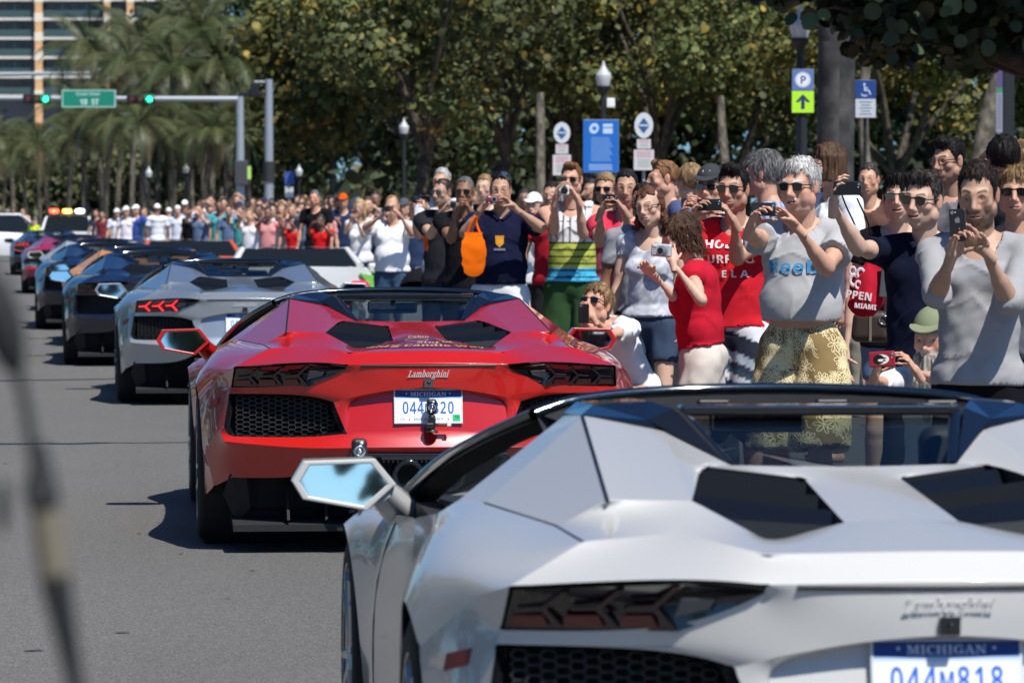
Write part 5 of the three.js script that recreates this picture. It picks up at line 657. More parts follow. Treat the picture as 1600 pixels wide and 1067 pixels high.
// ---------- other vehicles ----------
function saloon({ name = 'parked_car', label, cat, x, z, yaw = 0, L = 4.6, W = 1.85, H = 1.45, paint, belt = .88, hood = .78, tail = .95, c0 = .35, c1 = 1.1, c2 = 2.2, c3 = 3.3, glass, lampC = lin(.30, .01, .015), accent, lampW = .42, lampH = .14, lampY = .80, lit }) {
  const w = W / 2, o = thing(name, label, cat, V(x, 0, z), yaw), VX = {}, FC = [], qs = [[0, .88, tail, .30], [.12, .95, tail + .01, .25], [.8, 1, belt + .03, .22], [2.3, 1, belt, .2], [3.4, 1, (belt + hood) / 2, .22], [4.2, .96, hood - .03, .24], [L - .05, .86, hood - .16, .3]];
  qs.forEach(([q, m, y, lo], i) => { VX['a' + i] = [w * m * .93, lo, q]; VX['b' + i] = [w * m, .52, q]; VX['c' + i] = [w * m * .985, y - .10, q]; VX['d' + i] = [w * m * .88, y, q]; VX['e' + i] = [0, y + .015, q]; if (i) for (const [p, r, g] of [['a', 'b', 's'], ['b', 'c', 's'], ['c', 'd', 's'], ['d', 'e', 't']]) FC.push([g, p + (i - 1), r + (i - 1), r + i, p + i]); });
  VX.r0 = [0, .30, 0]; VX.r1 = [0, .52, -.05]; VX.r2 = [0, tail - .10, -.02]; FC.push(['r', 'a0', 'b0', 'r1', 'r0'], ['r', 'b0', 'c0', 'r2', 'r1'], ['r', 'c0', 'd0', 'e0', 'r2']); const n = qs.length - 1; VX.f0 = [0, .3, L]; VX.f1 = [0, .5, L + .05]; VX.f2 = [0, hood - .26, L]; FC.push(['f', 'a' + n, 'b' + n, 'f1', 'f0'], ['f', 'b' + n, 'c' + n, 'f2', 'f1'], ['f', 'c' + n, 'd' + n, 'e' + n, 'f2']);
  const body = part('body', subdivide(VX, FC, 2, 99).geo, paint, o), gw = w * .80, tw2 = w * .66, gl = glass || phys(lin(.010, .013, .014), .12, { specularIntensity: .7 }), P = (xx, y, q) => V(xx, y, -q), by = belt + .01;
  part('roof', subdivide({ A: [tw2, H - .03, c1], B: [tw2, H - .02, c2], C: [0, H, c1], D: [0, H, c2], A2: [tw2 + .03, H - .09, c1 - .05], B2: [tw2 + .03, H - .09, c2 + .08] }, [['t', 'A', 'B', 'D', 'C'], ['t', 'A2', 'B2', 'B', 'A']], 2, 99).geo, paint, o);
  part('rear_window', poly([P(-tw2, H - .04, c1 - .02), P(tw2, H - .04, c1 - .02), P(gw, tail, c0), P(-gw, tail, c0)], .01), gl, o); part('windscreen', poly([P(-tw2, H - .04, c2 + .02), P(tw2, H - .04, c2 + .02), P(gw, by, c3), P(-gw, by, c3)], .01), gl, o);
  for (const s of [1, -1]) { const m = (c1 + c2) / 2; part('side_window', poly([P(-s * (tw2 + .02), H - .07, c1 + .03), P(-s * (tw2 + .02), H - .07, m - .03), P(-s * (gw + .05), by, m - .03), P(-s * (gw + .05), by + .02, c0 + .45)], .01), gl, o); part('side_window', poly([P(-s * (tw2 + .02), H - .07, m + .03), P(-s * (tw2 + .02), H - .07, c2), P(-s * (gw + .05), by, c3 - .35), P(-s * (gw + .05), by, m + .03)], .01), gl, o);
    part('pillar', [rod(P(-s * tw2, H - .04, c1 - .03), P(-s * gw, tail, c0), .035, .05), rod(P(-s * (tw2 + .02), H - .05, m), P(-s * (gw + .055), by, m), .03), rod(P(-s * tw2, H - .04, c2 + .02), P(-s * gw, by, c3), .03, .035)], paint, o);
    part('tail_lamp', rbox(lampW, lampH, .10, .03, -s * (w * .84 - lampW / 2), lampY, -.02, 0, s * .12), std(lampC, .25, 0, lit ? { emissive: lin(1, .05, .08), emissiveIntensity: .5 } : {}), o); part('door_mirror', rbox(.2, .13, .08, .04, -s * (w + .08), by + .05, -c3 + .45), paint, o);
    for (const q of [.85, L - .95]) { const wh = part('wheel', mv(lathe([[.2, -.1], [.31, -.1], [.335, -.06], [.335, .06], [.31, .1], [.2, .1]], 24), -s * (w - .12), .335, -q, 0, 0, Math.PI / 2), MAT.rubber, o); part('rim', cyl(.21, .21, .19, 20, -s * (w - .118), .335, -q, 0, 0, Math.PI / 2), MAT.rim, wh); } }
  part('underbody', box(W * .86, .2, L * .9, 0, .28, -L / 2), MAT.blackPlastic, o); if (accent) accent(o, body, P, w); return o;
}
const parked = (() => { const p = at(764, 420, 52); return saloon({ label: 'silver white parked car with red tail lamp behind the striped tank top', cat: 'car', x: p.x + .1, z: p.z, yaw: 0, paint: paintOf(lin(.55, .57, .58)), lampW: .40, lampH: .17, lampY: .84, tail: 1.0, belt: .96, H: 1.42, glass: phys(lin(.10, .13, .13), .08, { clearcoat: .6 }) }); })();
saloon({ name: 'coupe', label: 'low white sports coupe with green sides and lit red tail lamp', cat: 'sports car', x: 2.02, z: -50.5, W: 1.92, H: 1.14, L: 4.3, belt: .80, tail: .90, hood: .68, c0: 1.3, c1: 1.8, c2: 2.2, c3: 3.2, paint: paintOf(lin(.66, .67, .66)), lampW: .22, lampH: .10, lampY: .70, lampC: lin(.6, .02, .03), lit: true, accent: (o, b, P, w) => { const green = paintOf(lin(.16, .46, .07)); for (const s of [1, -1]) part('green_side', poly([P(-s * (w * .90), .86, .08), P(-s * (w * .985), .74, .10), P(-s * (w * 1.012), .58, .8), P(-s * (w * 1.012), .62, 3.2), P(-s * (w * .93), .83, 2.6), P(-s * (w * .93), .86, .9)], .02, V(-s, 0, 0)), green, b); for (const s of [1, -1]) part('green_corner', poly([P(-s * w * .72, .84, -.035), P(-s * w * .90, .80, .0), P(-s * w * .97, .66, .0), P(-s * w * .97, .40, -.01), P(-s * w * .86, .36, -.05), P(-s * w * .88, .64, -.05)], .02, V(0, 0, 1)), green, b); part('rear_grille', rbox(1.55, .12, .06, .02, 0, .58, -.0), MAT.blackPlastic, o); part('red_stripe', rbox(.05, .006, 1.0, .002, .05, .905, -.6, .05), paintOf(lin(.5, .02, .03)), b); } });
saloon({ name: 'coupe', label: 'orange sports coupe with dark glass beside the woman in black', cat: 'sports car', x: .95, z: -64.5, W: 1.92, H: 1.15, L: 4.3, belt: .80, tail: .90, hood: .7, c0: 1.3, c1: 1.8, c2: 2.2, c3: 3.2, paint: paintOf(lin(.62, .10, .03)), lampW: .22, lampH: .10, lampY: .70 });
{ const p = at(104, 345, 133); saloon({ name: 'police_car', label: 'white police car with flashing red amber and white roof lights', cat: 'police car', x: p.x, z: p.z, W: 1.98, H: 1.52, L: 5.2, belt: .98, tail: 1.02, c0: .25, c1: .75, c2: 2.4, c3: 3.4, paint: paintOf(lin(.72, .73, .74)), accent: (o) => { const bar = part('light_bar', rbox(1.15, .10, .3, .03, 0, 1.585, -1.4), MAT.blackPlastic, o); [[-.43, [1, .10, .05]], [-.02, [1, .55, .1]], [.38, [.75, .85, 1]]].forEach(([x, c]) => { part('flasher', rbox(.30, .15, .26, .05, x, 1.66, -1.36), std(lin(...c), .4, 0, { emissive: lin(...c), emissiveIntensity: 1.0 }), bar); const l = new THREE.PointLight(lin(...c), .5); l.position.set(x, 1.66, -1.18); l.castShadow = true; o.add(l); }); } });
  const q = at(-22, 360, 142); saloon({ name: 'patrol_wagon', label: 'white car standing sideways at the left edge', cat: 'car', x: q.x - 1.6, z: q.z, yaw: -1.35, W: 1.9, H: 1.62, L: 4.7, belt: .98, tail: 1.05, c0: .2, c1: .5, c2: 2.6, c3: 3.4, paint: paintOf(lin(.76, .76, .76)) });
  const m = at(242, 372, 98), o = thing('motorcycle', 'police motorcycle with bright blue and red rear lights', 'motorcycle', V(m.x, 0, m.z), .1);
  for (const z of [-.05, -1.5]) { const wh = part('wheel', mv(new THREE.TorusGeometry(.27, .06, 10, 24), 0, .33, z, 0, Math.PI / 2), MAT.rubber, o); part('rim', mv(lathe([[.03, -.05], [.22, -.02], [.22, .02], [.03, .05]], 16), 0, .33, z, 0, 0, Math.PI / 2), MAT.rim, wh); }
  part('frame', [rod(V(0, .5, -.1), V(0, .62, -1.3), .10, .09), rod(V(0, .95, -1.25), V(0, .33, -1.5), .04), rbox(.3, .25, .5, .1, 0, .78, -1.0)], MAT.blackGloss, o); part('seat', rbox(.34, .14, .7, .06, 0, .84, -.45), MAT.blackPlastic, o); for (const s of [1, -1]) { part('pannier', rbox(.24, .34, .5, .08, s * .33, .62, -.1), paintOf(lin(.7, .7, .72)), o); const b = part('rear_light', rbox(.15, .12, .05, .02, s * .1, .86, .1), std(lin(.3, .4, 1), .4, 0, { emissive: lin(.25, .45, 1), emissiveIntensity: 4 }), o); }
  part('brake_light', rbox(.12, .06, .05, .02, 0, .72, .14), std(lin(.7, .02, .05), .4, 0, { emissive: lin(1, .05, .1), emissiveIntensity: 1 }), o); part('windshield', rbox(.5, .4, .02, .01, 0, 1.2, -1.35, -.4), MAT.tint, o); part('handlebar', rod(V(-.38, 1.02, -1.15), V(.38, 1.02, -1.15), .016), MAT.blackPlastic, o); const bl = new THREE.PointLight(lin(.25, .45, 1), 1.0); bl.position.set(0, .86, .2); bl.castShadow = true; o.add(bl); }
// ---------- signs, lamps, signals ----------
const signPaint = (map) => std(0xffffff, .5, 0, { map }), pole = std(lin(.025, .028, .03), .5, .3), galv = std(lin(.42, .45, .48), .45, .5);
function signOn(name, label, px, d, group) { const p = at(px, 338, d); return thing(name, label, 'sign', V(p.x, .06, p.z), -YAW, group); }
const yOf = (py, d) => at(800, py, d).y - .06;
function panel(o, pn, map, w, h, y, x = 0, pz = .075) { const b = part(pn, rbox(w, h, .012, .004, x, y, pz), galv, o); part('face', mv(new THREE.PlaneGeometry(w * .985, h * .985), x, y, pz + .0075), signPaint(map), b); return b; }
{ // parking sign with the arrow
  const d = 52, s = pxm(d), o = signOn('parking_sign', 'blue P sign over a lime green up-arrow panel on a dark post', 1254, d); part('post', cyl(.055, .06, yOf(108, d) + .02, 12, 0, (yOf(108, d)) / 2, 0), pole, o);
  const P = canvasTex(256, 256, (c) => { c.fillStyle = '#5f79ad'; c.fillRect(0, 0, 256, 256); c.fillStyle = '#e6eaf0'; c.beginPath(); c.arc(128, 128, 92, 0, 7); c.fill(); c.fillStyle = '#3d4f7c'; c.beginPath(); c.arc(128, 128, 80, 0, 7); c.fill(); c.fillStyle = '#e6eaf0'; c.beginPath(); c.arc(128, 128, 76, 0, 7); c.fill(); c.fillStyle = '#44557f'; c.font = 'bold 140px sans-serif'; c.textAlign = 'center'; c.textBaseline = 'middle'; c.fillText('P', 130, 132); });
  const A = canvasTex(256, 256, (c) => { c.fillStyle = '#b4f02c'; c.fillRect(0, 0, 256, 256); c.fillStyle = '#253a5e'; c.beginPath(); c.moveTo(128, 36); c.lineTo(216, 130); c.lineTo(178, 136); c.lineTo(150, 108); c.lineTo(150, 216); c.lineTo(106, 216); c.lineTo(106, 108); c.lineTo(78, 136); c.lineTo(40, 130); c.fill(); });
  panel(o, 'parking_panel', P, 34 / s, 33 / s, yOf(125, d)); panel(o, 'arrow_panel', A, 34.5 / s, 34 / s, yOf(159.5, d)); }
{ const d = 58, s = pxm(d), o = signOn('accessible_parking_sign', 'blue wheelchair parking sign above a small white plate beside the big trunk', 1352, d), H = canvasTex(256, 256, (c) => { c.fillStyle = '#1c4186'; c.fillRect(0, 0, 256, 256); c.strokeStyle = c.fillStyle = '#d9e2ee'; c.lineWidth = 14; c.beginPath(); c.arc(112, 56, 15, 0, 7); c.fill(); c.beginPath(); c.moveTo(114, 78); c.lineTo(118, 142); c.lineTo(168, 142); c.lineTo(190, 200); c.stroke(); c.beginPath(); c.moveTo(116, 108); c.lineTo(158, 108); c.stroke(); c.beginPath(); c.arc(118, 168, 50, 2.6, 7.2, true); c.stroke(); });
  const B = canvasTex(256, 256, (c) => { c.fillStyle = '#c3c8cf'; c.fillRect(0, 0, 256, 256); c.fillStyle = '#5b6a86'; for (let i = 0; i < 5; i++) c.fillRect(50 + (i % 2) * 20, 34 + i * 42, 156 - (i % 2) * 40, 16); });
  part('post', cyl(.025, .025, yOf(126, d), 10, 0, yOf(126, d) / 2, 0), pole, o); panel(o, 'symbol_panel', H, 32 / s, 29 / s, yOf(140, d)); panel(o, 'notice_panel', B, 32 / s, 29 / s, yOf(169.5, d)); }
{ // blue bus information panel
  const d = 66, s = pxm(d), o = signOn('bus_information_sign', 'tall bright blue information panel between the two oval bus signs', 939, d), T = canvasTex(256, 384, (c) => { c.fillStyle = '#1767bd'; c.fillRect(0, 0, 256, 384); c.fillStyle = '#bcd2ea'; c.beginPath(); c.ellipse(78, 62, 34, 40, .4, 0, 7); c.fill(); c.fillStyle = '#1767bd'; c.beginPath(); c.arc(80, 62, 15, 0, 7); c.fill(); c.fillStyle = '#bcd2ea'; c.fillRect(142, 28, 70, 24); c.fillRect(142, 60, 70, 40); c.fillStyle = '#7fa4cf'; for (let i = 0; i < 12; i++) c.fillRect(56, 128 + i * 15, 130 + (i * 37 % 30), 6); c.fillStyle = '#a9c3e2'; for (let i = 0; i < 3; i++) c.fillRect(40, 326 + i * 16, 170, 7); });
  part('post', [cyl(.035, .035, 2.6, 10, -.18, 1.3, 0), cyl(.035, .035, 2.6, 10, .18, 1.3, 0)], pole, o); panel(o, 'blue_panel', T, 56 / s, 83 / s, yOf(228.5, d)); }
function busSign(px, d, yTop, ry, rx, labels) {
  const s = pxm(d), o = signOn('bus_stop_sign', labels, px, d, 'oval bus stop signs'), yc = yOf(yTop + ry, d); part('post', cyl(.022, .022, yc, 8, 0, yc / 2, 0), galv, o);
  const e = new THREE.Shape(); e.absellipse(0, 0, rx / s, ry / s, 0, Math.PI * 2, false); const b = part('oval_plate', new THREE.ExtrudeGeometry(e, { depth: .012, bevelEnabled: false, curveSegments: 24 }).translate(0, yc, .03), std(lin(.62, .66, .68), .5), o), k = new THREE.Shape(); k.absellipse(0, 0, rx / s * .80, ry / s * .70, 0, 6.3, false); part('blue_disc', new THREE.ExtrudeGeometry(k, { depth: .003, bevelEnabled: false }).translate(0, yc, .0425), std(lin(.16, .36, .55), .5), b);
  const w = rx / s, h = ry / s; part('bus_emblem', new THREE.ExtrudeGeometry(new THREE.Shape([[-w * .62, 0], [-w * .05, h * .56], [w * .05, h * .56], [w * .62, 0], [w * .05, -h * .56], [-w * .05, -h * .56]].map((p) => new THREE.Vector2(...p))), { depth: .003, bevelEnabled: false }).translate(0, yc, .046), std(lin(.03, .10, .28), .5), b); part('emblem_band', box(w * 1.1, h * .16, .003, 0, yc, .0505), std(lin(.45, .55, .65), .5), b);
  const N = canvasTex(128, 128, (c) => { c.fillStyle = '#cfc9cb'; c.fillRect(0, 0, 128, 128); c.fillStyle = '#b0757b'; for (let i = 0; i < 3; i++) c.fillRect(18, 12 + i * 14, 92, 6); c.fillStyle = '#7d9c8c'; for (let i = 0; i < 4; i++) c.fillRect(24, 60 + i * 14, 80, 6); });
  panel(o, 'route_plate', N, rx * 1.5 / s, 15 / s, yOf(yTop + ry * 2 + 9, d)); panel(o, 'notice_plate', N, rx * 2.2 / s, 32 / s, yOf(yTop + ry * 2 + 34, d)); return o;
}
busSign(1006, 60, 176, 20, 14.5, 'oval blue bus stop sign right of the blue panel'); busSign(878, 70, 191, 16.5, 13, 'smaller oval blue bus stop sign left of the blue panel');
function lamp(px, d, yTop, label, sc = 1) { const p = at(px, 338, d), h = at(px, yTop, d).y, s = pxm(d), o = thing('street_lamp', label, 'street lamp', V(p.x, .06, p.z), 0, 'acorn globe street lamps in the park'); const gh = .62 * sc, g = part('globe', lathe([[.10, 0], [.13, .03], [.17, .22], [.165, .30], [.10, .36], [.085, .40], [.05, .45], [.03, .52], [.015, .58]].map((q) => [q[0] * sc, q[1] * sc]), 20).translate(0, h - gh - .06, 0), phys(lin(.72, .74, .74), .35, { transmission: .35, thickness: 0 }), o); part('collar', lathe([[.16, .02], [.15, -.05], [.11, -.10], [.06, -.2], [.05, -.5]].map((q) => [q[0] * sc, q[1] * sc]), 16).translate(0, h - gh - .05, 0), pole, o); part('post', [cyl(.06 * sc, .075 * sc, h - gh - .2, 14, 0, (h - gh - .3) / 2, 0), lathe([[.2, 0], [.19, .2], [.13, .5], [.09, .7]].map((q) => [q[0] * sc, q[1]]), 16)], pole, o); return o; }
{ const l = lamp(943, 82, 92, 'dark lamp post with a white acorn globe above the blue panel', .88); part('notice_box', rbox(.16, .18, .1, .02, .13, at(943, 161, 82).y - .06, .06), MAT.white, l); }
lamp(1250, 57, 4, 'lamp with pale globe half behind leaves left of the big trunk', .8); lamp(631, 80, 182, 'slim grey lamp post rising behind the white T-shirt man', .55); lamp(467, 140, 255, 'small distant globe lamp behind the bald man', .7); lamp(232, 170, 258, 'tiny globe lamp under the right signal light', .8); lamp(290, 175, 252, 'tiny globe lamp between the palm trunks', .8);
{ const p = at(1575, 338, 62), o = thing('dark_post', 'dark square post beside the leaning trunk at the right', 'post', V(p.x, .06, p.z)); part('post', rbox(.17, 4.4, .17, .02, 0, 2.2, 0), pole, o); part('cap', rbox(.22, .06, .22, .02, 0, 4.42, 0), pole, o); const d = 60, q = signOn('narrow_sign', 'narrow purple and white street notice next to the dark post', 1561, d), s = pxm(d); part('post', cyl(.02, .02, yOf(110, d), 8, 0, yOf(110, d) / 2, 0), galv, q); panel(q, 'notice_panel', canvasTex(64, 512, (c) => { c.fillStyle = '#8d8fa0'; c.fillRect(0, 0, 64, 512); c.fillStyle = '#5a4f78'; c.fillRect(0, 0, 64, 150); c.fillStyle = '#3f8a62'; c.fillRect(0, 150, 64, 40); c.fillStyle = '#5d6076'; for (let i = 0; i < 14; i++) c.fillRect(12, 210 + i * 20, 40, 7); }), 10 / s, 100 / s, yOf(158, d)); }
// mast-arm signals
function headUnit(parent, y, x, lit) { const h = part('signal_head', rbox(1.05, .36, .22, .03, x, y, .12), std(lin(.012, .012, .012), .5), parent); [['red', lin(.16, .02, .015)], ['amber', lin(.16, .06, .01)], ['green', lin(.02, .9, .45)]].forEach(([n, c], i) => { const g = i === 2 && lit; part('lens', mv(new THREE.SphereGeometry(.145, 18, 8, 0, 6.3, 0, 1.1), x - .34 + i * .34, y, .17, Math.PI / 2, 0, 0, 1, .5, 1), std(c, .3, 0, g ? { emissive: lin(.04, 1, .5), emissiveIntensity: 1.8 } : {}), h); part('visor', mv(new THREE.CylinderGeometry(.16, .16, .2, 16, 1, true, -1.9, 3.8), x - .34 + i * .34, y, .30, Math.PI / 2), MAT.blackPlastic, h); if (g) { const l = new THREE.PointLight(lin(.04, 1, .5), 2.0); l.position.set(x + .34, y, .42); l.castShadow = true; h.add(l); } }); }
{ const d = 165, s = pxm(d), p = at(375, 338, d), o = thing('traffic_signal', 'grey mast arm over the street with two green lights', 'traffic signal', V(p.x, 0, p.z), -YAW), ya = at(0, 155, d).y; part('pole', [cyl(.13, .19, ya + .25, 16, 0, (ya + .25) / 2, 0)], galv, o); part('control_box', rbox(.5, .95, .35, .04, .05, at(0, 270, d).y, .18), std(lin(.06, .06, .065), .5), o);
  part('mast_arm', rod(V(0, ya, 0), V(-(375 + 40) / s, ya + .05, 0), .12, .08, 10), galv, o); headUnit(o, ya, (212 - 375) / s + .2, true); headUnit(o, ya, (58 - 375) / s, true);
  const T = canvasTex(512, 160, (c) => { c.fillStyle = '#0f7f66'; c.fillRect(0, 0, 512, 160); c.strokeStyle = '#c9dcd6'; c.lineWidth = 7; c.strokeRect(6, 6, 500, 148); c.fillStyle = '#d4e6e0'; c.textAlign = 'center'; c.font = '40px sans-serif'; c.fillText('Ocean Street', 250, 52); c.font = 'bold 68px sans-serif'; c.fillText('10  ST', 262, 134); });
  panel(o, 'street_name_sign', T, 85 / s, 28 / s, at(0, 154.5, d).y, (139.5 - 375) / s).children[0].position.z = .16; o.children[o.children.length - 1].position.z = .1; part('small_sign', rbox(.3, .5, .02, .008, .28, at(0, 270, d).y, .3), std(lin(.45, .75, .15), .5), o); }
{ const d = 150, p = at(420, 338, d), h = at(0, 124, d).y, o = thing('signal_pole', 'second taller grey pole with a signal seen from the side', 'traffic signal', V(p.x, 0, p.z), -YAW); part('pole', cyl(.13, .17, h, 16, 0, h / 2, 0), galv, o); part('sleeve', cyl(.2, .2, .7, 12, 0, at(0, 268, d).y, 0), std(lin(.03, .03, .03), .6), o); const sg = part('signal_head', rbox(.3, .5, .45, .05, -.5, at(0, 140, d).y, 0), MAT.blackPlastic, o); part('bracket', rod(V(-.5, at(0, 128, d).y, 0), V(0, at(0, 128, d).y, 0), .04), galv, sg); part('backplate', rbox(.9, .16, .3, .03, -.62, at(0, 147, d).y, 0), MAT.blackPlastic, sg); }
{ const d = 240, s = pxm(d), p = at(-60, 338, d), y = at(0, 117, d).y, o = thing('far_signal', 'pale horizontal signal arm in front of the hotel', 'traffic signal', V(p.x, 0, p.z), -YAW); part('pole', cyl(.15, .2, y + .3, 12, 0, (y + .3) / 2, 0), galv, o); part('mast_arm', rod(V(0, y, 0), V(200 / s, y + .1, 0), .14, .08, 8), galv, o); part('signal_head', rbox(1.0, .5, .3, .05, 80 / s, y - .45, .1), MAT.blackPlastic, o); }
{ const p = at(458, 300, 120), o = signOn('small_blue_sign', 'small blue sign on a thin pole under the yellowing tree', 452, 120), y = yOf(278, 120); part('post', cyl(.03, .03, y, 8, 0, y / 2, 0), galv, o); part('blue_panel', rbox(.28, .36, .02, .008, 0, y, .03), std(lin(.06, .13, .45), .5), o); part('white_panel', rbox(.24, .3, .02, .008, 0, y - .4, .03), MAT.white, o); }
// blurred dark aerial with a reflective sleeve, close to the camera on the left
{ const P = (px, py, d = 2.55) => at(px, py, d), o = thing('dangling_strap', 'out of focus dark strap with pale sleeve at the left edge', 'strap', P(60, 900)), L = (px, py, d) => P(px, py, d).sub(o.position), m = std(lin(.012, .012, .013), .7);
  part('cord', tube([L(-30, 380), L(0, 470), L(18, 540), L(40, 640), L(52, 720)], .0034, 8, 20), m, o);
  part('knot', mv(new THREE.SphereGeometry(1, 16, 12), L(2, 500).x, L(2, 500).y, 0, 0, 0, .25, .012, .034, .010), m, o); part('toggle', mv(new THREE.SphereGeometry(1, 16, 12), L(4, 790).x, L(4, 790).y, 0, 0, 0, -.05, .0035, .017, .004), m, o); const tip = part('strap_end', [rod(L(60, 690), L(64, 780), .004, .0115, 10), rod(L(64, 780), L(70, 800), .0095, .0085, 10), rod(L(84, 900), L(125, 1110), .0095, .004, 10)], m, o); part('sleeve', rod(L(70, 800), L(84, 900), .0088, .0092, 12), std(lin(.16, .14, .10), .8), tip); }
// ---------- things held or carried ----------
function held(name, label, cat, px, py, d, o = {}) { const p = at(px, py, d), g = thing(name, label, cat, p, 0, o.group); g.rotation.set(o.rx ?? 0, (o.ry ?? 0) * Math.PI / 180 - YAW, (o.rz ?? 0) * Math.PI / 180, 'YXZ'); return g; }
const caseM = (c) => phys(c, .28, { clearcoat: .5 });
function phone(label, px, py, d, o = {}) {   // its back, with the lens, faces the camera
  const w = o.w ?? .123, h = o.h ?? .062, g = held('phone', label, 'phone', px, py, d, o), b = part('case', rbox(w, h, .011, .005, 0, 0, 0, 0, 0, 0, 3), o.mat || caseM(lin(.012, .012, .014)), g), v = h > w;
  part('screen', rbox(w * .94, h * .9, .002, .0008, 0, 0, -.0062), MAT.blackGloss, g); const lx = v ? -w * .30 : w * .40, ly = v ? h * .40 : h * .28; part('lens', [mv(new THREE.CylinderGeometry(.0052, .0052, .003, 16), lx, ly, .006, Math.PI / 2), mv(new THREE.TorusGeometry(.0056, .0009, 6, 18), lx, ly, .0065)], MAT.chrome, b); part('flash', sph(.0022, lx + (v ? .011 : -.003), ly - (v ? 0 : .012), .006, 8), MAT.white, b);
  if (o.fruit) { const a = new THREE.Shape(); a.moveTo(0, .0065); a.bezierCurveTo(.004, .0098, .0095, .008, .0088, .002); a.bezierCurveTo(.0062, .001, .0062, -.0022, .0090, -.0034); a.bezierCurveTo(.0075, -.0085, .0045, -.0112, .0015, -.0096); a.bezierCurveTo(0, -.009, 0, -.009, -.0015, -.0096); a.bezierCurveTo(-.0065, -.0115, -.0100, -.004, -.0088, .002); a.bezierCurveTo(-.008, .008, -.004, .0098, 0, .0065); const l = new THREE.Shape(); l.moveTo(0, .0085); l.quadraticCurveTo(.0005, .0125, .0042, .0138); l.quadraticCurveTo(.0045, .0100, 0, .0085); part('emblem', [a, l].map((s) => new THREE.ExtrudeGeometry(s, { depth: .0006, bevelEnabled: false, curveSegments: 8 }).translate(0, h * .16, .0055)), MAT.chrome, b); }
  return g;
}
function compact(label, px, py, d, o = {}) { const g = held('camera', label, 'camera', px, py, d, o), w = o.w ?? .098, h = o.h ?? .06, b = part('camera_body', [rbox(w, h, .028, .010, 0, 0, 0, 0, 0, 0, 3), rbox(w * .2, .008, .016, .003, -w * .25, h * .52, 0)], o.mat || caseM(lin(.5, .51, .53)), g), lm = o.lensM || MAT.steel, lx = o.lx ?? w * .12; part('lens_barrel', [mv(new THREE.CylinderGeometry(.023, .025, .016, 24), lx, -.002, .02, Math.PI / 2), mv(new THREE.CylinderGeometry(.018, .0195, .018, 24), lx, -.002, .034, Math.PI / 2)], lm, b); part('lens_glass', mv(new THREE.SphereGeometry(.0145, 16, 8), lx, -.002, .042, 0, 0, 0, 1, 1, .25), MAT.blackGloss, b); part('flash', rbox(.018, .008, .003, .001, -w * .28, h * .3, .0145), MAT.white, b); return g; }
function reflex(label, px, py, d, o = {}) { const g = held('camera', label, 'camera', px, py, d, o), m = MAT.blackPlastic, b = part('camera_body', [rbox(.135, .088, .055, .016, 0, 0, 0, 0, 0, 0, 3), rbox(.05, .034, .055, .012, 0, .055, 0), rbox(.032, .085, .075, .012, -.055, -.002, .008)], m, g); part('lens_barrel', [mv(new THREE.CylinderGeometry(.036, .034, .05, 24), 0, -.004, .05, Math.PI / 2), mv(new THREE.CylinderGeometry(.040, .037, .045, 24), 0, -.004, .095, Math.PI / 2)], m, b); part('lens_glass', mv(new THREE.SphereGeometry(.033, 18, 8), 0, -.004, .115, 0, 0, 0, 1, 1, .2), MAT.blackGloss, b); part('lens_ring', mv(new THREE.TorusGeometry(.038, .002, 6, 24), 0, -.004, .118), MAT.steel, b); return g; }
function camcorder(label, px, py, d, o = {}) { const g = held('camcorder', label, 'camera', px, py, d, o), b = part('camera_body', [rbox(.062, .066, .12, .018, 0, 0, 0, 0, 0, 0, 3), rbox(.03, .03, .05, .01, 0, .02, -.07)], MAT.blackGloss, g); part('lens_barrel', mv(new THREE.CylinderGeometry(.024, .026, .03, 20), 0, .005, .07, Math.PI / 2), MAT.blackPlastic, b); part('lens_glass', mv(new THREE.SphereGeometry(.018, 16, 8), 0, .005, .083, 0, 0, 0, 1, 1, .3), MAT.blackGloss, b); part('flip_screen', rbox(.085, .055, .009, .003, .078, .004, -.02), MAT.blackGloss, g); return g; }
function shirtText(lines, col, bg) { return canvasTex(512, 512, (c) => { c.clearRect(0, 0, 512, 512); c.fillStyle = col; c.textAlign = 'center'; for (const [t, x, y, size, al] of lines) { c.font = 'bold ' + size + 'px sans-serif'; if (al) c.textAlign = al; c.fillText(t, x, y); } }); }
const wall = (name, d) => d;

// ---------- the nearest row of onlookers ----------
const hold = { f: [.35, .85, .2], p: [1, 0, .3], c: .62, t: .7 }, holdL = { f: [-.35, .85, .2], p: [-1, 0, .3], c: .62, t: .7 };
person({ label: 'bearded man in a loose light grey top photographing with an upright phone', eye: [1529, 304], D: 15.6, turn: -20, yaw: 0, pitch: .20, skin: 'olive', hair: 'dark', beard: .82, mous: .7, hairline: .082, thick: .010, nose: 1.15, gaze: -.2, gazeY: -.35, handR: [1486, 404, .36], elbowR: [1462, 470, .12], gripR: { f: [.30, .93, .15], p: [.75, 0, .65], c: .68, t: .5 }, handL: [1541, 393, .34], elbowL: [1592, 440, .1], gripL: { f: [-.70, .60, .1], p: [-.3, 0, .9], c: [.5, .55, .6, .65], t: .6 }, shoulder: .98, arm: .95, shirt: { c: '#9a999b', sleeve: 1.1, loose: .010, bell: .006, hem: .95, neck: .085, wrinkle: .010, flare: .012 }, pants: { c: '#121216' } });
phone('black phone with white fruit emblem held upright by the bearded man', 1497.5, 352, 15.6 - .40, { w: .0585, h: .115, fruit: 1, ry: -14, rz: 3, rx: .05 });
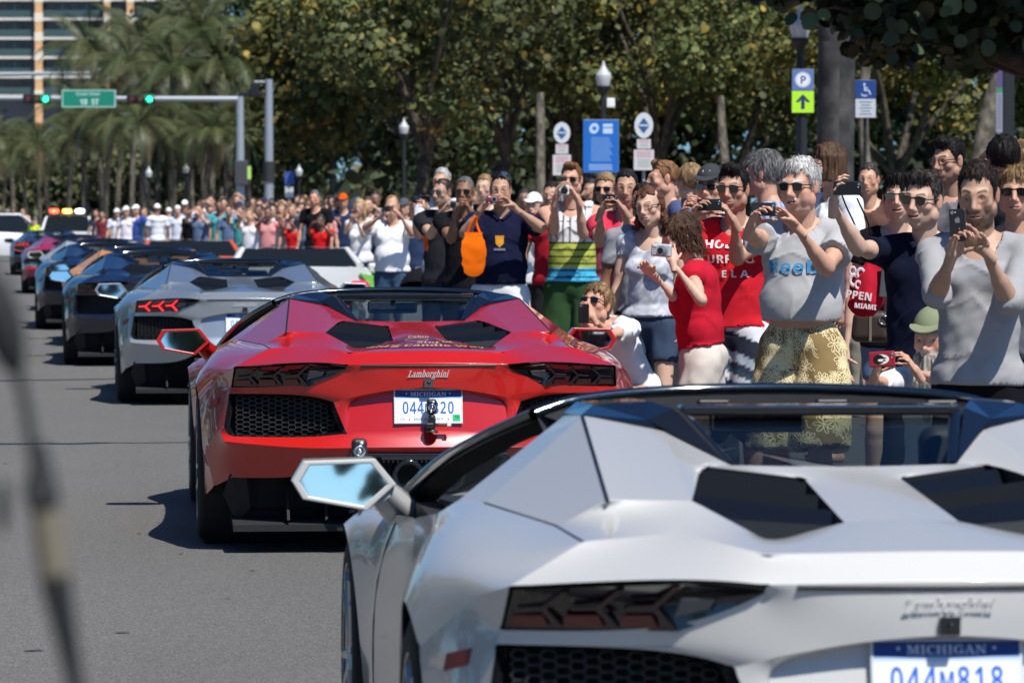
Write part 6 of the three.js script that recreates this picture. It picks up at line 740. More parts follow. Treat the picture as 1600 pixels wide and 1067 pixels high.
person({ label: 'man in navy polo stretching one arm out with a phone', eye: [1443, 313], D: 17.5, turn: -28, yaw: -8, pitch: .04, roll: -4, skin: 'fair', hair: 'dark', greyT: .35, hairline: .072, quiff: 1, mess: .006, shades: 1, smile: 1, beard: .12, handR: [1303, 322, .28], elbowR: [1309, 382, .32], gripR: { f: [.25, .95, .1], p: [.9, 0, -.3], c: .6, t: .7 }, build: 1.1, shirt: { c: '#11162a', sleeve: .62, loose: .010, bell: .010, hem: .86, collar: '#11162a', wrinkle: .008 }, pants: { c: '#20242c' } });
phone('black phone held out sideways at arm length by the navy polo man', 1325, 294, 17.5 - .34, { w: .115, h: .056, ry: -10 });
person({ label: 'old man with white hair, moustache and sunglasses in grey lettered T-shirt', eye: [1250, 291], D: 18.5, turn: -26, yaw: -8, pitch: .06, skin: 'pink', hair: 'silver', mess: .008, mous: .5, stache: 'silver', beardC: 'grey', hairline: .080, thick: .013, wide: 1.03, nose: 1.2, fat: .5, belly: .45, build: 1.06, shades: 1, handR: [1172, 358, .42], elbowR: [1194, 440, .22], gripR: { f: [.45, .85, .1], p: [.8, 0, .3], c: .6, t: .6 }, handL: [1246, 356, .40], elbowL: [1312, 410, .12], gripL: { f: [-.72, .62, .1], p: [-.6, 0, .6], c: [.35, .4, .5, .55], t: .5 }, shirt: { c: '#acacad', sleeve: .62, loose: .016, bell: .022, hem: 1.085, neck: .08, wrinkle: .007, flare: .01, print: { x0: -.17, x1: .17, y0: 1.14, y1: 1.40, map: shirtText([['Reeb', 250, 270, 150]], '#4a93c8') } },
  pants: { len: 1.0, flare: .055, loose: .028, waist: 1.12, wrinkle: .012, rep: .42, map: canvasTex(512, 512, (c) => { c.fillStyle = '#86714c'; c.fillRect(0, 0, 512, 512); c.lineWidth = 4; const draw = (x, y, r, a) => { c.strokeStyle = '#e0d0a4'; for (let k = 0; k < 7; k++) { const t = a + k * .9; c.beginPath(); c.moveTo(x, y); c.bezierCurveTo(x + Math.cos(t - .45) * r * .6, y + Math.sin(t - .45) * r * .6, x + Math.cos(t - .2) * r, y + Math.sin(t - .2) * r, x + Math.cos(t) * r, y + Math.sin(t) * r); c.bezierCurveTo(x + Math.cos(t + .2) * r, y + Math.sin(t + .2) * r, x + Math.cos(t + .45) * r * .6, y + Math.sin(t + .45) * r * .6, x, y); c.stroke(); } c.beginPath(); c.moveTo(x + r, y); c.bezierCurveTo(x + r * 1.5, y + r * .6, x + r * 1.2, y + r * 1.5, x + r * 2, y + r * 1.6); c.stroke(); }; let s = 7; const q = () => { s = (s * 16807) % 2147483647; return s / 2147483647; }; for (let i = 0; i < 90; i++) draw(q() * 512, q() * 512, 26 + q() * 34, q() * 6); }, 1) } });
phone('dark camera phone held level by the old man in both hands', 1194, 327, 18.5 - .46, { w: .10, h: .056, ry: -12 });
const stripes = (x, y, z) => { const u = y * 3.2 + (x * .9 - z * .7) * 1.6 + .25 * Math.sin(y * 9 + x * 5), t = ((u * 4.2) % 4 + 4) % 4; return t < 1 ? [.02, .025, .04] : t < 1.9 ? [.62, .64, .68] : t < 2.5 ? [.03, .07, .10] : t < 3.2 ? [.025, .03, .05] : [.30, .36, .42]; };
person({ label: 'man with black spiky hair and sunglasses in red lettered T-shirt', eye: [1146, 295], D: 21, turn: -22, yaw: -4, pitch: .03, skin: 'tan', hair: 'black', quiff: 1, mess: .007, beard: .30, shades: 1, shoulder: 1.05, handR: [1079, 346, .38], elbowR: [1073, 418, .12], gripR: { f: [.45, .85, .1], p: [.9, 0, .2], c: .62, t: .7 }, handL: [1148, 348, .38], elbowL: [1184, 392, .05], gripL: { f: [-.55, .8, .1], p: [-.9, 0, .2], c: .62, t: .7 }, shirt: { c: '#c01f2c', sleeve: .6, loose: .010, bell: .012, hem: .99, wrinkle: .008, print: { x0: -.19, x1: .17, y0: 1.13, y1: 1.42, map: shirtText([['HOLLI', 230, 130, 98], ['SURF BO', 250, 258, 98], ['R E L A', 270, 380, 84]], '#f0e6e6') } }, pants: { color: stripes, len: 1.05, flare: .03, loose: .024, waist: 1.02 } });
phone('black phone held level in front of the red lettered T-shirt', 1109, 320, 21 - .42, { w: .118, h: .056, ry: -8 });
person({ label: 'woman in red top and cream shorts seen from behind, raising a camera', female: 1, eye: [1064, 370], D: 20.4, turn: -105, yaw: 18, pitch: .25, lean: .12, skin: 'fair', hair: 'brown', style: 'bob', curl: 1, mess: .006, flare: -.004, headScale: .92, eyesHid: 1, fringe: 1, build: 1.14, handR: [1020, 428, .15], elbowR: [1026, 470, .2], handL: [1052, 412, .3], elbowL: [1092, 462, .35], gripL: { f: [-.3, .9, .1], c: .5 }, shirt: { c: '#b31a2e', sleeve: .18, loose: .012, hem: 1.06, wrinkle: .007, flare: .014 }, pants: { c: '#c6bdb2', len: .62, flare: .02, loose: .02, waist: 1.1 } });
compact('silver compact camera raised by the woman in the red top', 1034, 391, 20 - .35, { ry: -25, rz: -4 });
person({ label: 'woman with curly auburn bob and glasses wearing a pale scarf top', female: 1, eye: [1014, 323], D: 24.8, turn: -25, yaw: -4, pitch: .06, roll: 5, skin: 'fair', hair: 'auburn', style: 'bob', curl: 1, mess: .010, flare: .012, glasses: 1, gaze: -.2, shirt: { sleeve: .3, hem: 1.0, loose: .012, neck: .10, color: (x, y, z) => { const t = Math.sin(y * 90 + 6 * noise(x * 20, y * 6, z * 20)); return t > .2 ? [.55, .57, .62] : [.40, .42, .47]; } }, pants: { c: '#39465c', len: .55 } });
person({ label: 'man in grey printed T-shirt half hidden by the auburn-haired woman', eye: [1006, 316], D: 25.3, turn: -15, yaw: -10, skin: 'brown', hair: 'black', thick: .008, handL: [1003, 404, .35], handR: undefined, shirt: { c: '#8d8f94', sleeve: .58, hem: 1.0, loose: .014, print: { x0: -.12, x1: .12, y0: 1.10, y1: 1.36, map: canvasTex(256, 256, (c) => { c.clearRect(0, 0, 256, 256); c.fillStyle = '#6b6d73'; c.beginPath(); c.ellipse(128, 130, 70, 95, 0, 0, 7); c.fill(); c.fillStyle = '#a9abb0'; c.beginPath(); c.ellipse(150, 140, 34, 60, .2, 0, 7); c.fill(); }) } }, pants: { c: '#262b25', len: 1.05, loose: .02 } });
reflex('black reflex camera hanging against the grey printed T-shirt', 1001, 393, 25.5 - .42, { ry: -30, rz: 20 });
person({ label: 'dark-haired man frowning over a phone in a coral pink T-shirt', eye: [979, 294], D: 26.5, turn: -14, yaw: 4, pitch: .04, skin: 'tan', hair: 'black', hairline: .075, beard: .25, nose: 1.15, handR: [938, 334, .40], elbowR: [939, 388, .2], gripR: { f: [.4, .9, .1], p: [.9, 0, .2], c: .6, t: .7 }, handL: [976, 330, .42], elbowL: [1004, 372, .05], gripL: { f: [-.6, .75, .1], p: [-.9, 0, .2], c: .55, t: .6 }, shirt: { c: '#d13a52', sleeve: .55, hem: 1.02, loose: .014 }, pants: { c: '#1b1c22', len: 1.1 } });
phone('black phone held level by the man in coral pink', 953, 310, 26.5 - .46, { w: .095, h: .050, ry: -6 });
person({ label: 'blonde woman with sunglasses peering over the black phone', female: 1, eye: [946, 296], D: 30.8, turn: -20, skin: 'pink', hair: 'darkblond', style: 'bob', flare: .01, shades: 1, thick: .014, shirt: { c: '#8a4450', sleeve: .3 }, pants: { c: '#3a3a40' } });
const tank = (x, y, z) => { const v = y; if (v > 1.235) { const g = (((v * 22) % 1) + 1) % 1 < .14 || (((x * 22 + 9) % 1) + 1) % 1 < .12; return g ? [.03, .035, .06] : [.70, .70, .72]; } const st = (((v * 23) % 1) + 1) % 1 < .26; if (v > 1.06) return st ? [.03, .04, .03] : [.42, .46, .08]; return st ? [.02, .04, .06] : [.06, .42, .66]; };
person({ label: 'tall man in a white, olive and cyan striped tank top with camera', eye: [893, 281], D: 30, q: 1, turn: -14, yaw: -6, skin: 'pink', hair: 'ginger', hairline: .080, quiff: 1, shades: 1, smile: 1, beard: .15, beardC: 'ginger', handR: [868, 312, .38], elbowR: [868, 384, .2], gripR: { f: [.3, .95, .1], p: [.9, 0, .2], c: .6, t: .6 }, handL: [903, 312, .36], elbowL: [922, 356, .12], gripL: { f: [-.55, .8, .1], p: [-.9, 0, .2], c: .6, t: .6 }, shirt: { tank: 1, sleeve: 0, hem: 1.0, loose: .016, flare: .012, neck: .085, color: tank }, pants: { c: '#2f4a2c', len: 1.05, loose: .025 } });
compact('small white camera lifted to the face of the striped tank top man', 881, 297, 30 - .42, { w: .075, h: .07, mat: caseM(lin(.72, .72, .70)), lensM: MAT.blackPlastic, ry: -15 });
person({ label: 'big man in a navy polo with sunglasses on his head, aiming a red camera', eye: [782, 297], D: 30, turn: -6, yaw: -4, pitch: .05, skin: 'tan', hair: 'black', buzz: .9, thick: .004, hairline: .082, shadesUp: 1, fat: .7, belly: .45, build: 1.10, wide: 1.04, handR: [756, 322, .36], elbowR: [731, 358, .1], gripR: { f: [.7, .7, .1], p: [.7, -.2, .3], c: .55, t: .6 }, handL: [804, 324, .36], elbowL: [836, 352, .1], gripL: { f: [-.7, .7, .1], p: [-.7, -.2, .3], c: .55, t: .6 }, shirt: { c: '#131730', sleeve: .66, loose: .016, bell: .02, hem: 1.03, collar: '#131730', print: { x0: -.06, x1: .05, y0: 1.22, y1: 1.36, map: canvasTex(128, 128, (c) => { c.clearRect(0, 0, 128, 128); c.fillStyle = '#c98a2c'; c.beginPath(); c.moveTo(30, 30); c.lineTo(100, 30); c.lineTo(96, 80); c.lineTo(64, 104); c.lineTo(34, 80); c.fill(); c.fillStyle = '#6d7688'; c.fillRect(20, 108, 90, 14); }) } }, pants: { c: '#d9dadb', len: 1.15, loose: .03, flare: .03 } });
compact('small red camera held by the big man in the navy polo', 770, 311, 30 - .42, { w: .078, h: .052, mat: caseM(lin(.30, .02, .03)) });
// orange bag on his arm
{ const d = 29.5, s = pxm(d), o = held('shopping_bag', 'bright orange shopping bag hanging beside the big navy polo man', 'bag', 740, 425, d), w = 32 / s, h = 62 / s; const g = new THREE.BoxGeometry(w, h, .14, 10, 14, 6), p = g.attributes.position; for (let i = 0; i < p.count; i++) { const y = p.getY(i) / h + .5, x = p.getX(i), b = 1 + .16 * Math.sin(y * 2.6) - .25 * sst(.6, 1, y); p.setXYZ(i, x * b + .008 * noise(y * 9, x * 30, 2), p.getY(i) - .03 * (1 - y) * Math.cos(x / w * 3), p.getZ(i) * (b + .06 * noise(x * 25, y * 8, 5))); } g.computeVertexNormals(); part('bag', g.translate(0, h * .5, 0), cloth('#e8690a'), o); part('handle', tube([V(-w * .32, h * .98, 0), V(-w * .1, h * 1.25, .02), V(0.02, h * 1.42, .02), V(w * .12, h * 1.25, 0), V(w * .3, h * .98, 0)], .009, 6, 16), cloth('#e8690a'), o); }
person({ label: 'grey-haired man in black behind the orange bag, camera at his chin', eye: [726, 300], D: 33, turn: -10, yaw: -6, skin: 'brown', hair: 'darkgrey', hairline: .085, shades: 1, handR: [712, 332, .35], elbowR: [700, 366, .1], handL: [735, 332, .35], elbowL: [752, 366, .1], shirt: { c: '#15151b', sleeve: .6, hem: .84 }, pants: { c: '#17171b' } });
person({ label: 'smiling man with cropped hair and sunglasses in black jersey', eye: [691, 301], D: 35, turn: -20, yaw: -22, skin: 'olive', hair: 'dark', buzz: .8, thick: .006, shades: 1, shadesC: [.06, .07, .09], smile: 1, beard: .3, handR: [688, 334, .35], elbowR: [672, 372, .15], handL: [712, 336, .4], elbowL: [722, 370, .1], shirt: { sleeve: .6, hem: .86, loose: .018, color: (x, y, z) => (x < -.10 && y > 1.17 && y < 1.30 ? [.62, .10, .02] : [.02, .02, .026]) }, pants: { c: '#20222a' } });
compact('grey camera held low by the smiling man in the black jersey', 706, 319, 35 - .46, { w: .085, mat: caseM(lin(.18, .19, .2)), lensM: MAT.blackPlastic });
person({ label: 'grey-haired tall man in white checked shirt behind the black jersey', eye: [690, 283], D: 38, turn: -18, yaw: -10, skin: 'pink', hair: 'grey', mess: .008, glasses: 1, handR: [643, 330, .3], elbowR: [652, 366, .15], handL: [668, 326, .35], elbowL: [672, 360, 0], shirt: { sleeve: .8, hem: .80, color: (x, y, z) => ((((x * 26) % 1) + 1) % 1 < .3 || (((y * 26) % 1) + 1) % 1 < .3 ? [.48, .50, .56] : [.72, .73, .75]) }, pants: { c: '#2a2c34' } });
camcorder('black camcorder held out to the left of the checked shirt', 654, 312, 38 - .4, { ry: -40 });
person({ label: 'balding man in plain white T-shirt and blue jeans filming with a phone', eye: [612, 323], D: 43, turn: -8, yaw: -4, pitch: .08, skin: 'pink', hair: 'darkblond', hairline: .098, thick: .006, belly: .4, handR: [597, 337, .36], elbowR: [574, 358, .05], handL: [624, 336, .36], elbowL: [642, 360, .05], shirt: { c: '#e8e9ec', sleeve: .6, hem: 1.0, loose: .022, flare: .02, bell: .02 }, pants: { c: '#3c5068', len: 1.95, loose: .024 } });
phone('dark phone in front of the balding man in white', 607, 326, 43 - .42, { w: .10, h: .05 });
person({ label: 'sandy-haired man in white T-shirt crouching with a camera behind the red roadster', eye: [932, 477], D: 23.7, hip: .40, lean: .5, turn: -62, yaw: 28, pitch: -.32, skin: 'pink', hair: 'darkblond', mess: .008, thick: .018, fringe: 0, shades: 1, footR: [-.14, .05, .42], footL: [.18, .05, .30], kneeR: [-.25, .9, .7], kneeL: [.3, .9, .6], handR: [906, 506, .45], elbowR: [912, 535, .2], handL: [928, 498, .42], elbowL: [975, 540, .1], gripL: { f: [-.5, .8, .1], p: [-.9, 0, .2], c: .5, t: .6 }, shirt: { c: '#e2e4e8', sleeve: .62, hem: .88, loose: .014 }, pants: { c: '#8a8478', len: 1.0, loose: .02 } });
phone('black camera phone held upright by the crouching man', 912, 490, 23.7 - .52, { w: .062, h: .105, ry: -20 });
person({ label: 'kneeling man with long grey beard and sage cap raising a red phone', eye: [1458, 530], D: 16.8, hip: .50, lean: .12, turn: -22, yaw: -6, pitch: .05, skin: 'pink', hair: 'grey', beard: 1, mous: 1, beardC: 'grey', shades: 0, cap: { c: '#7d8468' }, footR: [-.16, .05, -.35], footL: [.16, .05, -.3], kneeR: [-.2, .05, .5], kneeL: [.2, .05, .5], handR: [1358, 592, .46], elbowR: [1366, 640, .25], gripR: { f: [.3, .9, .1], p: [.9, 0, .2], c: .62, t: .7 }, handL: [1420, 580, .46], elbowL: [1462, 610, .15], gripL: { f: [-.45, .85, .1], p: [-.9, 0, .2], c: .58, t: .7 }, shirt: { c: '#e0e2e6', sleeve: 1.3, hem: .9, loose: .014 }, pants: { c: '#3a3c40', len: 1.4 } });
{ const d = 16.8, f = new Field([-.09, -.36, -.02], [.09, .0, .14], .005, .01); f.cap(V(0, -.09, .055), V(0, -.17, .07), .055, .055).cap(V(0, -.17, .07), V(.0, -.31, .075), .056, .022).cap(V(-.04, -.07, .045), V(-.02, -.2, .07), .03, .03).cap(V(.04, -.07, .045), V(.02, -.2, .07), .03, .03); f.done(); f.mod((e, x, y, z) => (e < .03 ? e + .009 * noise(x * 60, y * 9, z * 50) + .005 * noise(x * 130, y * 20, z * 130) : e)); const o = scene.children[scene.children.length - 1], hp = V(0, 0, 0); const pr = scene.children.filter((c) => /kneeling man/.test(c.userData.label || ''))[0]; const g = f.mesh((x, y, z) => { const t = .5 + .5 * noise(x * 120, y * 12, z * 120), b = mixc([.11, .085, .065], [.42, .40, .37], clamp(t + (-.1 - y) * 1.2)); return b; }); const eyeL = at(1458, 530, d).sub(pr.position).applyQuaternion(pr.quaternion.clone().invert()); part('beard', g.rotateY(-.1).translate(eyeL.x, eyeL.y, eyeL.z), hairM, pr); }
{ const p = phone('red phone with a pale oval print held by the kneeling man', 1379, 561, 16.8 - .52, { w: .098, h: .058, ry: -6, rz: 4, mat: caseM(lin(.34, .015, .025)) }); const T = canvasTex(256, 160, (c) => { c.clearRect(0, 0, 256, 160); c.fillStyle = '#e9e6e2'; c.beginPath(); c.ellipse(118, 82, 84, 58, 0, 0, 7); c.fill(); c.fillStyle = '#141214'; c.beginPath(); c.ellipse(92, 82, 58, 56, 0, 0, 7); c.fill(); c.fillStyle = '#e9e6e2'; c.beginPath(); c.ellipse(118, 92, 36, 16, 0, 0, 7); c.fill(); c.fillStyle = '#141214'; c.fillRect(104, 62, 64, 16); c.beginPath(); c.ellipse(150, 96, 14, 10, 0, 0, 7); c.fill(); }); part('case_print', mv(new THREE.PlaneGeometry(.092, .052), 0, 0, .0062), std(0xffffff, .3, 0, { map: T, transparent: true }), p); }
person({ label: 'long brown-haired person in white T-shirt seen in profile', eye: [1294, 258], D: 24, ground: .12, turn: -75, yaw: 0, skin: 'pink', hair: 'brown', style: 'bob', thick: .016, fringe: 1, shades: 1, flare: .004, shirt: { c: '#e6e8ec', sleeve: .62, loose: .02, bell: .02, hem: .8 }, pants: { c: '#3c3f48' } });
person({ label: 'smiling black-haired woman with sunglasses in black top', female: 1, eye: [1404, 308], D: 20.5, turn: -10, yaw: -4, skin: 'fair', hair: 'black', style: 'pony', hairline: .07, thick: .010, fringe: 1, shades: 1, shadesC: [.05, .035, .03], smile: 1, shirt: { c: '#131317', sleeve: .4, neck: .085 }, pants: { c: '#56708f', len: .45 } });
person({ label: 'black-haired man in glasses looking down behind the navy polo', eye: [1483, 250], D: 22.5, ground: .12, turn: -30, yaw: -20, pitch: .1, skin: 'tan', hair: 'black', quiff: 1, glasses: 1, beard: .3, shirt: { c: '#6d6a70', sleeve: .5 }, pants: { c: '#222' } });
person({ label: 'brown-haired woman with sunglasses cut off by the right edge', female: 1, eye: [1588, 301], D: 18.6, turn: -15, yaw: 0, skin: 'pink', hair: 'darkblond', style: 'pony', shades: 1, shirt: { c: '#50525a', sleeve: .3, neck: .09 }, pants: { c: '#2b2b30' } });
person({ label: 'grey-ponytailed onlooker in blue plaid turned away beside the old man', eye: [1192, 272], D: 22.5, turn: -115, yaw: 0, skin: 'pink', hair: 'darkgrey', greyT: .6, style: 'pony', thick: .016, mess: .006, shirt: { sleeve: .6, color: (x, y, z) => ((((x * 20 + z * 20) % 1) + 1) % 1 < .35 ? [.10, .16, .36] : (((y * 20) % 1) + 1) % 1 < .3 ? [.16, .22, .42] : [.36, .42, .58]) }, pants: { c: '#444' } });
person({ label: 'man in dark grey cap with white letters, filming with a phone', eye: [1110, 293], D: 23.6, turn: -20, yaw: -4, skin: 'pink', hair: 'brown', shades: 1, cap: { c: '#3a3c40', text: 'NY' }, handR: [1068, 336, .38], elbowR: [1070, 380, .1], handL: [1098, 332, .38], elbowL: [1120, 372, .05], shirt: { c: '#b9bdc6', sleeve: .55, collar: '#d6d8dc' }, pants: { c: '#3b3e46' } });
phone('black phone held beside the red T-shirt man by the man in a cap', 1079, 317, 23.6 - .44, { w: .10, h: .05, ry: -8 });
person({ label: 'ginger-haired man in profile, blue shirt, looking up the street', eye: [1036, 280], D: 27.5, ground: .12, turn: -80, skin: 'pink', hair: 'ginger', quiff: 1, shadesUp: 1, shirt: { c: '#4a5478', sleeve: .6 }, pants: { c: '#333' } });
person({ label: 'blonde woman with a loose bun behind the ginger-haired man', female: 1, eye: [1077, 286], D: 29.5, ground: .12, turn: -150, skin: 'fair', hair: 'darkblond', style: 'pony', thick: .02, mess: .009, shirt: { c: '#6a6a72', sleeve: .4 }, pants: { c: '#333' } });
person({ label: 'black-haired head seen from behind at the far right back', eye: [1567, 252], D: 21, ground: .12, turn: -170, skin: 'tan', hair: 'black', thick: .016, shirt: { c: '#25262c', sleeve: .5 }, pants: { c: '#222' } });
person({ label: 'light-brown-haired head at the right edge behind the others', female: 1, eye: [1599, 254], D: 22, ground: .12, turn: -160, skin: 'fair', hair: 'darkblond', style: 'bob', shirt: { c: '#777', sleeve: .5 }, pants: { c: '#333' } });
person({ label: 'woman in white cap and white vest filming behind the navy polo man', female: 1, eye: [834, 322], D: 40, turn: -20, skin: 'fair', hair: 'brown', cap: { c: '#e4e4e4' }, handL: [852, 334, .3], handR: [826, 340, .3], shirt: { c: '#dcdcdc', sleeve: 0, tank: 1 }, pants: { c: '#2c2c30', len: .6 } });
phone('black phone raised right of the white-capped woman', 853, 325, 40 - .36, { w: .11, h: .07 });
person({ label: 'person in red behind the striped tank top, hand at the face', eye: [862, 305], D: 36, turn: -20, skin: 'tan', hair: 'black', handL: [872, 318, .3], shirt: { c: '#a01c2a', sleeve: .55 }, pants: { c: '#222' } });
person({ label: 'sandy-haired onlooker half hidden behind the big navy polo man', eye: [757, 293], D: 38, turn: -25, skin: 'fair', hair: 'darkblond', mess: .008, shirt: { c: '#2b2d35', sleeve: .5 }, pants: { c: '#222' } });
// red drawstring bag and brown handbag by the old man
{ const d = 18.9, s = pxm(d), o = held('drawstring_bag', 'red drawstring bag with white letters between the old man and the navy polo', 'bag', 1358, 445, d, { ry: -12 }), f = new Field([-.16, -.18, -.08], [.16, .2, .10], .008, .012), w = 66 / s / 2, h = 92 / s / 2; f.ell(V(0, -.02, 0), w * .98, h * .95, .07).ell(V(-.02, -.08, .01), w * .85, h * .5, .07).ell(V(.02, .09, 0), w * .5, h * .5, .035); f.done(); f.mod((e, x, y, z) => e + .010 * noise(x * 22, y * 10, z * 22) + .006 * noise(x * 45, y * 22, z * 30));
  const b = part('sack', f.mesh(), cloth('#b01b30'), o); part('grey_panel', rbox(.035, .17, .012, .005, .075, .03, .052, 0, .5, -.1), cloth('#4a4d52'), b); part('cord', [tube([V(-.03, .14, .01), V(-.05, .24, .02), V(-.10, .36, .05), V(-.13, .46, .08)], .004, 6, 12), tube([V(.02, .14, 0), V(.0, .26, .0), V(-.05, .38, .02)], .004, 6, 12)], cloth('#1a1012'), o);
  const hit = (x, y) => { let z = 0, best = 1e9; const p = b.geometry.attributes.position; for (let i = 0; i < p.count; i++) if (p.getZ(i) > 0) { const e = (p.getX(i) - x) ** 2 + (p.getY(i) - y) ** 2; if (e < best) { best = e; z = p.getZ(i); } } return z; };
  part('lettering', [['PPEN', -.035, -.062, .034, -.14], ['MIAMI', -.005, -.104, .022, -.1]].map(([t, x, y, hh, rz]) => mv(lettering(t, hh, .008), x, y, hit(x, y) + .004, 0, -.08, rz)), cloth('#e8dede'), b); part('print', [[-.06, .02, .03], [-.03, .05, .026], [-.07, .06, .022], [-.04, 0, .02]].map(([x, y, r]) => mv(new THREE.TorusGeometry(r * .6, r * .24, 6, 12), x, y, hit(x, y) + .002, 0, -.1, 0, 1, 1.3, .3)), cloth('#e0ccd0'), b); }
{ const d = 19.2, o = held('handbag', 'brown leather handbag under the red drawstring bag', 'bag', 1362, 510, d, { ry: -10 }), lea = std(lin(.045, .028, .022), .5); const g = new RoundedBoxGeometry(.17, .14, .09, 5, .035), p = g.attributes.position; for (let i = 0; i < p.count; i++) p.setX(i, p.getX(i) * (1 - p.getY(i) * 1.2)); g.computeVertexNormals(); part('bag', g, lea, o); part('zip', rbox(.012, .13, .005, .002, .0, 0, .047), std(lin(.35, .30, .22), .4, .6), o); part('clasp', mv(new THREE.TorusGeometry(.02, .004, 8, 16), .06, .03, .047), MAT.chrome, o); part('strap', tube([V(-.06, .06, 0), V(-.04, .22, .02), V(.02, .32, .03), V(.06, .2, .02), V(.06, .06, 0)], .007, 6, 16), lea, o); }
// pushchair between the white T-shirt and the checked shirt
{ const d = 41, p = at(662, 420, d), o = thing('pushchair', 'grey pushchair with dark hood below the checked shirt', 'pushchair', V(p.x, 0, p.z), -.4); part('hood', mv(new THREE.SphereGeometry(.24, 16, 10, 0, 6.3, 0, 1.6), 0, .78, 0, -.5), cloth('#17181c'), o); part('seat', rbox(.42, .5, .18, .06, 0, .55, .05, -.3), cloth('#8f9296'), o); part('basket', rbox(.38, .16, .4, .05, 0, .25, .05), cloth('#5c6066'), o); part('frame', [rod(V(-.22, .1, .3), V(-.2, 1.0, -.35), .014), rod(V(.22, .1, .3), V(.2, 1.0, -.35), .014), rod(V(-.2, 1.0, -.35), V(.2, 1.0, -.35), .016), rod(V(-.22, .1, -.3), V(-.2, .6, .1), .014), rod(V(.22, .1, -.3), V(.2, .6, .1), .014)], MAT.steel, o); for (const [x, z] of [[-.23, .3], [.23, .3], [-.23, -.3], [.23, -.3]]) part('wheel', mv(new THREE.TorusGeometry(.085, .02, 8, 18), x, .105, z, 0, Math.PI / 2), MAT.rubber, o); }

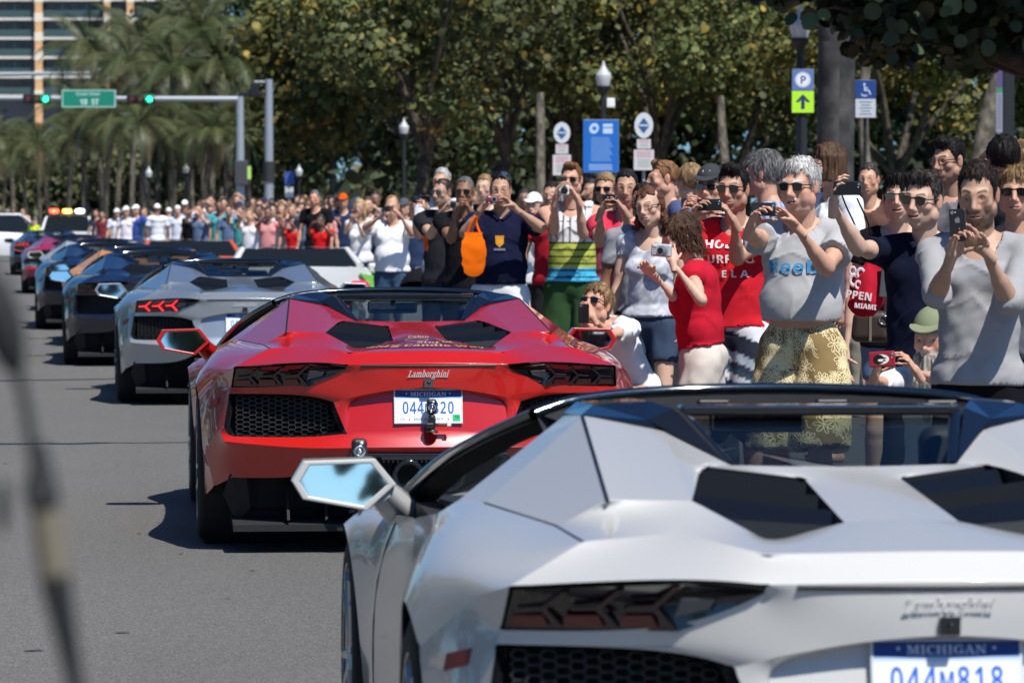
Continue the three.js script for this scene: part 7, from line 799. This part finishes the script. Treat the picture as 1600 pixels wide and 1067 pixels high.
// ---------- the distant crowd ----------
const FAR = [];
{
  const base = (more) => ({ q: 3, skin: 'tan', hair: 'dark', label: 'x', D: 70, eye: [500, 325], ...more }), protos = {};
  // poses are given relative to the figure: hands in pixels around eye [500, 325] at D 70 (96 px per metre)
  const kinds = { stand: base({ turn: -15, shirt: { c: '#fff', sleeve: .55 }, pants: { c: '#333', len: 1.9 } }), film: base({ turn: -15, handR: [490, 332, .4], elbowR: [478, 350, .1], handL: [509, 332, .4], elbowL: [522, 350, .1], shirt: { c: '#fff', sleeve: .55 }, pants: { c: '#333', len: 1.1 } }), reach: base({ turn: -30, handR: [488, 316, .45], elbowR: [480, 338, .2], handL: [503, 318, .45], elbowL: [518, 342, .1], shirt: { c: '#fff', sleeve: .5 }, pants: { c: '#333', len: 1.1 } }), woman: base({ female: 1, style: 'long', turn: -20, handR: [489, 340, .35], elbowR: [482, 356, .1], handL: [496, 342, .35], elbowL: [510, 356, .1], shirt: { c: '#fff', sleeve: .2 }, pants: { c: '#333', len: .5 } }), capped: base({ turn: -10, cap: { c: '#eee' }, shirt: { c: '#fff', sleeve: .6 }, pants: { c: '#333', len: 1.9 } }), away: base({ turn: 170, cap: { c: '#eee', brim: 0 }, shirt: { c: '#fff', sleeve: .6 }, pants: { c: '#222', len: 1.9 }, handR: undefined }) };
  const mats = {}, mat = (c, kind) => mats[c + kind] || (mats[c + kind] = kind === 'skin' ? new THREE.MeshPhysicalMaterial({ color: lin(...c.split(',').map(Number)), roughness: .5, vertexColors: true }) : kind === 'hair' ? std(lin(...c.split(',').map(Number)), .5) : cloth(c)), G = 'people in the distant crowd';
  const put = (kind, px, py, D, shirt, label, o = {}) => {
    let P = protos[kind], r; if (!P) { const sk = kinds[kind]; const made = person({ ...sk, label }); P = protos[kind] = made; r = made.root; } else { r = P.root.clone(); r.name = numbered('person'); scene.add(r); }
    const e = at(px, py, D), k = clamp((e.y - .03) / 1.638, .62, 1.18), turn = (o.turn ?? (kind === 'away' ? 170 : -15)) * Math.PI / 180 + rr(-.3, .3); r.scale.setScalar(k); r.rotation.y = turn; r.position.set(e.x, clamp(e.y - 1.62 * k, 0, .15), e.z); r.userData = { label, category: 'person', group: G };
    const skin = o.skin || pick([[1, 1, 1], [1.25, 1.25, 1.25], [1.2, 1.15, 1.1], [.55, .5, .5]]); r.traverse((m) => { if (!m.isMesh) return; if (m.name === 'shirt') m.material = mat(shirt, 'c'); if (m.name === 'trousers' || m.name === 'shorts') m.material = mat(o.pants || pick(['#2b2d34', '#3c4a5e', '#6b6458', '#8b8578']), 'c'); if (m.name === 'body') m.material = mat(skin.join(), 'skin'); if (m.name === 'cap') m.material = mat(o.cap || '#e6e6e6', 'c'); if (m.name === 'hair') m.material = mat((HAIRC[o.hair || pick(['dark', 'black', 'brown', 'darkblond'])]).join(), 'hair'); });
    FAR.push(r); return r;
  };
  // those one can describe
  put('woman', 563, 326, 55, '#d9d9dc', 'blonde woman in white top and navy shorts clapping at the kerb', { hair: 'blond', pants: '#1c2440' }); put('stand', 493, 311, 67, '#15161a', 'tall bald man in black T-shirt above the crowd', { hair: 'darkgrey', skin: [1.3, 1.15, 1.1] });
  put('capped', 536, 316, 72, '#22304e', 'man in orange cap among the distant crowd', { cap: '#e0561a' }); put('film', 459, 348, 72, '#b8141e', 'person in red shirt and red cap lifting a camera by the white coupe', { hair: 'black' }); put('film', 502, 346, 66, '#c01a20', 'child in red shirt beside the white coupe', { skin: [.3, .27, .27], hair: 'black' });
  put('reach', 480, 329, 70, '#5f7890', 'onlooker in faded blue shirt with both arms raised'); put('film', 478, 352, 74, '#5a1a24', 'person in maroon shirt behind the red-shirted child'); put('stand', 425, 326, 84, '#2a62b8', 'onlooker in bright blue T-shirt left of the red cap'); put('film', 434, 322, 90, '#a3202c', 'onlooker in dark red T-shirt left of the white helmet');
  put('stand', 294, 331, 96, '#0f0f12', 'heavy-set person in black sleeveless dress by the riders', { skin: [.75, .62, .55], turn: -60, hair: 'black' }); put('capped', 245, 328, 97, '#e4e6ec', 'white-helmeted rider in white shirt on the police motorcycle', { cap: '#f2f2f2', turn: 175 });
  put('capped', 182, 334, 104, '#dfe2ea', 'officer in white shirt nearest the police car'); put('capped', 197, 331, 100, '#e6dfe4', 'officer in white shirt with a peaked cap, second from the police car'); put('capped', 213, 329, 100, '#34509a', 'officer in blue shirt and white helmet', { cap: '#f0f0f0' }); put('stand', 226, 333, 102, '#cfd3dd', 'man in pale shirt right behind the blue-shirted officer');
  put('away', 263, 333, 104, '#d5d9e2', 'white-helmeted rider right of the motorcycle, back turned'); put('away', 277, 330, 102, '#cdd3e0', 'white-helmeted rider leaning left of the black dress'); put('capped', 288, 322, 106, '#b9bfcd', 'tallest white-helmeted rider above the black dress', { cap: '#f4f4f4' });
  put('film', 328, 330, 92, '#25305a', 'onlooker in navy dress with white bag right of the black dress', { skin: [1.1, 1, 1] }); put('capped', 317, 335, 97, '#39405a', 'person in black and white cap aiming a camera', { cap: '#d9d9dd' }); put('film', 351, 327, 88, '#e49ab4', 'onlooker in pale pink T-shirt'); put('stand', 379, 333, 84, '#4b4e56', 'man in dark grey T-shirt bending forward right of the pink T-shirt');
  put('film', 411, 336, 82, '#8a5a3a', 'tanned onlooker in brown top leaning over the dark roadster'); put('stand', 585, 313, 60, '#1d2440', 'man in navy shirt in the shade behind the clapping woman'); put('film', 575, 322, 58, '#3a3f4e', 'shaded onlooker in slate shirt left of the white T-shirt man'); put('capped', 52, 346, 128, '#c6e02a', 'worker in yellow-green vest beside the police car', { cap: '#3a3a3a' }); put('stand', 20, 330, 150, '#a86a48', 'person in rust shirt near the left palms'); put('stand', 36, 331, 150, '#c9a58c', 'person in beige shirt near the left palms');
  put('stand', 160, 336, 120, '#7a3038', 'onlooker in dark red right behind the police car'); put('stand', 150, 334, 124, '#40444e', 'onlooker in charcoal behind the police car');
  // the rest of the rows
  const cols = [['#d8d8dc', 'white'], ['#2b3148', 'navy'], ['#8a2a30', 'dark red'], ['#c7b8a4', 'beige'], ['#5c6f8c', 'steel blue'], ['#3b3d42', 'charcoal'], ['#c88a8a', 'rose'], ['#7d8a5c', 'olive'], ['#b44a2c', 'rust'], ['#9aa4b4', 'pale grey'], ['#4a9a9a', 'teal'], ['#d9c65a', 'yellow']], where = [['front', 0], ['middle', 1], ['back', 2]];
  let i = 0; for (const [row, D0, py0, n] of [['front', 70, 334, 8], ['second', 78, 327, 13], ['third', 88, 321, 15], ['rear', 100, 318, 15]]) for (let j = 0; j < n; j++) { const px = (row === 'front' ? lerp(385, 560, (j + .5) / n) : lerp(305, 590, (j + .5) / n)) + rr(-6, 6), kind = pick(['film', 'stand', 'reach', 'woman', 'capped', 'film', 'stand']), c = cols[(i * 5 + j) % cols.length]; i++; put(kind, px, py0 + rr(-5, 5), D0 + rr(-3, 5), c[0], `onlooker in ${c[1]} ${kind === 'film' ? 'filming' : kind === 'reach' ? 'arms raised' : kind === 'woman' ? 'with long hair' : kind === 'capped' ? 'in a cap' : 'standing'}, ${['first', 'second', 'third', 'fourth', 'fifth', 'sixth', 'seventh', 'eighth', 'ninth', 'tenth', 'eleventh', 'twelfth', 'thirteenth', 'fourteenth', 'fifteenth'][j]} from left in the ${row} distant row`, { cap: pick(['#e6e6e6', '#2c3550', '#8c2c30', '#3a3a3a']) }); }
  // knots of people behind the nearer row
  [[650, 330, 50, '#2c3a58', 'shaded onlooker in dark blue between the phone and the camcorder'], [668, 322, 52, '#5a5048', 'shaded onlooker in brown behind the camcorder'], [632, 326, 56, '#383c46', 'shaded onlooker in charcoal right of the balding man'], [742, 318, 46, '#23252c', 'shaded onlooker in black above the orange bag'], [820, 312, 52, '#30343e', 'shaded onlooker in slate right of the navy polo'], [925, 300, 44, '#5c4a44', 'onlooker in brown between the tank top and the blonde woman'], [1062, 290, 38, '#53607a', 'onlooker in grey blue left of the man in the cap'], [1225, 282, 34, '#4a4a52', 'onlooker in grey behind the old man'], [1360, 284, 32, '#5a4038', 'onlooker in brown right of the long-haired person'], [1545, 268, 30, '#3e4048', 'onlooker in dark grey between two heads at the right back']].forEach(([px, py, D, c, l], k) => put(['stand', 'film', 'capped', 'stand'][k % 4], px, py, D, c, l, { cap: '#50545c' }));
}
renderer.render(scene, camera);
